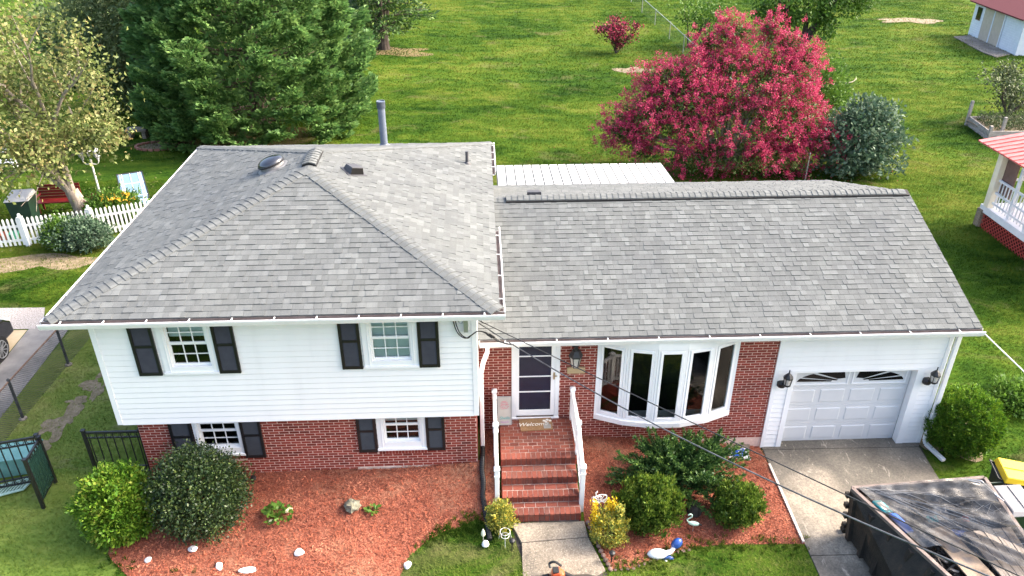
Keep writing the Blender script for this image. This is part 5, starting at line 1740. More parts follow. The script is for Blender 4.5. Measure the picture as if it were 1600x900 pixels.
# clear grey tarp stretched over the back half
m = NT('clear_grey_film')
m.b.inputs['Roughness'].default_value = 0.18
m.base(m.ramp(m.noise(5, 5), [(0.07, 0.07, 0.072), (0.20, 0.197, 0.192)], 0.35, 0.7))
tr = m.n('ShaderNodeBsdfTransparent'); tr.inputs[0].default_value = (0.62, 0.62, 0.62, 1)
ms = m.n('ShaderNodeMixShader')
m.l(m.ramp(m.noise(2.4, 5), [(0.22, 0.22, 0.22), (0.66, 0.66, 0.66)], 0.35, 0.65), ms.inputs[0])
m.l(tr.outputs[0], ms.inputs[1]); m.l(m.b.outputs[0], ms.inputs[2]); m.l(ms.outputs[0], m.out.inputs[0])
FILM = m.mat
b = MB()
def tarp(u, v):
    uu = .03+.955*u
    vv = .01+.66*v*(0.72+.42*u)
    # folds fan out from the tied back left corner, with a few cross pulls
    ang = math.atan2(vv*1.25, uu+.05)
    rr_ = math.hypot(uu, vv)
    fold = .030*math.sin(26*ang)*min(1, 1.6*rr_)+.020*math.sin(61*ang+3*rr_)*min(1, 1.3*rr_)+.045*abs(math.sin(8.5*ang+.6))**6*min(1, 1.5*rr_)
    fold += .050*abs(math.sin(15.5*ang+.4*math.sin(4*rr_)))**9*min(1, 1.7*rr_)+.035*abs(math.sin(23*ang+1.1))**10*min(1, 1.3*rr_)
    fold += .010*math.sin(40*(uu-.6*vv)+4*math.sin(5*vv))
    hang = -.07*math.sin(math.pi*u)*math.sin(math.pi*v)
    corner = -.10*max(0, (u-.78)/.22)*max(0, 1-v*4)
    return inside(uu, vv, 1.27+fold+hang+corner)
b.grid(tarp, 110, 90)
tp = b.build('tarp', FILM, None, org=(2.2, -3.5, 1.25), smooth=True)
tag(tp, 'crumpled clear grey plastic tarp stretched over the back of the dumpster', 'tarp')
# crease ridges in a paler colour, painted glints along the film's folds
CREASE_GLINT = mat('film_crease_glint', [(0.09, 0.09, 0.09), (0.26, 0.257, 0.25)], 2.5, 0.35, spec=0.5)
rc = random.Random(23)
b = MB()
for k in range(11):
    u0, v0 = rc.uniform(.03, .10), rc.uniform(.02, .10)
    t1 = .10+1.30*(k+.5)/11
    L_ = rc.uniform(.45, 1.05)
    pts = []
    for i in range(12):
        t = i/11
        u = u0+L_*t*math.cos(t1*.82)*1.0
        v = v0+L_*t*math.sin(t1*.82)*.95+.03*math.sin(4*t+k)
        if u > .98 or v > .98: break
        p = tarp(u, v); p.z += .006
        pts.append(p)
    if len(pts) > 4:
        n_ = len(pts)
        b.tube(pts, [.002+.0075*math.sin(math.pi*(i+.6)/(n_+.4)) for i in range(n_)], 4)
for k in range(6):
    v = rc.uniform(.25, .9)
    pts = [tarp(.40+.55*t, v+.10*t*rc.uniform(-.2, 1)) for t in np.linspace(0, 1, 10)]
    b.tube([p+Vector((0, 0, .006)) for p in pts], .004, 4)
tag(b.build('crease_glint', CREASE_GLINT, tp), kind='stuff')
# bright scraps showing through the film
for u, v, sx, sy, m_, nm, lb in ((.40, .26, .10, .07, TLB, 'scrap_card', 'pale teal scrap lying under the tarp in the middle of the dumpster'), (.52, .20, .12, .06, WHP, 'scrap_paper', 'crumpled white paper under the tarp behind the teal scrap'), (.66, .28, .06, .05, ORA, 'scrap_plastic', 'small reddish scrap under the tarp nearest the right rim'), (.50, .38, .16, .07, BLB, 'blue_wrap', 'strip of blue wrap lying at the back end of the tan deck boards')):
    p = inside(u, v, 1.135)
    b = MB(); b.grid(lambda a_, c_: p+Vector((sx*(a_-.5)*2, sy*(c_-.5)*2, .03*math.sin(9*a_+5*c_))), 4, 3)
    b.face([p+Vector((-sx, -sy, -.03)), p+Vector((sx, -sy, -.03)), p+Vector((sx, sy, -.03)), p+Vector((-sx, sy, -.03))])
    tag(b.build(nm, m_, None, org=tuple(p)), lb, 'scrap')
b = MB(); b.tube([RBR+Vector((-.42, -.03, .05)), RBR+Vector((-.16, -.14, .09)), RBR+Vector((-.02, -.62, .05))], .012, 5); b.tube([RBR+Vector((-.50, -.02, .05)), RBR+Vector((-.22, -.18, .08)), RBR+Vector((-.0, -.66, .05))], .012, 5)
tag(b.build('ratchet_strap', STEEL, None, org=tuple(RBR)), 'pale strap holding down the tarp at the back right corner of the dumpster', 'strap')

# ------------------------------------------------ wheeled bins
YEL = mat('yellow_plastic', [(0.66, 0.43, 0.010), (0.72, 0.48, 0.015)], 3, 0.4, spec=0.4)
GRY = mat('grey_plastic', [(0.13, 0.13, 0.138), (0.19, 0.19, 0.198)], 3, 0.42)
DGR = mat('dark_green_plastic', [(0.010, 0.030, 0.020), (0.016, 0.042, 0.028)], 4, 0.45)
def wheelie(label, loc, rotz, body_m, lid_m, h=1.0, w=0.58, d=0.66, group=None):
    """local frame: hinge and wheels at +y, front at -y"""
    root = thing('wheeled_bin', label, 'bin', loc, group, local=True, rotz=rotz)
    k = 0.80
    b = MB()
    b.hexa([(-w/2*k, -d/2*k, .04), (w/2*k, -d/2*k, .04), (w/2*k, d/2*.9, .04), (-w/2*k, d/2*.9, .04), (-w/2, -d/2, h*.92), (w/2, -d/2, h*.92), (w/2, d/2, h*.92), (-w/2, d/2, h*.92)])
    b.hexa([(-w/2-.02, -d/2-.02, h*.88), (w/2+.02, -d/2-.02, h*.88), (w/2+.02, d/2+.02, h*.88), (-w/2-.02, d/2+.02, h*.88), (-w/2-.02, -d/2-.02, h*.921), (w/2+.02, -d/2-.02, h*.921), (w/2+.02, d/2+.02, h*.921), (-w/2-.02, d/2+.02, h*.921)])
    b.build('tub', body_m, root, bevel=0.02)
    b = MB()
    b.hexa([(-w/2-.03, -d/2-.04, h*.925), (w/2+.03, -d/2-.04, h*.925), (w/2+.03, d/2+.0, h*.925), (-w/2-.03, d/2+.0, h*.925), (-w/2+.03, -d/2+.05, h*1.0), (w/2-.03, -d/2+.05, h*1.0), (w/2-.02, d/2-.04, h*1.05), (-w/2+.02, d/2-.04, h*1.05)])
    lid = b.build('lid', lid_m, root, bevel=0.018)
    b = MB(); b.bar((0, -d/2+.10, h*1.009), (0, d/2-.08, h*1.052), .02, .02); b.bar((-w/2+.08, d/2-.17, h*1.03), (w/2-.08, d/2-.17, h*1.03), .02, .02)
    b.build('lid_rib', lid_m, lid)
    b = MB(); b.tube([(-w/2+.04, d/2+.10, h*.98), (w/2-.04, d/2+.10, h*.98)], .016, 7)
    for sx in (-1, 1): b.bar((sx*(w/2-.05), d/2, h*.93), (sx*(w/2-.05), d/2+.11, h*.98), .03, .03)
    b.build('handle', body_m, root)
    for sx in (-1, 1):
        b = MB(); b.tube([(sx*(w/2-.04), d/2, .12), (sx*(w/2+.04), d/2, .12)], .12, 14); b.build('wheel', RUBBER, root)
    return root
wheelie('recycling bin with a bright yellow lid right of the dumpster', (4.50, -2.22, 0.02), rad(76), RUBBER, YEL, 1.1, .64, .78)
gb_ = wheelie('grey lidded wheeled bin against the right side of the dumpster', (4.03, -2.88, 0.02), rad(2), DGR, GRY, 1.02, .60, .74)
# ---------------------------------------------------------------- vegetation
def unit(a):
    return a/np.maximum(np.linalg.norm(a, axis=1, keepdims=True), 1e-9)
def cards(C, D, S, asp, r, fold=0.25):
    """leaf quads: base at C, pointing along D"""
    n = len(C)
    D = unit(D)
    Wv = unit(np.cross(D, r.normal(0, 1, (n, 3))))
    Nn = np.cross(Wv, D)
    S = np.asarray(S).reshape(-1, 1)
    return np.stack([C, C+D*S*.5-Wv*S*asp*.5+Nn*S*fold*asp, C+D*S, C+D*S*.5+Wv*S*asp*.5+Nn*S*fold*asp], 1).reshape(-1, 3)
def leaves_obj(name, Vs, m, parent):
    V = np.concatenate(Vs) if isinstance(Vs, list) else Vs
    return npobj(name, V, np.arange(len(V)).reshape(-1, 4), m, parent)

def clump_points(c, rad3, n, r, top=-0.6, lump=0.10):
    """evenly spread clump centres on an ellipsoid, with outward directions"""
    i = np.arange(n)+0.5
    zc = 1-(1-top)*i/n
    th = np.pi*(1+5**.5)*i
    ring = np.sqrt(np.maximum(0, 1-zc**2))
    nrm = np.stack([np.cos(th)*ring, np.sin(th)*ring, zc], 1)+r.normal(0, .08, (n, 3))
    nrm = unit(nrm)
    k = 1+r.normal(0, lump, (n, 1))
    P = np.array(c)+nrm*np.array(rad3)*k
    return P, unit(nrm/np.array(rad3))

def shrub(name, label, cat, base, c, rad3, nclump, per, cr, leafsize, asp, m, seed, upb=0.5, lump=0.1, top=-0.6, inner=0.25, group=None, jitter=0.6, stem_m=None, out=0.8):
    r = np.random.default_rng(seed)
    root = thing(name, label, cat, base, group)
    P, N = clump_points(c, rad3, nclump, r, top, lump)
    C = np.repeat(P, per, 0)+r.normal(0, cr, (nclump*per, 3))
    D = np.repeat(N, per, 0)*out+np.array([0, 0, upb])+r.normal(0, jitter, (nclump*per, 3))
    Vs = [cards(C, D, leafsize*r.uniform(.6, 1.3, len(C)), asp, r)]
    ni = int(nclump*per*inner)
    u = unit(r.normal(0, 1, (ni, 3)))*r.uniform(.55, .92, (ni, 1))
    Ci = np.array(c)+u*np.array(rad3)
    Ci = Ci[Ci[:, 2] > gz(base[0], base[1])+0.03]
    Vs.append(cards(Ci, r.normal(0, 1, (len(Ci), 3)), leafsize*1.5*r.uniform(.7, 1.2, len(Ci)), asp, r))
    leaves_obj('foliage', Vs, m, root)
    b = MB()
    rr = random.Random(seed)
    for k in range(7):
        a = k*.9; q = rr.uniform(.35, .75)
        b.tube([(base[0]+.05*math.cos(a), base[1]+.05*math.sin(a), base[2]-.03), (base[0]+(c[0]-base[0])*.5+rad3[0]*q*.4*math.cos(a), base[1]+(c[1]-base[1])*.5+rad3[1]*q*.4*math.sin(a), base[2]+(c[2]-base[2])*.7),
                (c[0]+rad3[0]*q*math.cos(a), c[1]+rad3[1]*q*math.sin(a), c[2]+rad3[2]*.3)], [.02, .014, .005], 5)
    b.build('stem', stem_m or BARK, root)
    return root

BARK = mat('brown_bark', [(0.05, 0.036, 0.026), (0.13, 0.10, 0.075), (0.20, 0.165, 0.13)], 9, 0.95, bump=0.8, bscale=26, stretch=(1, 1, .3))
GBARK = mat('grey_bark', [(0.13, 0.105, 0.085), (0.27, 0.23, 0.19), (0.38, 0.34, 0.29)], 7, 0.95, bump=0.8, bscale=24, stretch=(1, 1, .3))
DBARK = mat('dark_bark', [(0.03, 0.022, 0.018), (0.075, 0.058, 0.048), (0.12, 0.10, 0.085)], 9, 0.95, bump=0.9, bscale=20, stretch=(1, 1, .3))

L_THUJA = leaf('bright_thuja_spray', [(0.028, 0.085, 0.008), (0.070, 0.17, 0.013), (0.13, 0.25, 0.02), (0.19, 0.29, 0.03), (0.34, 0.30, 0.06)], 3.2, .3, .5)
L_HOLLY = leaf('dark_holly_leaf', [(0.010, 0.024, 0.009), (0.022, 0.046, 0.016), (0.045, 0.080, 0.022), (0.095, 0.13, 0.03)], 4, .15, .35, .45, .4)
L_BOX = leaf('boxwood_leaf', [(0.022, 0.055, 0.008), (0.060, 0.115, 0.013), (0.125, 0.195, 0.022), (0.24, 0.29, 0.045)], 7, .25, .4)
L_YEW = leaf('juniper_needle', [(0.014, 0.042, 0.012), (0.032, 0.082, 0.020), (0.075, 0.15, 0.033), (0.16, 0.25, 0.045)], 3.5, .2, .4)
L_GLOBE = leaf('arborvitae_spray', [(0.025, 0.075, 0.007), (0.062, 0.15, 0.012), (0.11, 0.21, 0.015), (0.17, 0.26, 0.022)], 4, .25, .35)
L_GOLD = leaf('variegated_leaf', [(0.07, 0.14, 0.02), (0.20, 0.26, 0.05), (0.48, 0.42, 0.09), (0.66, 0.52, 0.05)], 6, .25, .35)
L_YELL = leaf('yellow_leaf', [(0.50, 0.38, 0.02), (0.74, 0.53, 0.02), (0.78, 0.60, 0.06)], 6, .3, .3)
L_SAGE = leaf('silver_leaf', [(0.10, 0.17, 0.10), (0.19, 0.28, 0.18), (0.30, 0.38, 0.27), (0.42, 0.49, 0.37)], 2, .2, .4)
L_SAGE2 = leaf('sage_leaf', [(0.030, 0.070, 0.036), (0.062, 0.118, 0.066), (0.105, 0.165, 0.102), (0.17, 0.235, 0.16)], 1.6, .2, .4)
L_CON = leaf('cypress_spray', [(0.040, 0.105, 0.030), (0.085, 0.19, 0.052), (0.155, 0.28, 0.078), (0.24, 0.36, 0.11)], 1.1, .42, .5)
L_MAPLE = leaf('fading_maple_leaf', [(0.052, 0.085, 0.020), (0.105, 0.145, 0.036), (0.165, 0.200, 0.060), (0.225, 0.24, 0.088), (0.24, 0.165, 0.07)], .9, .3, .35)
L_OLIVE = leaf('olive_leaf', [(0.06, 0.10, 0.035), (0.11, 0.16, 0.06), (0.18, 0.22, 0.10)], 1, .25, .4)
L_MYR = leaf('myrtle_leaf', [(0.020, 0.055, 0.012), (0.05, 0.10, 0.020), (0.10, 0.15, 0.03), (0.20, 0.17, 0.06)], 1.5, .25, .4)
L_PINK = leaf('pink_blossom', [(0.23, 0.011, 0.042), (0.40, 0.026, 0.088), (0.52, 0.050, 0.135), (0.60, 0.13, 0.21)], 1.4, .25, .35, .6)
L_GREEN = leaf('fresh_green_leaf', [(0.035, 0.09, 0.012), (0.075, 0.16, 0.02), (0.13, 0.23, 0.035)], 1.2, .3, .4)
L_DULL = leaf('dull_green_leaf', [(0.030, 0.05, 0.020), (0.065, 0.09, 0.035), (0.11, 0.14, 0.055), (0.16, 0.19, 0.09)], 1.4, .2, .4)
L_MAROON = leaf('maroon_leaf', [(0.03, 0.012, 0.012), (0.075, 0.022, 0.02), (0.14, 0.03, 0.03), (0.05, 0.04, 0.02)], 1.8, .2, .4)

# --- foundation planting
shrub('thuja_bush', 'rounded bright green thuja bush at the left corner of the mulch bed', 'bush', (-13.55, -2.42, 0.5), (-13.50, -2.45, 1.15), (.60, .56, .74), 290, 46, .055, .085, .5, L_THUJA, 1, .45, .10, -.85, .3)
shrub('holly_bush', 'large dark green holly bush in front of the lower left window', 'bush', (-12.0, -2.2, 0.5), (-11.97, -2.28, 1.27), (.82, .72, .84), 380, 44, .08, .055, .6, L_HOLLY, 2, .3, .07, -.85, .3, jitter=.9)
shrub('boxwood', 'larger round green boxwood bush nearest the yellow variegated shrub', 'bush', (-3.1, -2.38, 0.18), (-3.1, -2.42, .74), (.54, .50, .54), 140, 66, .042, .075, .5, L_BOX, 3, 1.5, .14, -.8, .3, jitter=.5, out=.45)
shrub('boxwood', 'smaller round green boxwood bush on the right of the dark juniper', 'bush', (-1.26, -2.30, 0.08), (-1.27, -2.33, .56), (.45, .41, .45), 115, 62, .042, .066, .5, L_BOX, 4, 1.1, .12, -.85, .3, jitter=.6, out=.6)
shrub('globe_arborvitae', 'dense round yellow green arborvitae beside the garage corner', 'bush', (4.78, 0.02, 0.0), (4.56, -0.12, .72), (.77, .72, .74), 520, 36, .036, .06, .6, L_GLOBE, 5, .7, .05, -.9, .3, jitter=.45, out=.9)

# juniper: long sprays reaching up and out
r = np.random.default_rng(6)
root = thing('juniper', 'sprawling dark green juniper with long shoots in front of the bow window', 'bush', (-2.35, -1.5, .22))
Vs = []
ns = 250
for k in range(ns):
    a = r.uniform(0, 2*np.pi); e = r.uniform(.2, 1.35)
    L = r.uniform(.85, 1.62)*(1-.15*abs(math.sin(a)))
    d = np.array([math.cos(a)*math.cos(e)*1.12, math.sin(a)*math.cos(e)*.72, math.sin(e)*1.12])
    p0 = np.array([-2.32+r.normal(0, .22), -1.45+r.normal(0, .12), .40])
    t = r.uniform(.3, 1, 130)**.8
    P = p0+np.outer(t*L, d)+np.outer(t**2*L, np.array([0, 0, -.22]))+r.normal(0, .035, (130, 3))*(1.2-t)[:, None]
    D = np.tile(d, (130, 1))+r.normal(0, .55, (130, 3))
    Vs.append(cards(P, D, .085*r.uniform(.6, 1.3, 130), .32, r))
u = unit(r.normal(0, 1, (2500, 3)))*r.uniform(.2, .8, (2500, 1))
Vs.append(cards(np.array([-2.35, -1.5, .75])+u*np.array([1.0, .62, .6]), r.normal(0, 1, (2500, 3)), .1*np.ones(2500), .4, r))
leaves_obj('foliage', Vs, L_YEW, root)
b = MB()
for k in range(9):
    a = k*.7
    b.tube([(-2.35, -1.5, .2), (-2.35+.3*math.cos(a), -1.5+.2*math.sin(a), .6), (-2.35+.7*math.cos(a), -1.5+.45*math.sin(a), 1.0)], [.03, .02, .006], 5)
b.build('stem', BARK, root)

# variegated shrubs
root = thing('variegated_shrub', 'yellow and green variegated shrub with upright yellow spires right of the walk', 'bush', (-3.98, -2.85, .15))
r = np.random.default_rng(7)
P, N = clump_points((-3.98, -2.85, .52), (.29, .28, .40), 110, r, -.8, .12)
C = np.repeat(P, 34, 0)+r.normal(0, .035, (110*34, 3))
Vs = [cards(C, np.repeat(N, 34, 0)*.6+np.array([0, 0, .6])+r.normal(0, .6, C.shape), .05*r.uniform(.6, 1.3, len(C)), .6, r)]
for sx, sy, h in ((.18, .02, 1.0), (.22, .10, .85)):
    t = r.uniform(.2, 1, 300)
    C = np.stack([-3.98+sx+r.normal(0, .045, 300), -2.85+sy+r.normal(0, .045, 300), .3+t*h*.85], 1)
    Vs.append(cards(C, r.normal(0, .6, C.shape)+np.array([0, 0, .6]), .055*np.ones(300), .6, r))
leaves_obj('foliage', Vs, L_GOLD, root)
Vs = []
for sx, sy, h in ((-.30, .12, 1.0), (-.27, .02, .72), (-.02, .16, .98), (.09, .14, 1.02), (-.20, .0, .55), (.22, -.06, .42)):
    t = r.uniform(.1, 1, 260)
    C = np.stack([-3.98+sx+r.normal(0, .032, 260), -2.85+sy+r.normal(0, .032, 260), .25+t*h*.92], 1)
    Vs.append(cards(C, r.normal(0, .55, C.shape)+np.array([0, 0, .7]), .052*np.ones(260), .6, r))
leaves_obj('yellow_spire', Vs, L_YELL, root)
b = MB()
for sx, sy in ((-.2, .1), (0, .12), (.15, .05), (0, -.1)): b.tube([(-3.98, -2.85, .1), (-3.98+sx*.7, -2.85+sy*.7, .5), (-3.98+sx, -2.85+sy, 1.0)], [.014, .01, .004], 5)
b.build('stem', BARK, root)
shrub('variegated_shrub', 'small round yellow variegated shrub at the foot of the left stair railing', 'bush', (-6.12, -2.49, .28), (-6.12, -2.49, .58), (.23, .22, .30), 90, 30, .035, .05, .6, L_GOLD, 8, .7, .10, -.8, .2)

# small plants on the mulch and the right edge
def leafy_plant(name, label, x, y, n, L, h, m, seed, asp=.7):
    r = np.random.default_rng(seed)
    z = gz(x, y)
    root = thing(name, label, 'plant', (x, y, z))
    C, D, S = [], [], []
    b = MB()
    for k in range(n):
        a = k*2.4+r.uniform(0, .4); q = r.uniform(.25, 1)
        tip = np.array([x+L*q*math.cos(a), y+L*q*.9*math.sin(a), z+.04+h*(1-q*.6)])
        b.tube([(x, y, z), (x+.5*L*q*math.cos(a), y+.5*L*q*math.sin(a), z+h*.6), tuple(tip)], .004, 4)
        for j in range(3):
            C.append(tip+r.normal(0, .02, 3)); D.append([math.cos(a+(j-1)*.8), math.sin(a+(j-1)*.8), .25]); S.append(r.uniform(.07, .13))
    leaves_obj('leaf', cards(np.array(C), np.array(D), np.array(S), asp, r), m, root)
    b.build('stem', L_GREEN, root)
    return root
p_ = leafy_plant('hydrangea', 'low leafy hydrangea with pale blooms alone on the red mulch', -10.57, -2.28, 34, .27, .22, L_GREEN, 9, .85)
BLOOM = mat('faded_bloom', [(0.42, 0.36, 0.20), (0.58, 0.52, 0.34)], 30, .9, bump=.8, bscale=60)
for dx, dy, dz in ((.20, .06, .16), (-.06, -.20, .14), (.24, .12, .13)):
    b = MB(); ellip(b, (-10.57+dx, -2.28+dy, gz(-10.57, -2.28)+dz), (.06, .055, .045), 9, 5); b.build('bloom', BLOOM, p_)
leafy_plant('seedling', 'tiny green seedling on the mulch right of the lichen covered rock', -8.66, -2.19, 8, .10, .08, L_GREEN, 10)
root = shrub('weed_clump', 'leafy blue green weeds at the right edge behind the round arborvitae', 'plant', (6.95, 1.3, .02), (6.95, 1.3, .22), (.45, .55, .22), 70, 26, .09, .11, .55, L_GREEN, 11, .5, .15, -.5, .2)

# --- fence line planting
shrub('silver_bush', 'grey green leafy shrub growing against the white picket fence', 'bush', (-19.55, 9.9, .6), (-19.55, 9.95, 1.05), (.85, .5, .48), 150, 30, .08, .10, .5, L_SAGE2, 12, .5, .15, -.6, .3)
shrub('green_bush', 'small bright green shrub left of the grey green one on the picket fence', 'bush', (-20.15, 9.95, .6), (-20.15, 9.98, 1.1), (.50, .42, .50), 90, 30, .08, .09, .5, L_GREEN, 13, .5, .15, -.6, .3)
root = shrub('lily_bush', 'leafy plant with yellow orange lily flowers behind the picket fence', 'plant', (-19.45, 12.5, .6), (-19.42, 12.5, .95), (.75, .55, .42), 130, 28, .10, .13, .4, L_GREEN, 14, .6, .16, -.6, .25)
r = np.random.default_rng(15)
C = np.array([-19.3, 12.35, 1.33])+r.normal(0, 1, (26, 3))*np.array([.26, .2, .10])
leaves_obj('flower', cards(np.repeat(C, 5, 0), r.normal(0, 1, (130, 3))+np.array([0, -.3, .6]), .13*np.ones(130), .5, r), leaf('orange_petal', [(0.62, 0.30, 0.03), (0.75, 0.45, 0.04), (0.75, 0.55, 0.10)], 5, .3, .3), root)
shrub('brown_shrub', 'low brownish shrub between the maple trunk and the lily plant', 'bush', (-20.0, 12.75, .6), (-20.0, 12.75, .85), (.5, .4, .35), 80, 24, .08, .08, .5, L_MAROON, 16, .4, .15, -.5, .2)

# --- trees
def limbs(p0, d0, L, r0, levels, rr, spread=.55, upp=.15, seg=4, kids=(2, 3), shrink=.72, wob=.12, tips=None, b=None, mids=None):
    p = Vector(p0); d = Vector(d0).normalized()
    pts, rs_ = [p.copy()], [r0]
    for i in range(seg):
        d = (d+Vector((rr.uniform(-wob, wob), rr.uniform(-wob, wob), rr.uniform(-wob, wob)+upp*.25))).normalized()
        p = p+d*(L/seg)
        pts.append(p.copy()); rs_.append(r0*(1-.45*(i+1)/seg))
        if mids is not None and levels <= 1: mids.append((p.copy(), d.copy()))
    b.tube(pts, rs_, 8 if r0 > .06 else 5, cap=False)
    if levels == 0:
        tips.append((p.copy(), d.copy()))
        return
    for k in range(rr.randint(*kids)):
        ax = Vector((rr.uniform(-1, 1), rr.uniform(-1, 1), rr.uniform(-.4, .6))).normalized()
        dd = (d+ax*spread*rr.uniform(.7, 1.3)+Vector((0, 0, upp))).normalized()
        q = pts[-1] if k == 0 else pts[rr.randint(max(1, seg-2), seg)]
        limbs(q, dd, L*shrink*rr.uniform(.8, 1.2), r0*.55*(1.1 if k == 0 else .9), levels-1, rr, spread, upp, max(2, seg-1), kids, shrink, wob, tips, b, mids)

def leafed(pts, per, cr, size, asp, r, droop=0.0, out=.6, jit=.7):
    P = np.array([tuple(p) for p, d in pts]); Dd = np.array([tuple(d) for p, d in pts])
    C = np.repeat(P, per, 0)+r.normal(0, 1, (len(P)*per, 3))*np.array(cr)
    D = np.repeat(Dd, per, 0)*out+np.array([0, 0, -droop])+r.normal(0, jit, C.shape)
    return cards(C, D, size*r.uniform(.6, 1.3, len(C)), asp, r)

# fading maple by the picket fence
rr = random.Random(42); r = np.random.default_rng(42)
root = thing('maple_tree', 'fading yellow green maple tree with a forked trunk behind the picket fence', 'tree', (-20.72, 12.75, .6))
b = MB(); tips, mids = [], []
b.tube([(-20.68, 12.75, .45), (-20.74, 12.75, .85), (-20.95, 12.8, 1.5)], [.34, .27, .22], 12, cap=False)
for d, L, r0 in (((-.55, .25, 1), 2.3, .17), ((-.12, .35, 1.1), 2.5, .16), ((.10, -.1, 1), 2.4, .13), ((-.9, -.25, .9), 2.3, .12), ((-.35, -.35, 1), 2.2, .12)):
    limbs((-20.95, 12.8, 1.40), d, L, r0, 3, rr, .62, .10, 4, (2, 3), .74, .13, tips, b, mids)
for d, L in (((.45, -.5, .5), 1.2), ((.7, .1, .45), 1.1), ((-.9, -.5, .15), 2.0), ((-.2, -.9, .35), 1.5), ((.4, .5, .9), 1.5), ((-.6, -.8, .1), 1.6), ((.3, -.8, .6), 1.2)):
    limbs((-20.98, 12.8, 2.6), d, L, .055, 2, rr, .6, .0, 3, (2, 3), .7, .16, tips, b, mids)
b.build('trunk', GBARK, root, smooth=True)
keep = lambda q: q[0].x < -18.95+.13*max(0, q[0].z-4) and q[0].z > (2.7 if q[0].x < -21.2 and q[0].y < 12.9 else 1.8)
tips = [q for q in tips if keep(q)]; mids = [q for q in mids if keep(q)]
Vs = [leafed(tips, 92, (.40, .40, .34), .15, .62, r, .55), leafed(mids, 26, (.30, .30, .26), .14, .62, r, .55)]
leaves_obj('crown', Vs, L_MAPLE, root)

# cypress
rr = random.Random(5); r = np.random.default_rng(5)
PCX, PCY, PH = -16.75, 22.9, 14.5
root = thing('cypress_tree', 'huge dense dark green cypress filling the yard behind the left wing', 'tree', (PCX, PCY, .5))
b = MB()
b.tube([(PCX, PCY, .3), (PCX+.1, PCY, 4), (PCX, PCY, 9), (PCX, PCY, PH)], [.42, .36, .22, .04], 10, cap=False)
CC, DD, SS = [], [], []
def prof(z): return float(np.interp(z, [.4, 1.2, 2.4, 5.0, 8.0, 11.0, 14.5], [3.9, 4.9, 5.35, 5.15, 4.2, 2.6, .2]))
nb = 620
for k in range(nb):
    t = (k+.5)/nb
    z = 1.0+13.0*t**1.2
    a = k*2.39996+rr.uniform(-.3, .3)
    R = prof(z)*rr.uniform(.70, 1.05)*(1.0 if math.cos(a) > -.3 else .93)
    tip = np.array([PCX+R*math.cos(a), PCY+R*math.sin(a), z+rr.uniform(-.3, .4)])
    if k % 4 == 0:
        b.tube([(PCX, PCY, max(.6, z-1.0)), (PCX+R*.5*math.cos(a), PCY+R*.5*math.sin(a), z-.55), tuple(tip*.85+np.array([PCX, PCY, z])*.15)], [.05, .03, .008], 4, cap=False)
    front = math.sin(a) < .45
    # each branch ends in a few fans of sprays that tilt up and out
    for q in range(3 if front else 2):
        az = a+rr.uniform(-.55, .55)
        d = np.array([math.cos(az), math.sin(az), rr.uniform(.25, .75)]); d /= np.linalg.norm(d)
        side = np.array([-math.sin(az), math.cos(az), 0])
        Lb = rr.uniform(.75, 1.35)
        n = int((105 if z < 8 else 45)*(1 if front else .6))
        org_ = tip-d*Lb*.75+side*rr.uniform(-.45, .45)+np.array([0, 0, rr.uniform(-.3, .25)])
        s_ = r.uniform(0, 1, n)**.7
        wd = np.sin(np.pi*(s_*.85+.12))*.40
        off = r.uniform(-1, 1, n)
        C = org_+np.outer(s_*Lb, d)+np.outer(off*wd, side)+np.stack([0*s_, 0*s_, r.normal(0, .06, n)], 1)
        CC.append(C); DD.append(np.tile(d, (n, 1))*.9+np.outer(off*.9, side)+r.normal(0, .22, (n, 3))); SS.append(r.uniform(.15, .30, n))
ni = 9000
th_ = r.uniform(0, 2*np.pi, ni); zz_ = r.uniform(1.0, 10, ni); q_ = r.uniform(.25, .8, ni)
pr2 = np.array([prof(v) for v in zz_])*q_
CC.append(np.stack([PCX+pr2*np.cos(th_), PCY+pr2*np.sin(th_), zz_], 1)); DD.append(np.stack([np.cos(th_), np.sin(th_), 0*th_+.3], 1)+r.normal(0, .6, (ni, 3))); SS.append(r.uniform(.25, .45, ni))
leaves_obj('crown', cards(np.concatenate(CC), np.concatenate(DD), np.concatenate(SS), .42, r), L_CON, root)
b.build('trunk', BARK, root)

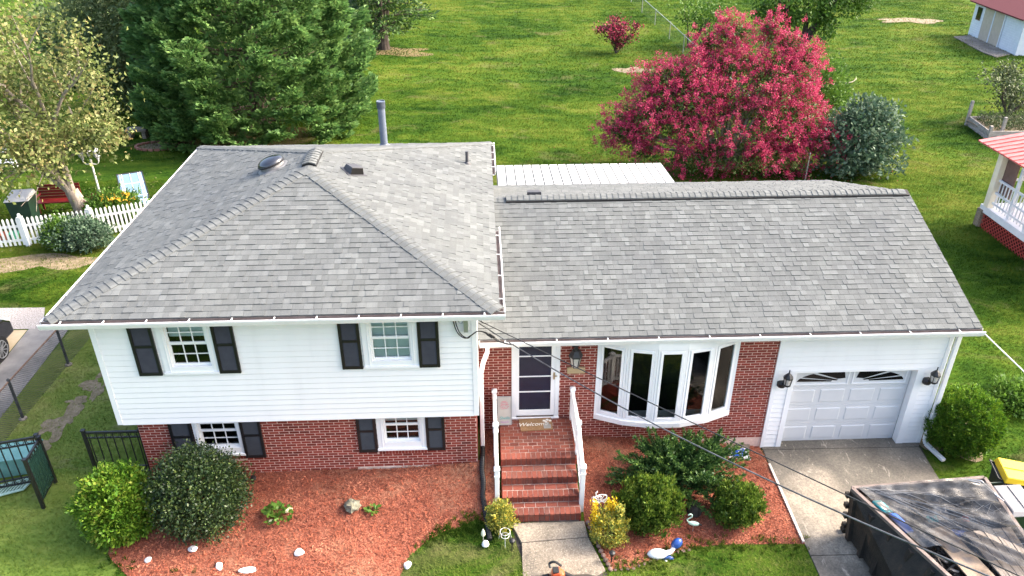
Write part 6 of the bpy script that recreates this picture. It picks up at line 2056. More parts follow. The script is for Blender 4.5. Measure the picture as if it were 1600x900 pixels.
# crape myrtle
rr = random.Random(11); r = np.random.default_rng(11)
MX, MY = 3.95, 17.2
root = thing('crape_myrtle', 'large spreading crape myrtle tree covered in bright pink blossom', 'tree', (MX, MY, .3))
LOBES = [((2.9, 17.9, 5.22), (0.37, 0.27, 0.46)), ((3.85, 18.0, 5.63), (0.48, 0.36, 0.43)), ((3.75, 17.7, 4.56), (0.86, 0.65, 0.42)), ((5.29, 17.9, 5.78), (0.24, 0.25, 0.14)), ((6.01, 17.8, 5.27), (0.33, 0.25, 0.22)), ((6.67, 17.6, 4.74), (0.4, 0.3, 0.31)), ((4.57, 17.4, 3.87), (1.85, 1.38, 0.77)), ((5.98, 17.4, 4.23), (1.18, 0.88, 0.69)), ((2.01, 17.2, 3.36), (1.49, 1.12, 0.6)), ((0.72, 17.4, 3.92), (0.44, 0.35, 0.21)), ((4.06, 17.0, 2.34), (2.72, 1.6, 1.07)), ((6.24, 17.1, 2.59), (1.38, 1.04, 1.12)), ((1.03, 16.9, 2.39), (1.54, 1.15, 0.64)), ((-0.25, 16.8, 1.88), (0.62, 0.46, 0.3)), ((7.14, 16.8, 1.57), (1.23, 0.92, 0.64)), ((8.01, 16.7, 1.47), (0.51, 0.38, 0.34)), ((4.31, 16.5, 1.06), (1.85, 1.38, 0.52)), ((5.72, 16.5, 0.96), (1.18, 0.88, 0.43)), ((2.52, 16.5, 0.96), (1.08, 0.81, 0.28)), ((0.34, 16.8, 1.24), (0.56, 0.42, 0.17)), ((1.29, 17.3, 3.97), (0.87, 0.65, 0.47)), ((0.34, 17.0, 2.77), (0.97, 0.73, 0.52)), ((2.26, 17.4, 4.12), (1.03, 0.77, 0.52)), ((-0.43, 16.9, 2.14), (0.67, 0.5, 0.34))]
gc, gn, fc, fn_ = [], [], [], []
for c_, q in LOBES:
    ncl = int(36*(q[0]*q[1]+q[0]*q[2]+q[1]*q[2])/3)+12
    P, N = clump_points(c_, q, ncl, r, -.75, .20)
    gc.append(P*1.0-(N*.22)); gn.append(N)
    k = r.uniform(0, 1, ncl) < (.30 if (c_[2] < 1.4 and c_[0] < 5) else .85)
    fc.append(P[k]+N[k]*.10); fn_.append(N[k])
gc, gn, fc, fn_ = map(np.concatenate, (gc, gn, fc, fn_))
per = 42
C = np.repeat(gc, per, 0)+r.normal(0, .17, (len(gc)*per, 3))
Vs = [cards(C, np.repeat(gn, per, 0)*.7+r.normal(0, .8, C.shape)+np.array([0, 0, .2]), .12*r.uniform(.6, 1.3, len(C)), .55, r)]
leaves_obj('crown', Vs, L_MYR, root)
# each clump carries a few upright panicles of small florets
pan = np.repeat(fc, 5, 0)+r.normal(0, .23, (len(fc)*5, 3))+np.repeat(fn_, 5, 0)*.06
pn = np.repeat(fn_, 5, 0)
NF = 40
C = np.repeat(pan, NF, 0)+r.normal(0, .058, (len(pan)*NF, 3))+np.repeat(pn, NF, 0)*r.uniform(0, .12, (len(pan)*NF, 1))
leaves_obj('blossom', cards(C, np.repeat(pn, NF, 0)*.5+r.normal(0, .8, C.shape), .052*r.uniform(.7, 1.2, len(C)), .95, r), L_PINK, root)
b = MB()
for c_, q in LOBES:
    c_ = Vector(c_)
    for k in range(2):
        o_ = Vector((rr.uniform(-.22, .22), rr.uniform(-.22, .22), 0))
        mid = Vector((MX, MY, .3)).lerp(c_, .5)+Vector((rr.uniform(-.25, .25), rr.uniform(-.2, .2), .3))
        b.tube([Vector((MX, MY, .2))+o_, mid, c_+Vector((rr.uniform(-.5, .5), 0, .2))], [.07, .05, .02], 6, cap=False)
b.build('trunk', GBARK, root)

def simple_tree(name, label, base, stems, levels, tipn, cr, ls, asp, lm, bm_, seed, spread=.6, upp=.1, droop=.2, kids=(2, 3), shrink=.72, wob=.12, midn=6, blossom=None):
    rr = random.Random(seed); r = np.random.default_rng(seed)
    root = thing(name, label, 'tree', base)
    b = MB(); tips, mids = [], []
    for off, d, L, r0 in stems:
        limbs(Vector(base)+Vector(off), d, L, r0, levels, rr, spread, upp, 4, kids, shrink, wob, tips, b, mids)
    b.build('trunk', bm_, root, smooth=True)
    leaves_obj('crown', [leafed(tips, tipn, cr, ls, asp, r, droop), leafed(mids, midn, cr, ls, asp, r, droop)], lm, root)
    if blossom:
        leaves_obj('blossom', leafed(tips, blossom[0], cr, blossom[1], .9, r, 0), blossom[2], root)
    return root
st_tree = simple_tree('shade_tree', 'dark leaning forked tree behind the crape myrtle', (12.75, 34.9, .2), [((0, 0, -.1), (.70, 0, 1), 3.4, .40), ((-.05, 0, .5), (-.16, .1, 1), 2.8, .26)], 3, 60, (.6, .6, .45), .26, .6, L_GREEN, DBARK, 21, .7, .10, wob=.06)
r = np.random.default_rng(71)
cl = []
for c_, q, n in (((11.9, 34.7, 2.95), (.85, .7, .6), 26), ((13.3, 34.7, 3.5), (1.3, .9, .7), 40), ((15.4, 34.7, 3.85), (1.4, .9, .55), 36), ((14.7, 34.3, 2.5), (.35, .35, .75), 12), ((11.2, 34.8, 3.7), (.7, .6, .7), 22), ((16.6, 34.8, 4.5), (1.1, .8, .6), 24)):
    P, N = clump_points(c_, q, n, r, -.8, .2)
    C = np.repeat(P, 34, 0)+r.normal(0, .2, (n*34, 3))
    cl.append(cards(C, np.repeat(N, 34, 0)*.5+r.normal(0, .8, C.shape)+np.array([0, 0, -.3]), .24*r.uniform(.6, 1.2, len(C)), .55, r))
leaves_obj('foliage', cl, L_GREEN, st_tree)
simple_tree('small_tree', 'small thin trunked tree at the top edge behind the crape myrtle', (8.0, 39.8, .25), [((0, 0, -.1), (.1, 0, 1), 1.6, .09), ((.1, 0, -.1), (.35, 0, 1), 1.5, .08), ((-.2, 0, -.1), (-.3, .1, 1), 1.4, .07)], 2, 90, (.5, .5, .3), .2, .6, L_GREEN, DBARK, 22, .8, .05)
simple_tree('pink_shrub', 'small maroon and pink bush alone on the back lawn', (2.57, 38.0, .3), [((0, 0, -.1), (.1, 0, 1), .6, .06), ((.05, 0, 0), (-.6, 0, 1), .8, .05), ((.05, 0, 0), (.7, 0, 1), .9, .05), ((0, .1, 0), (.2, .3, 1), 1.0, .05), ((0, .1, 0), (-.25, -.3, 1), .9, .05)], 2, 42, (.17, .17, .15), .13, .6, L_MAROON, DBARK, 23, .55, .12, 0, (2, 3), .7, .12, 12, (26, .12, L_PINK))
simple_tree('apple_tree', 'small dull green apple tree by the wooden planter at the right edge', (19.6, 23.0, .2), [((0, 0, -.1), (.1, 0, 1), .75, .10), ((.02, 0, .3), (-.75, 0, 1), 1.1, .07), ((.02, 0, .3), (.8, -.1, 1), 1.1, .07)], 3, 52, (.26, .26, .2), .13, .6, L_DULL, DBARK, 24, .75, .05)
# far cedar: clear trunk, flat sprays
rr = random.Random(31); r = np.random.default_rng(31)
root = thing('cedar_tree', 'distant cedar tree with a stout bare trunk beyond the cypress', 'tree', (-12.5, 38.6, .45))
b = MB()
b.lathe((-12.5, 38.6, .3), [(.62, 0), (.40, .25), (.32, .8), (.30, 1.6)], 10)
CC, DD = [], []
for k, (dx, dy) in enumerate(((-.15, .1), (.25, 0), (-.4, .2), (.5, .2), (0, -.2))):
    b.tube([(-12.5, 38.6, 1.3), (-12.5+dx*.8, 38.6+dy, 3.2), (-12.5+dx*2, 38.6+dy*2, 6.5)], [.2, .15, .07], 7, cap=False)
for k in range(70):
    a = k*2.4; z = rr.uniform(1.9, 6.5); R = rr.uniform(1.6, 3.8)*(1 if math.cos(a) > -.2 else .75)
    p0 = Vector((-12.5, 38.6, z-.4)); p1 = Vector((-12.5+R*math.cos(a), 38.6+R*math.sin(a), z+rr.uniform(-.3, .3)))
    b.tube([p0, p0.lerp(p1, .5)+Vector((0, 0, .1)), p1], [.05, .03, .01], 4, cap=False)
    n = 90
    t = r.uniform(.35, 1.05, n)
    P = np.array(p0)+np.outer(t, np.array(p1-p0))+r.normal(0, 1, (n, 3))*np.array([.22, .22, .09])
    CC.append(P); DD.append(np.tile(np.array((p1-p0).normalized()), (n, 1))+r.normal(0, .5, (n, 3)))
b.build('trunk', DBARK, root)
C = np.concatenate(CC)
leaves_obj('crown', cards(C, np.concatenate(DD), .26*r.uniform(.6, 1.3, len(C)), .4, r), L_YEW, root)
# silver willow-like shrub beside it, grey-green tree behind the maple
shrub('silver_shrub', 'pale silvery shrub between the cypress and the distant cedar', 'bush', (-14.0, 39.6, .45), (-14.1, 39.6, 2.0), (1.5, 1.2, 1.75), 190, 30, .22, .26, .28, L_SAGE, 33, .2, .14, -.8, .3, jitter=.9)
shrub('olive_tree', 'grey green feathery tree between the maple and the cypress', 'tree', (-23.6, 26.0, .5), (-23.5, 26.0, 3.9), (2.3, 2.0, 3.3), 330, 40, .30, .24, .35, L_OLIVE, 34, .1, .16, -.9, .3, jitter=.9)
shrub('sage_bush', 'large silvery green bush at the right foot of the crape myrtle', 'bush', (9.0, 16.5, .2), (8.95, 16.5, 1.45), (1.15, 1.0, 1.25), 170, 30, .17, .20, .5, L_SAGE2, 35, .4, .26, -.85, .25, jitter=.8)
sb2 = bpy.data.objects['sage_bush']
r = np.random.default_rng(72)
cl = []
for c_, q, n in (((10.3, 16.4, 1.75), (.62, .5, .42), 26), ((10.0, 16.5, 2.7), (.55, .4, .30), 14), ((9.3, 16.6, 2.75), (.6, .5, .5), 24), ((10.3, 16.2, .75), (.6, .5, .5), 20)):
    P, N = clump_points(c_, q, n, r, -.7, .2)
    C = np.repeat(P, 24, 0)+r.normal(0, .12, (n*24, 3))
    cl.append(cards(C, np.repeat(N, 24, 0)*.6+r.normal(0, .8, C.shape)+np.array([0, 0, .3]), .20*r.uniform(.6, 1.2, len(C)), .5, r))
leaves_obj('shoots', cl, L_SAGE2, sb2)
shrub('fence_bush', 'dark green bush behind the right side of the crape myrtle', 'bush', (8.9, 20.5, .25), (8.9, 20.5, 1.9), (1.1, 1.0, 1.7), 150, 32, .18, .16, .5, L_GREEN, 36, .4, .15, -.8, .3)
shrub('wild_shrub', 'mixed green shrubs far behind the maple at the top left', 'bush', (-27.5, 31.0, .5), (-27.5, 31.0, 2.6), (2.6, 1.8, 2.4), 200, 36, .3, .26, .45, L_OLIVE, 37, .3, .16, -.8, .3)

# petals fallen under the crape myrtle
r = np.random.default_rng(81)
n = 2600
x = 3.6+r.normal(0, 2.6, n); y = 16.9+r.normal(0, 1.5, n)
C = np.stack([x, y, gza(x, y)+.035], 1)
D = np.stack([r.normal(0, 1, n), r.normal(0, 1, n), r.normal(0, .1, n)], 1)
o = npobj('fallen_petals', cards(C, D, .05*r.uniform(.5, 1.2, n), .9, r), np.arange(4*n).reshape(-1, 4), L_PINK)
tag(o, 'pink petals scattered on the grass under the crape myrtle', 'petals', None, 'stuff')
x = -20.3+r.normal(0, 2.2, 900); y = 12.4+r.normal(0, 1.8, 900)
C = np.stack([x, y, gza(x, y)+.04], 1)
D = np.stack([r.normal(0, 1, 900), r.normal(0, 1, 900), r.normal(0, .15, 900)], 1)
o = npobj('fallen_leaves', cards(C, D, .09*r.uniform(.5, 1.2, 900), .6, r), np.arange(3600).reshape(-1, 4), L_MAPLE)
tag(o, 'dry leaves scattered on the grass under the fading maple', 'leaves', None, 'stuff')
# ---------------------------------------------------------------- iron fence, chain link, pickets and the yards behind
def iron_panel(root, p, q, z0, z1, bars, post_ends=(True, True), rings=True):
    """straight ornamental panel between ground points p and q"""
    p, q = Vector((p[0], p[1], 0)), Vector((q[0], q[1], 0))
    d = (q-p).normalized(); L = (q-p).length
    up_ = Vector((0, 0, 1))
    for i, e in enumerate((p, q)):
        if post_ends[i]:
            b = MB(); b.bar(e+up_*(z0-.1), e+up_*(z1+.05), .06, .06, (0, 1, 0)); b.box(e.x-.04, e.x+.04, e.y-.04, e.y+.04, z1+.05, z1+.075)
            b.build('post', IRON, root)
    for z in (z1, z1-.14, z0+.22, z0+.08):
        b = MB(); b.bar(p+up_*z, q+up_*z, .04 if z == z1 else .03, .045 if z == z1 else .025); b.build('rail', IRON, root)
    n = bars
    for i in range(n):
        e = p+d*(L*(i+.5)/n)
        b = MB(); b.bar(e+up_*(z0+.08), e+up_*(z1-.01), .018, .018, (0, 1, 0)); b.build('bar', IRON, root)
        if rings:
            c0 = p+d*(L*(i+1)/n)
            if i < n-1:
                for zc in (z1-.07, z0+.15):
                    b = MB(); b.tube([c0+d*(.05*math.cos(t))+up_*(zc+.055*math.sin(t)) for t in np.linspace(0, 6.283, 13)], .008, 4, cap=False); b.build('ring', IRON, root)
gq = thing('iron_fence', 'black ornamental iron fence panel joining the brick corner behind the bright green bush', 'fence', (-14.1, -1.0, .6))
iron_panel(gq, (-14.60, -.98), (-13.46, -.98), .62, 1.76, 7)
g2 = thing('iron_fence', 'black ornamental iron fence panel at the far left edge in front of the teal tub', 'fence', (-16.1, -1.3, .6))
iron_panel(g2, (-17.4, -1.62), (-15.46, -1.12), .62, 1.80, 13)
g3 = thing('iron_gate', 'open black iron gate backed with dark green mesh on the left lawn', 'gate', (-15.4, -1.5, .6))
iron_panel(g3, (-15.40, -1.16), (-15.34, -1.84), .64, 1.78, 6)
b = MB(); b.prism([(-15.375, -1.2, .75), (-15.325, -1.8, .75), (-15.325, -1.8, 1.70), (-15.375, -1.2, 1.70)], (-.006, 0, 0))
mm = NT('green_mesh'); mm.base(mm.ramp(mm.noise(6), [(0.012, 0.045, 0.035), (0.02, 0.07, 0.055)]))
tr = mm.n('ShaderNodeBsdfTransparent'); ms = mm.n('ShaderNodeMixShader'); ms.inputs[0].default_value = .62
mm.l(tr.outputs[0], ms.inputs[1]); mm.l(mm.b.outputs[0], ms.inputs[2]); mm.l(ms.outputs[0], mm.out.inputs[0])
b.build('mesh_screen', mm.mat, g3)
TEALP = mat('teal_plastic', [(0.10, 0.25, 0.23), (0.17, 0.34, 0.31)], 6, .5)
b = MB(); b.hexa([(-17.0, -1.08, .62), (-16.02, -.88, .62), (-16.02, -.45, .62), (-17.0, -.55, .62), (-17.1, -1.1, 1.08), (-15.95, -.90, 1.08), (-15.95, -.35, 1.08), (-17.1, -.45, 1.08)])
b.bar((-17.1, -1.12, 1.08), (-15.93, -.92, 1.08), .05, .04); b.bar((-15.93, -.92, 1.08), (-15.93, -.34, 1.08), .05, .04)
tag(b.build('storage_tub', TEALP, None, org=(-16.5, -.8, .62)), 'faded teal plastic tub behind the iron fence at the left edge', 'tub')
gr = thing('slatted_mat', 'pale green slatted plastic grate lying on the grass at the left edge', 'grate', (-16.3, -1.45, .62))
LG = mat('pale_green_plastic', [(0.26, 0.40, 0.35), (0.38, 0.52, 0.46)], 6, .5)
def gp(u, v): return Vector((-16.75+.82*u+.05*v, -1.72+.42*u*.8+.36*v, .655))
for i in range(13):
    b = MB(); b.bar(gp((i+.5)/13, 0), gp((i+.5)/13, 1), .025, .02); b.build('slat', LG, gr)
b = MB()
for p, q in ((gp(0, 0), gp(1, 0)), (gp(0, 1), gp(1, 1)), (gp(0, 0), gp(0, 1)), (gp(1, 0), gp(1, 1))): b.bar(p, q, .04, .028)
b.build('frame', LG, gr)

# chain link on the left
def chain_link(root, pts, h, post_m, rail_m, mesh_m, pitch=.07, rw=.0028, post_r=.028, post_only=None):
    wires = MB()
    for i in range(len(pts)-1):
        (x0, y0), (x1, y1) = pts[i], pts[i+1]
        z0, z1 = gz(x0, y0), gz(x1, y1)
        b = MB(); b.tube([(x0, y0, z0+h), (x1, y1, z1+h)], .02, 7); b.build('top_rail', rail_m, root)
        L = math.hypot(x1-x0, y1-y0)
        n = int(L/pitch)
        P = lambda s, z: Vector((x0+(x1-x0)*s/L, y0+(y1-y0)*s/L, z0+(z1-z0)*s/L+z))
        for k in range(-int(h/pitch), n+1):
            for sgn in (1, -1):
                s0 = k*pitch
                a, c2 = (s0, 0.03), (s0+h, h-.01)
                lo, hi = max(0, -s0), min(h, L-s0)
                if hi-lo < .02: continue
                za, zb = .03+lo*(h-.04)/h, .03+hi*(h-.04)/h
                if sgn < 0: za, zb = h-za, h-zb
                p, q = P(s0+lo, za), P(s0+hi, zb)
                d = (q-p).normalized(); nn = Vector((-(y1-y0)/L, (x1-x0)/L, 0)); sd_ = d.cross(nn)
                wires.face([p-sd_*rw, q-sd_*rw, q+sd_*rw, p+sd_*rw])
    for j, (x, y) in enumerate(pts):
        b = MB(); b.tube([(x, y, gz(x, y)-.05), (x, y, gz(x, y)+h+.03)], post_r, 8); b.lathe((x, y, gz(x, y)+h+.02), [(post_r*1.2, 0), (post_r*.9, .04), (.006, .06)], 8)
        b.build('post', post_m, root)
    tag(wires.build('wire_mesh', mesh_m, root), kind='stuff')
OLDST = mat('aged_black_post', [(0.03, 0.032, 0.034), (0.10, 0.10, 0.105)], 10, .6, metal=.3)
RUSTR = mat('rusty_rail', [(0.10, 0.055, 0.035), (0.20, 0.13, 0.095)], 9, .8)
WIREM = mat('dull_wire', (0.09, 0.085, 0.08), 9, .6)
cf = thing('chain_link_fence', 'low chain link fence with a rusty top rail beside the left driveway', 'fence', (-17.1, 1.0, .6))
chain_link(cf, [(-17.15, -1.2), (-17.12, 1.0), (-17.04, 3.17), (-17.0, 5.4)], 1.08, OLDST, RUSTR, WIREM, .065, .0048, .034)
b = MB()
for x, y in ((-17.12, 1.0), (-17.04, 3.17)): b.lathe((x, y, gz(x, y)-.02), [(.10, 0), (.09, .05), (.05, .07)], 9)
b.build('post_footing', CONC, cf)
c2f = thing('chain_link_fence', 'long grey chain link fence running back past the crape myrtle', 'fence', (6.9, 35, .25))
chain_link(c2f, [(6.85, 15.7), (6.9, 19), (6.95, 22.5), (7.0, 26), (7.0, 30), (7.0, 34), (7.0, 38), (7.0, 42.2), (6.95, 47), (6.9, 52), (6.9, 57)], 1.12, STEEL, STEEL, mat('grey_wire', (0.16, 0.16, 0.16), 9, .5, metal=.3), .12, .004, .03)

# white picket fence
PK = mat('white_picket_vinyl', [(0.76, 0.76, 0.75), (0.82, 0.82, 0.81)], 4, .5)
pf = thing('picket_fence', 'white picket fence with dog eared pickets in front of the maple', 'fence', (-20.5, 10.4, .6))
pk = MB()
pk.prism([(-.035, 0, 0), (.035, 0, 0), (.035, 0, .90), (.02, 0, .945), (0, 0, .96), (-.02, 0, .945), (-.035, 0, .90)], (0, .02, 0))
pk_me = pk.mesh('picket', PK)
fpts = [(-25.0, 9.75), (-23.25, 9.85), (-21.45, 10.22), (-19.50, 10.82), (-17.55, 11.6), (-16.0, 12.2)]
for i in range(len(fpts)-1):
    (x0, y0), (x1, y1) = fpts[i], fpts[i+1]
    L = math.hypot(x1-x0, y1-y0); a = math.atan2(y1-y0, x1-x0)
    n = int(L/.135)
    for k in range(n):
        t = (k+.7)/(n+.4)
        x, y = x0+(x1-x0)*t, y0+(y1-y0)*t
        inst('picket', pk_me, pf, Matrix.Translation((x+.03*math.sin(a), y-.03*math.cos(a), gz(x, y)+.06)) @ Matrix.Rotation(a, 4, 'Z'))
    for h in (.22, .72):
        b = MB(); b.bar((x0, y0+.02, gz(x0, y0)+h), (x1, y1+.02, gz(x1, y1)+h), .035, .075); b.build('rail', PK, pf)
for x, y in fpts:
    z = gz(x, y)
    b = MB(); b.box(x-.06, x+.06, y-.06, y+.06, z-.05, z+1.02); p = b.build('post', PK, pf)
    b = MB(); b.box(x-.075, x+.075, y-.075, y+.075, z+1.02, z+1.05); b.lathe((x, y, z+1.044), [(.03, 0), (.055, .056), (.045, .10), (.012, .13)], 8); b.build('post_cap', PK, p)
fb = MB()  # low flower boxes and toys seen through the pickets
for k, (x, y, m_, nm, lb) in enumerate(((-22.15, 10.75, GRN, 'toy_bucket', 'bright green plastic toy behind the left pickets'), (-22.75, 10.65, TEAL, 'toy_bucket', 'teal plastic toy at the far left behind the pickets'), (-22.45, 10.7, mat('terracotta', [(0.30, 0.09, 0.05), (0.42, 0.15, 0.08)], 7, .8), 'flower_pot', 'reddish pot between two plastic toys behind the pickets'))):
    z = gz(x, y)
    b = MB(); b.lathe((x, y, z), [(.11, 0), (.16, .22), (.17, .25), (.15, .25), (.13, .05)], 12)
    tag(b.build(nm, m_, None, org=(x, y, z)), lb, 'toy' if 'toy' in nm else 'pot')
z = gz(-20.45, 13.1)
b = MB(); b.lathe((-20.42, 13.1, z), [(.11, 0), (.16, .24), (.18, .25), (.18, .30), (.15, .30), (.13, .08)], 12)
tag(b.build('flower_pot', mat('orange_terracotta', [(0.38, 0.13, 0.06), (0.50, 0.19, 0.09)], 7, .8), None, org=(-20.42, 13.1, z)), 'orange terracotta pot right of the maple trunk', 'pot')
wheelie('dark green wheeled bin with a pale lid behind the picket fence', (-22.15, 11.75, .58), rad(8), DGR, WHP, 1.22, .74, .80)
# red bench
RED = mat('red_paint', [(0.12, 0.008, 0.009), (0.18, 0.013, 0.014)], 5, .5)
bz = gz(-21.6, 13.2)
bn = thing('garden_bench', 'red slatted garden bench between the dark green bin and the maple trunk', 'bench', (-21.65, 13.1, bz), None, True, rad(6))
for i in range(5):
    b = MB(); b.box(-.72, .72, .22+.012*i, .245+.012*i, .42+.105*i, .51+.105*i); b.build('back_slat', RED, bn)
for i in range(4):
    b = MB(); b.box(-.72, .72, -.25+.115*i, -.15+.115*i, .40, .425); b.build('seat_slat', RED, bn)
for sx in (-.66, .66):
    for y0 in (-.22, .2):
        b = MB(); b.box(sx-.03, sx+.03, y0-.03, y0+.03, 0, .40 if y0 < 0 else .42); b.build('leg', RED, bn)
    b = MB(); b.box(sx-.03, sx+.03, -.25, .24, .60, .63); b.box(sx-.025, sx+.025, -.24, -.19, .425, .60); b.build('armrest', RED, bn)
# three headed lamp post
lz = gz(-20.85, 14.5)-.22
lp = thing('lamp_post', 'white three headed garden lamp post behind the maple trunk', 'lamp post', (-20.85, 14.5, lz))
LPM = mat('lamp_post_white', [(0.60, 0.59, 0.56), (0.74, 0.73, 0.70)], 8, .5)
b = MB(); b.lathe((-20.85, 14.5, lz), [(.12, 0), (.12, .05), (.06, .12), (.04, .2), (.035, 1.55), (.05, 1.6), (.03, 1.66)], 10); b.build('pole', LPM, lp, smooth=True)
for k, (dx, dy) in enumerate(((-.28, 0), (.28, 0), (0, -.02))):
    c0 = Vector((-20.85+dx, 14.5+dy, lz+(1.72 if dx else 1.84)))
    if dx:
        b = MB(); b.tube(sm([(-20.85, 14.5, lz+1.5), (-20.85+dx*.6, 14.5, lz+1.46), (-20.85+dx, 14.5, lz+1.56), tuple(c0)], 5), .02, 6); b.build('arm', LPM, lp)
    b = MB(); b.lathe(c0, [(.03, -.1), (.06, 0), (.11, .06), (.13, .24), (.15, .26), (.05, .36), (.01, .42)], 8); b.build('lamp_head', WHP, lp)
# blue lounge chair
LBL = mat('pale_blue_sling', [(0.115, 0.20, 0.295), (0.165, 0.26, 0.36)], 7, .6)
lo = thing('lounge_chair', 'pale blue folding lounge chair with white stripes by the lily plant', 'chair', (-19.3, 14.0, .58))
def lc(u, v):     # u across, v along from head to foot
    A_ = Vector((-20.16, 14.72, 1.32)); B_ = Vector((-19.33, 15.06, 1.32)); C_ = Vector((-19.62, 13.55, .85)); D_ = Vector((-18.75, 13.85, .85)); E_ = Vector((-19.2, 12.55, .92)); F_ = Vector((-18.4, 12.85, .92))
    return A_.lerp(B_, u).lerp(C_.lerp(D_, u), v*2) if v < .5 else C_.lerp(D_, u).lerp(E_.lerp(F_, u), v*2-1)
b = MB(); b.grid(lambda u, v: lc(.03+.94*u, v), 6, 12); b.build('sling', LBL, lo)
b = MB()
for u in (.10, .18, .5, .82, .90):
    b = MB(); b.tube([lc(u, v)+Vector((0, 0, .008)) for v in np.linspace(0, 1, 9)], .012, 4); b.build('stripe', WHT, lo)
for v in (.22, .48, .74):
    b = MB(); b.tube([lc(.03, v)+Vector((0, 0, .008)), lc(.97, v)+Vector((0, 0, .008))], .012, 4); b.build('stripe', WHT, lo)
b = MB()
for u in (0, 1): b.tube([lc(u, v) for v in np.linspace(0, 1, 9)], .022, 6)
b.tube([lc(0, 0), lc(1, 0)], .03, 6); b.tube([lc(0, 1), lc(1, 1)], .022, 6)
for u in (0, 1):
    for v in (.28, .85):
        p = lc(u, v); b.tube([p, (p.x, p.y, .56)], .018, 6)
b.build('frame', RUBBER, lo)
# white garden chair under the maple, grey bench, brick ring
wc = thing('garden_chair', 'white metal garden chair half hidden under the maple branches', 'chair', (-25.5, 17.2, .6))
for p, q in (((-25.85, 17.2, .6), (-26.0, 17.45, 1.55)), ((-25.2, 17.2, .6), (-25.35, 17.45, 1.55))):
    b = MB(); b.tube([p, q], .025, 6); b.build('leg', WHT, wc)
b = MB(); b.box(-25.9, -25.2, 16.95, 17.4, 1.02, 1.06); b.build('seat', WHT, wc)
b = MB(); b.box(-26.02, -25.3, 17.40, 17.44, 1.28, 1.52); b.build('backrest', WHT, wc)
b = MB()
for x in (-25.85, -25.25): b.tube([(x, 16.98, .6), (x, 16.98, 1.02)], .025, 6)
b.build('leg_frame', WHT, wc)
gbn = thing('stone_bench', 'flat grey stone bench in the shade left of the cypress', 'bench', (-21.85, 21.25, .55))
b = MB(); b.box(-22.35, -21.4, 21.0, 21.5, .95, 1.03); b.build('seat', CONC, gbn)
for x in (-22.2, -21.55):
    b = MB(); b.box(x-.08, x+.08, 21.05, 21.45, .5, .95); b.build('leg', CONC, gbn)
br = thing('brick_ring', 'ring of weathered red bricks on the grass left of the cypress', 'edging', (-20.55, 19.95, .55))
brm = MB().box(-.10, .10, -.05, .05, 0, .09).mesh('brick', m_brick('weathered_brick', [(0.13, 0.06, 0.045), (0.22, 0.10, 0.075), (0.28, 0.15, 0.115)]))
for k in range(22):
    a = k/22*2*math.pi
    inst('brick', brm, br, Matrix.Translation((-20.55+.95*math.cos(a), 19.95+.55*math.sin(a), gz(-20.5, 20))) @ Matrix.Rotation(a+1.57, 4, 'Z'))
ground_patch('bark_bed', blob_outline(-20.55, 19.95, .9, .5, 77, 30, .05), .01, SOIL, step=.3)
ground_patch('needle_litter', blob_outline(-17.2, 21.0, 3.6, 1.9, 78, 40, .2), .008, mat('needle_litter', [(0.07, 0.05, 0.022), (0.15, 0.11, 0.04), (0.09, 0.10, 0.03)], 4, .95, bump=.5, bscale=30), step=.5)
ground_patch('needle_litter', blob_outline(-11.7, 37.9, 2.3, 1.2, 10), .008, bpy.data.materials['needle_litter'], step=.5)

# black car on the neighbour's apron (front corner in view)
CARP = mat('black_car_paint', (0.008, 0.008, 0.009), 4, .12, spec=.7, coat=.6)
car = thing('parked_car', 'black car with a multi spoke wheel parked at the left edge of the picture', 'car', (-19.70, 2.12, .58), None, True, 0)
# local: length along y (nose at +y), width along x, right side at +x
prof_ = [(-2.2, .35), (-2.25, .75), (-2.1, 1.0), (-1.5, 1.08), (-.9, 1.52), (.35, 1.56), (1.0, 1.08), (1.9, .92), (2.18, .72), (2.2, .38)]
b = MB()
b.prism([(-.86, y, z) for y, z in prof_], (1.72, 0, 0))
b.build('body', CARP, car, bevel=.06)
b = MB()
for sx in (-.872, .866):
    b.prism([(sx, -.95, 1.12), (sx, .78, 1.12), (sx, .30, 1.48), (sx, -.72, 1.46)], (.006, 0, 0))
b.prism([(-.72, 1.02, 1.12), (.72, 1.02, 1.12), (.66, .42, 1.545), (-.66, .42, 1.545)], (0, .012, .012))
b.build('window', DARKGLASS, car)
b = MB(); b.box(-.8, .8, 2.17, 2.23, .42, .58); b.build('bumper_grille', RUBBER, car)
for sx in (-.66, .66):
    b = MB(); b.box(sx-.16, sx+.16, 2.08, 2.20, .66, .78); b.build('headlight', FROST, car)
for sx in (-.80, .80):
    for y0 in (-1.35, 1.38):
        b = MB(); b.tube([(sx-.10, y0, .33), (sx+.10, y0, .33)], .335, 22)
        w_ = b.build('wheel', RUBBER, car)
        b = MB()
        xo = sx+(.104 if sx > 0 else -.104)
        b.tube([(xo+.004*t, y0+.225*math.cos(t), .33+.225*math.sin(t)) for t in np.linspace(0, 6.283, 25)], .014, 5)
        for k in range(10):
            t = k*.628; b.bar((xo, y0+.03*math.cos(t), .33+.03*math.sin(t)), (xo, y0+.22*math.cos(t+.1), .33+.22*math.sin(t+.1)), .022, .022, (1, 0, 0))
        b.tube([(xo-.01, y0, .33), (xo+.01, y0, .33)], .05, 10)
        b.build('rim', STEEL, w_)

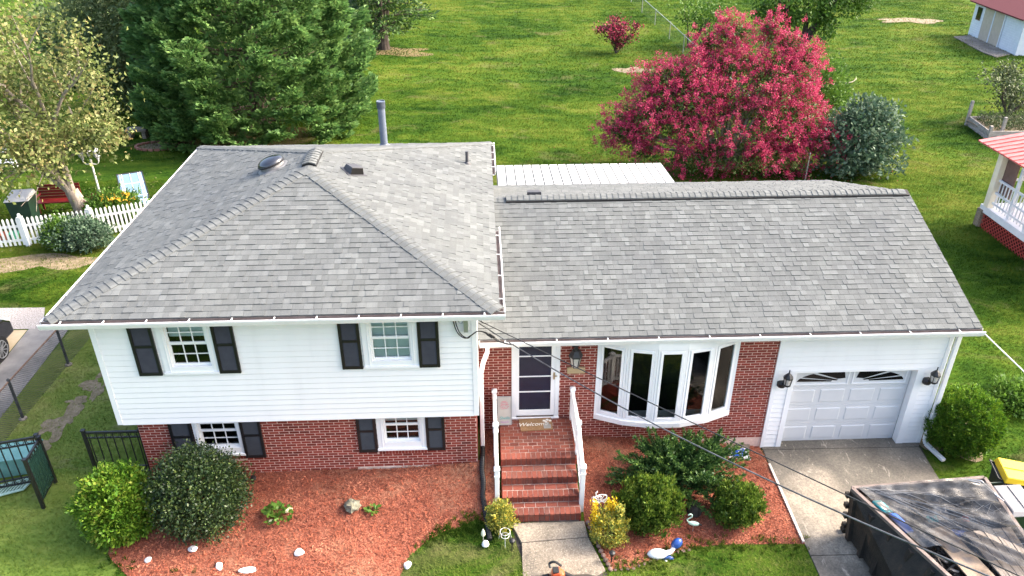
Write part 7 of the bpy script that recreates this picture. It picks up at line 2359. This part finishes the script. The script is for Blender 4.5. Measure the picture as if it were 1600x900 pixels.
# ---------------------------------------------------------------- right hand neighbours
# raised porch with a red roof
PW = mat('porch_white_paint', [(0.55, 0.58, 0.63), (0.66, 0.69, 0.74)], 4, .55)
PC = mat('porch_cream_paint', [(0.66, 0.60, 0.47), (0.74, 0.69, 0.56)], 4, .55)
RROOF = mat('red_metal_roof', [(0.36, 0.06, 0.06), (0.50, 0.12, 0.11), (0.54, 0.20, 0.18)], 3, .5, stretch=(1, 6, 1))
LATT = mat('red_lattice_paint', [(0.28, 0.04, 0.035), (0.36, 0.065, 0.055)], 6, .6)
po = thing('porch', 'raised white porch with red lattice skirt and a red metal roof at the right edge', 'porch', (11.6, 10.8, .2))
gzp = .2
b = MB(); b.box(11.52, 17.5, 6.0, 11.35, .86, 1.0); b.box(11.50, 11.58, 6.0, 11.38, .78, 1.02); b.box(11.58, 17.5, 11.31, 11.38, .78, 1.02); b.build('deck', PW, po)
b = MB(); b.box(11.45, 11.62, 11.15, 11.42, .05, .86); b.build('footing', CONC, po)
for (x, y, m_) in ((11.60, 11.12, PC), (11.62, 8.9, PW), (17.2, 11.1, PW), (14.4, 11.15, PW)):
    b = MB(); b.box(x-.10, x+.10, y-.13, y+.13, 1.001, 3.15); b.build('post', m_, po)
b = MB(); b.box(11.72, 11.78, 10.4, 11.2, 1.6, 3.1); b.build('screen_panel', mat('brown_screen', [(0.11, 0.07, 0.06), (0.17, 0.11, 0.095)], 5, .8), po)
for z in (1.18, 1.55, 2.02):
    b = MB(); b.box(11.60, 11.66, 9.03, 10.98, z, z+.07); b.build('rail', PW, po)
for z in (2.02, 1.12):
    b = MB(); b.box(11.60, 11.66, 6.2, 8.76, z, z+.07); b.build('rail', PW, po)
for i in range(11):
    y = 9.15+i*.17
    b = MB(); b.box(11.615, 11.645, y, y+.03, 1.07, 2.02); b.build('baluster', PW, po)
b = MB(); b.box(11.585, 11.675, 9.95, 10.05, 1.0, 3.1); b.build('post', PW, po)
b = MB(); b.box(11.56, 11.66, 6.0, 11.3, 2.98, 3.10); b.build('header', PW, po)
for i in range(16):       # far railing seen across the porch
    x = 11.9+i*.33
    b = MB(); b.box(x, x+.03, 11.18, 11.21, 1.05, 1.95); b.build('baluster', PW, po)
b = MB(); b.box(11.7, 17.2, 11.16, 11.23, 1.95, 2.02); b.build('rail', PW, po)
lat = MB()
def lattice_strip(a0, z0, a1, z1): lat.bar((11.56, a0, z0), (11.56, a1, z1), .034, .012, (1, 0, 0))
zt, zbt = .80, .18
H_ = zt-zbt
s = 6.0
while s < 11.3:
    lattice_strip(s, zbt, min(s+H_, 11.3), zbt+min(H_, 11.3-s))
    lattice_strip(s, zt, min(s+H_, 11.3), zt-min(H_, 11.3-s))
    s += .165
tag(lat.build('lattice', LATT, po), kind='stuff')
b = MB(); b.box(11.66, 11.70, 6.0, 11.3, .1, .85); b.build('crawl_space', DARK, po)
def rz_(x): return 3.06+(x-11.25)*.16
rf = MB(); rf.hexa([(11.25, 5.5, rz_(11.25)), (17.8, 5.5, rz_(17.8)), (17.8, 12.2, rz_(17.8)), (11.25, 12.2, rz_(11.25)), (11.25, 5.5, rz_(11.25)+.05), (17.8, 5.5, rz_(17.8)+.05), (17.8, 12.2, rz_(17.8)+.05), (11.25, 12.2, rz_(11.25)+.05)])
rf = rf.build('roof', RROOF, po)
for i in range(22):
    y = 5.6+i*.3
    b = MB(); b.bar((11.25, y, rz_(11.25)+.065), (17.8, y, rz_(17.8)+.065), .03, .03); b.build('roof_seam', RROOF, rf)
# planter of weathered boards
PLB = mat('grey_weathered_board', [(0.20, 0.17, 0.15), (0.34, 0.30, 0.27), (0.44, 0.40, 0.36)], 4, .9, bump=.3, bscale=30, stretch=(1, 1, 4))
pl = thing('raised_planter', 'weathered wooden raised planter under the apple tree', 'planter', (18.5, 21.5, .2))
def board(p, q, w, h, nm='board'):
    b = MB(); b.bar(p, q, w, h); b.build(nm, PLB, pl)
for k in range(2):
    z = .30+.24*k
    board((17.2, 20.4, z), (17.5, 22.6, z), .05, .22); board((17.25, 20.35, z), (21.4, 20.25, z), .05, .22); board((21.4, 20.3, z), (21.6, 22.6, z), .05, .22); board((17.5, 22.6, z), (21.6, 22.6, z), .05, .22)
for x, y, h in ((17.2, 20.35, .7), (17.45, 22.65, 1.2), (17.85, 20.5, 1.05), (21.4, 20.3, .7)):
    b = MB(); b.box(x-.06, x+.06, y-.06, y+.06, .1, .2+h); b.build('post', PLB, pl)
b = MB(); b.grid(lambda u, v: Vector((17.3+4.1*u, 20.4+2.15*v, .50)), 4, 3); b.build('soil', SOIL, pl)
r = np.random.default_rng(50)
C = np.stack([r.uniform(17.6, 21.2, 2600), r.uniform(20.6, 22.4, 2600), r.uniform(.5, .95, 2600)], 1)
leaves_obj('herbs', cards(C, r.normal(0, .6, C.shape)+np.array([0, 0, .8]), .14*np.ones(2600), .35, r), L_DULL, pl)
# shed
SHW = mat('shed_white_paint', [(0.62, 0.66, 0.72), (0.72, 0.75, 0.80)], 4, .6)
SHD = mat('shed_tan_door', [(0.42, 0.36, 0.29), (0.50, 0.43, 0.35)], 4, .6)
SHR = m_brick('red_shingle', [(0.13, 0.035, 0.04), (0.20, 0.05, 0.055), (0.24, 0.07, 0.075)])
sh = thing('garden_shed', 'white shed with tan double doors and a red shingle roof at the top right', 'shed', (30, 40, .2))
A_, B_ = Vector((28.95, 43.1, 0)), Vector((28.45, 36.6, 0))
e1 = (B_-A_).normalized(); e2 = Vector((-e1.y, e1.x, 0))     # along the door wall, and away from it (+x)
Ls = (B_-A_).length
def sp(u, w, z): return A_+e1*u+e2*w+Vector((0, 0, z))
b = MB()
b.hexa([sp(0, 0, .2), sp(Ls, 0, .2), sp(Ls, 4.2, .2), sp(0, 4.2, .2), sp(0, 0, 2.55), sp(Ls, 0, 2.55), sp(Ls, 4.2, 2.55), sp(0, 4.2, 2.55)])
b.prism([sp(Ls, 0, 2.551), sp(Ls, 4.2, 2.551), sp(Ls, 2.1, 3.5)], e1*-.02); b.prism([sp(0, 0, 2.551), sp(0, 4.2, 2.551), sp(0, 2.1, 3.5)], e1*.02)
b.build('wall', SHW, sh)
for i in range(16):
    b = MB(); b.bar(sp(0, -.008, .28+.145*i), sp(Ls, -.008, .28+.145*i), .016, .012); b.build('siding_board', SHW, sh)
rs2 = MB()
for w0, z0, w1, z1 in ((-.35, 2.42, 2.1, 3.55), (4.55, 2.42, 2.1, 3.55)):
    rs2.hexa([sp(-.3, w0, z0), sp(Ls+.3, w0, z0), sp(Ls+.3, w1, z1), sp(-.3, w1, z1), sp(-.3, w0, z0+.08), sp(Ls+.3, w0, z0+.08), sp(Ls+.3, w1, z1+.08), sp(-.3, w1, z1+.08)])
rs2 = rs2.build('roof', SHR, sh)
for u0, u1 in ((1.55, 2.75), (2.95, 4.15)):
    d_ = MB(); d_.hexa([sp(u0, -.05, .24), sp(u1, -.05, .24), sp(u1, -.02, .24), sp(u0, -.02, .24), sp(u0, -.05, 2.32), sp(u1, -.05, 2.32), sp(u1, -.02, 2.32), sp(u0, -.02, 2.32)])
    d_ = d_.build('door', SHD, sh)
for u in (1.48, 2.85, 4.22):
    b = MB(); b.hexa([sp(u-.06, -.06, .22), sp(u+.06, -.06, .22), sp(u+.06, -.02, .22), sp(u-.06, -.02, .22), sp(u-.06, -.06, 2.4), sp(u+.06, -.06, 2.4), sp(u+.06, -.02, 2.4), sp(u-.06, -.02, 2.4)]); b.build('door_trim', SHW, sh)
b = MB(); b.hexa([sp(.5, -.04, 1.35), sp(1.1, -.04, 1.35), sp(1.1, -.02, 1.35), sp(.5, -.02, 1.35), sp(.5, -.04, 2.2), sp(1.1, -.04, 2.2), sp(1.1, -.02, 2.2), sp(.5, -.02, 2.2)]); b.build('window', DARKGLASS, sh)
ground_patch('shed_slab', [(27.4, 42.2), (28.8, 42.6), (28.4, 36.9), (26.9, 36.1), (26.8, 37.5)], .05, mat('mossy_concrete', [(0.12, 0.10, 0.085), (0.27, 0.235, 0.20)], 1.2, .95, bump=.3), step=.6, thick=.08)
# a fallen branch
b = MB(); b.tube(sm([(13.1, 29.4, .32), (13.7, 29.9, .30), (14.4, 30.1, .29), (15.0, 30.3, .32), (15.4, 30.7, .40)], 5), [.035]*10+[.028]*11, 6); b.tube([(14.4, 30.1, .29), (14.7, 29.8, .31)], .015, 5)
tag(b.build('fallen_branch', GBARK, None, org=(14.2, 30, .3)), 'bare pale fallen branch lying on the back lawn right of the crape myrtle', 'branch')
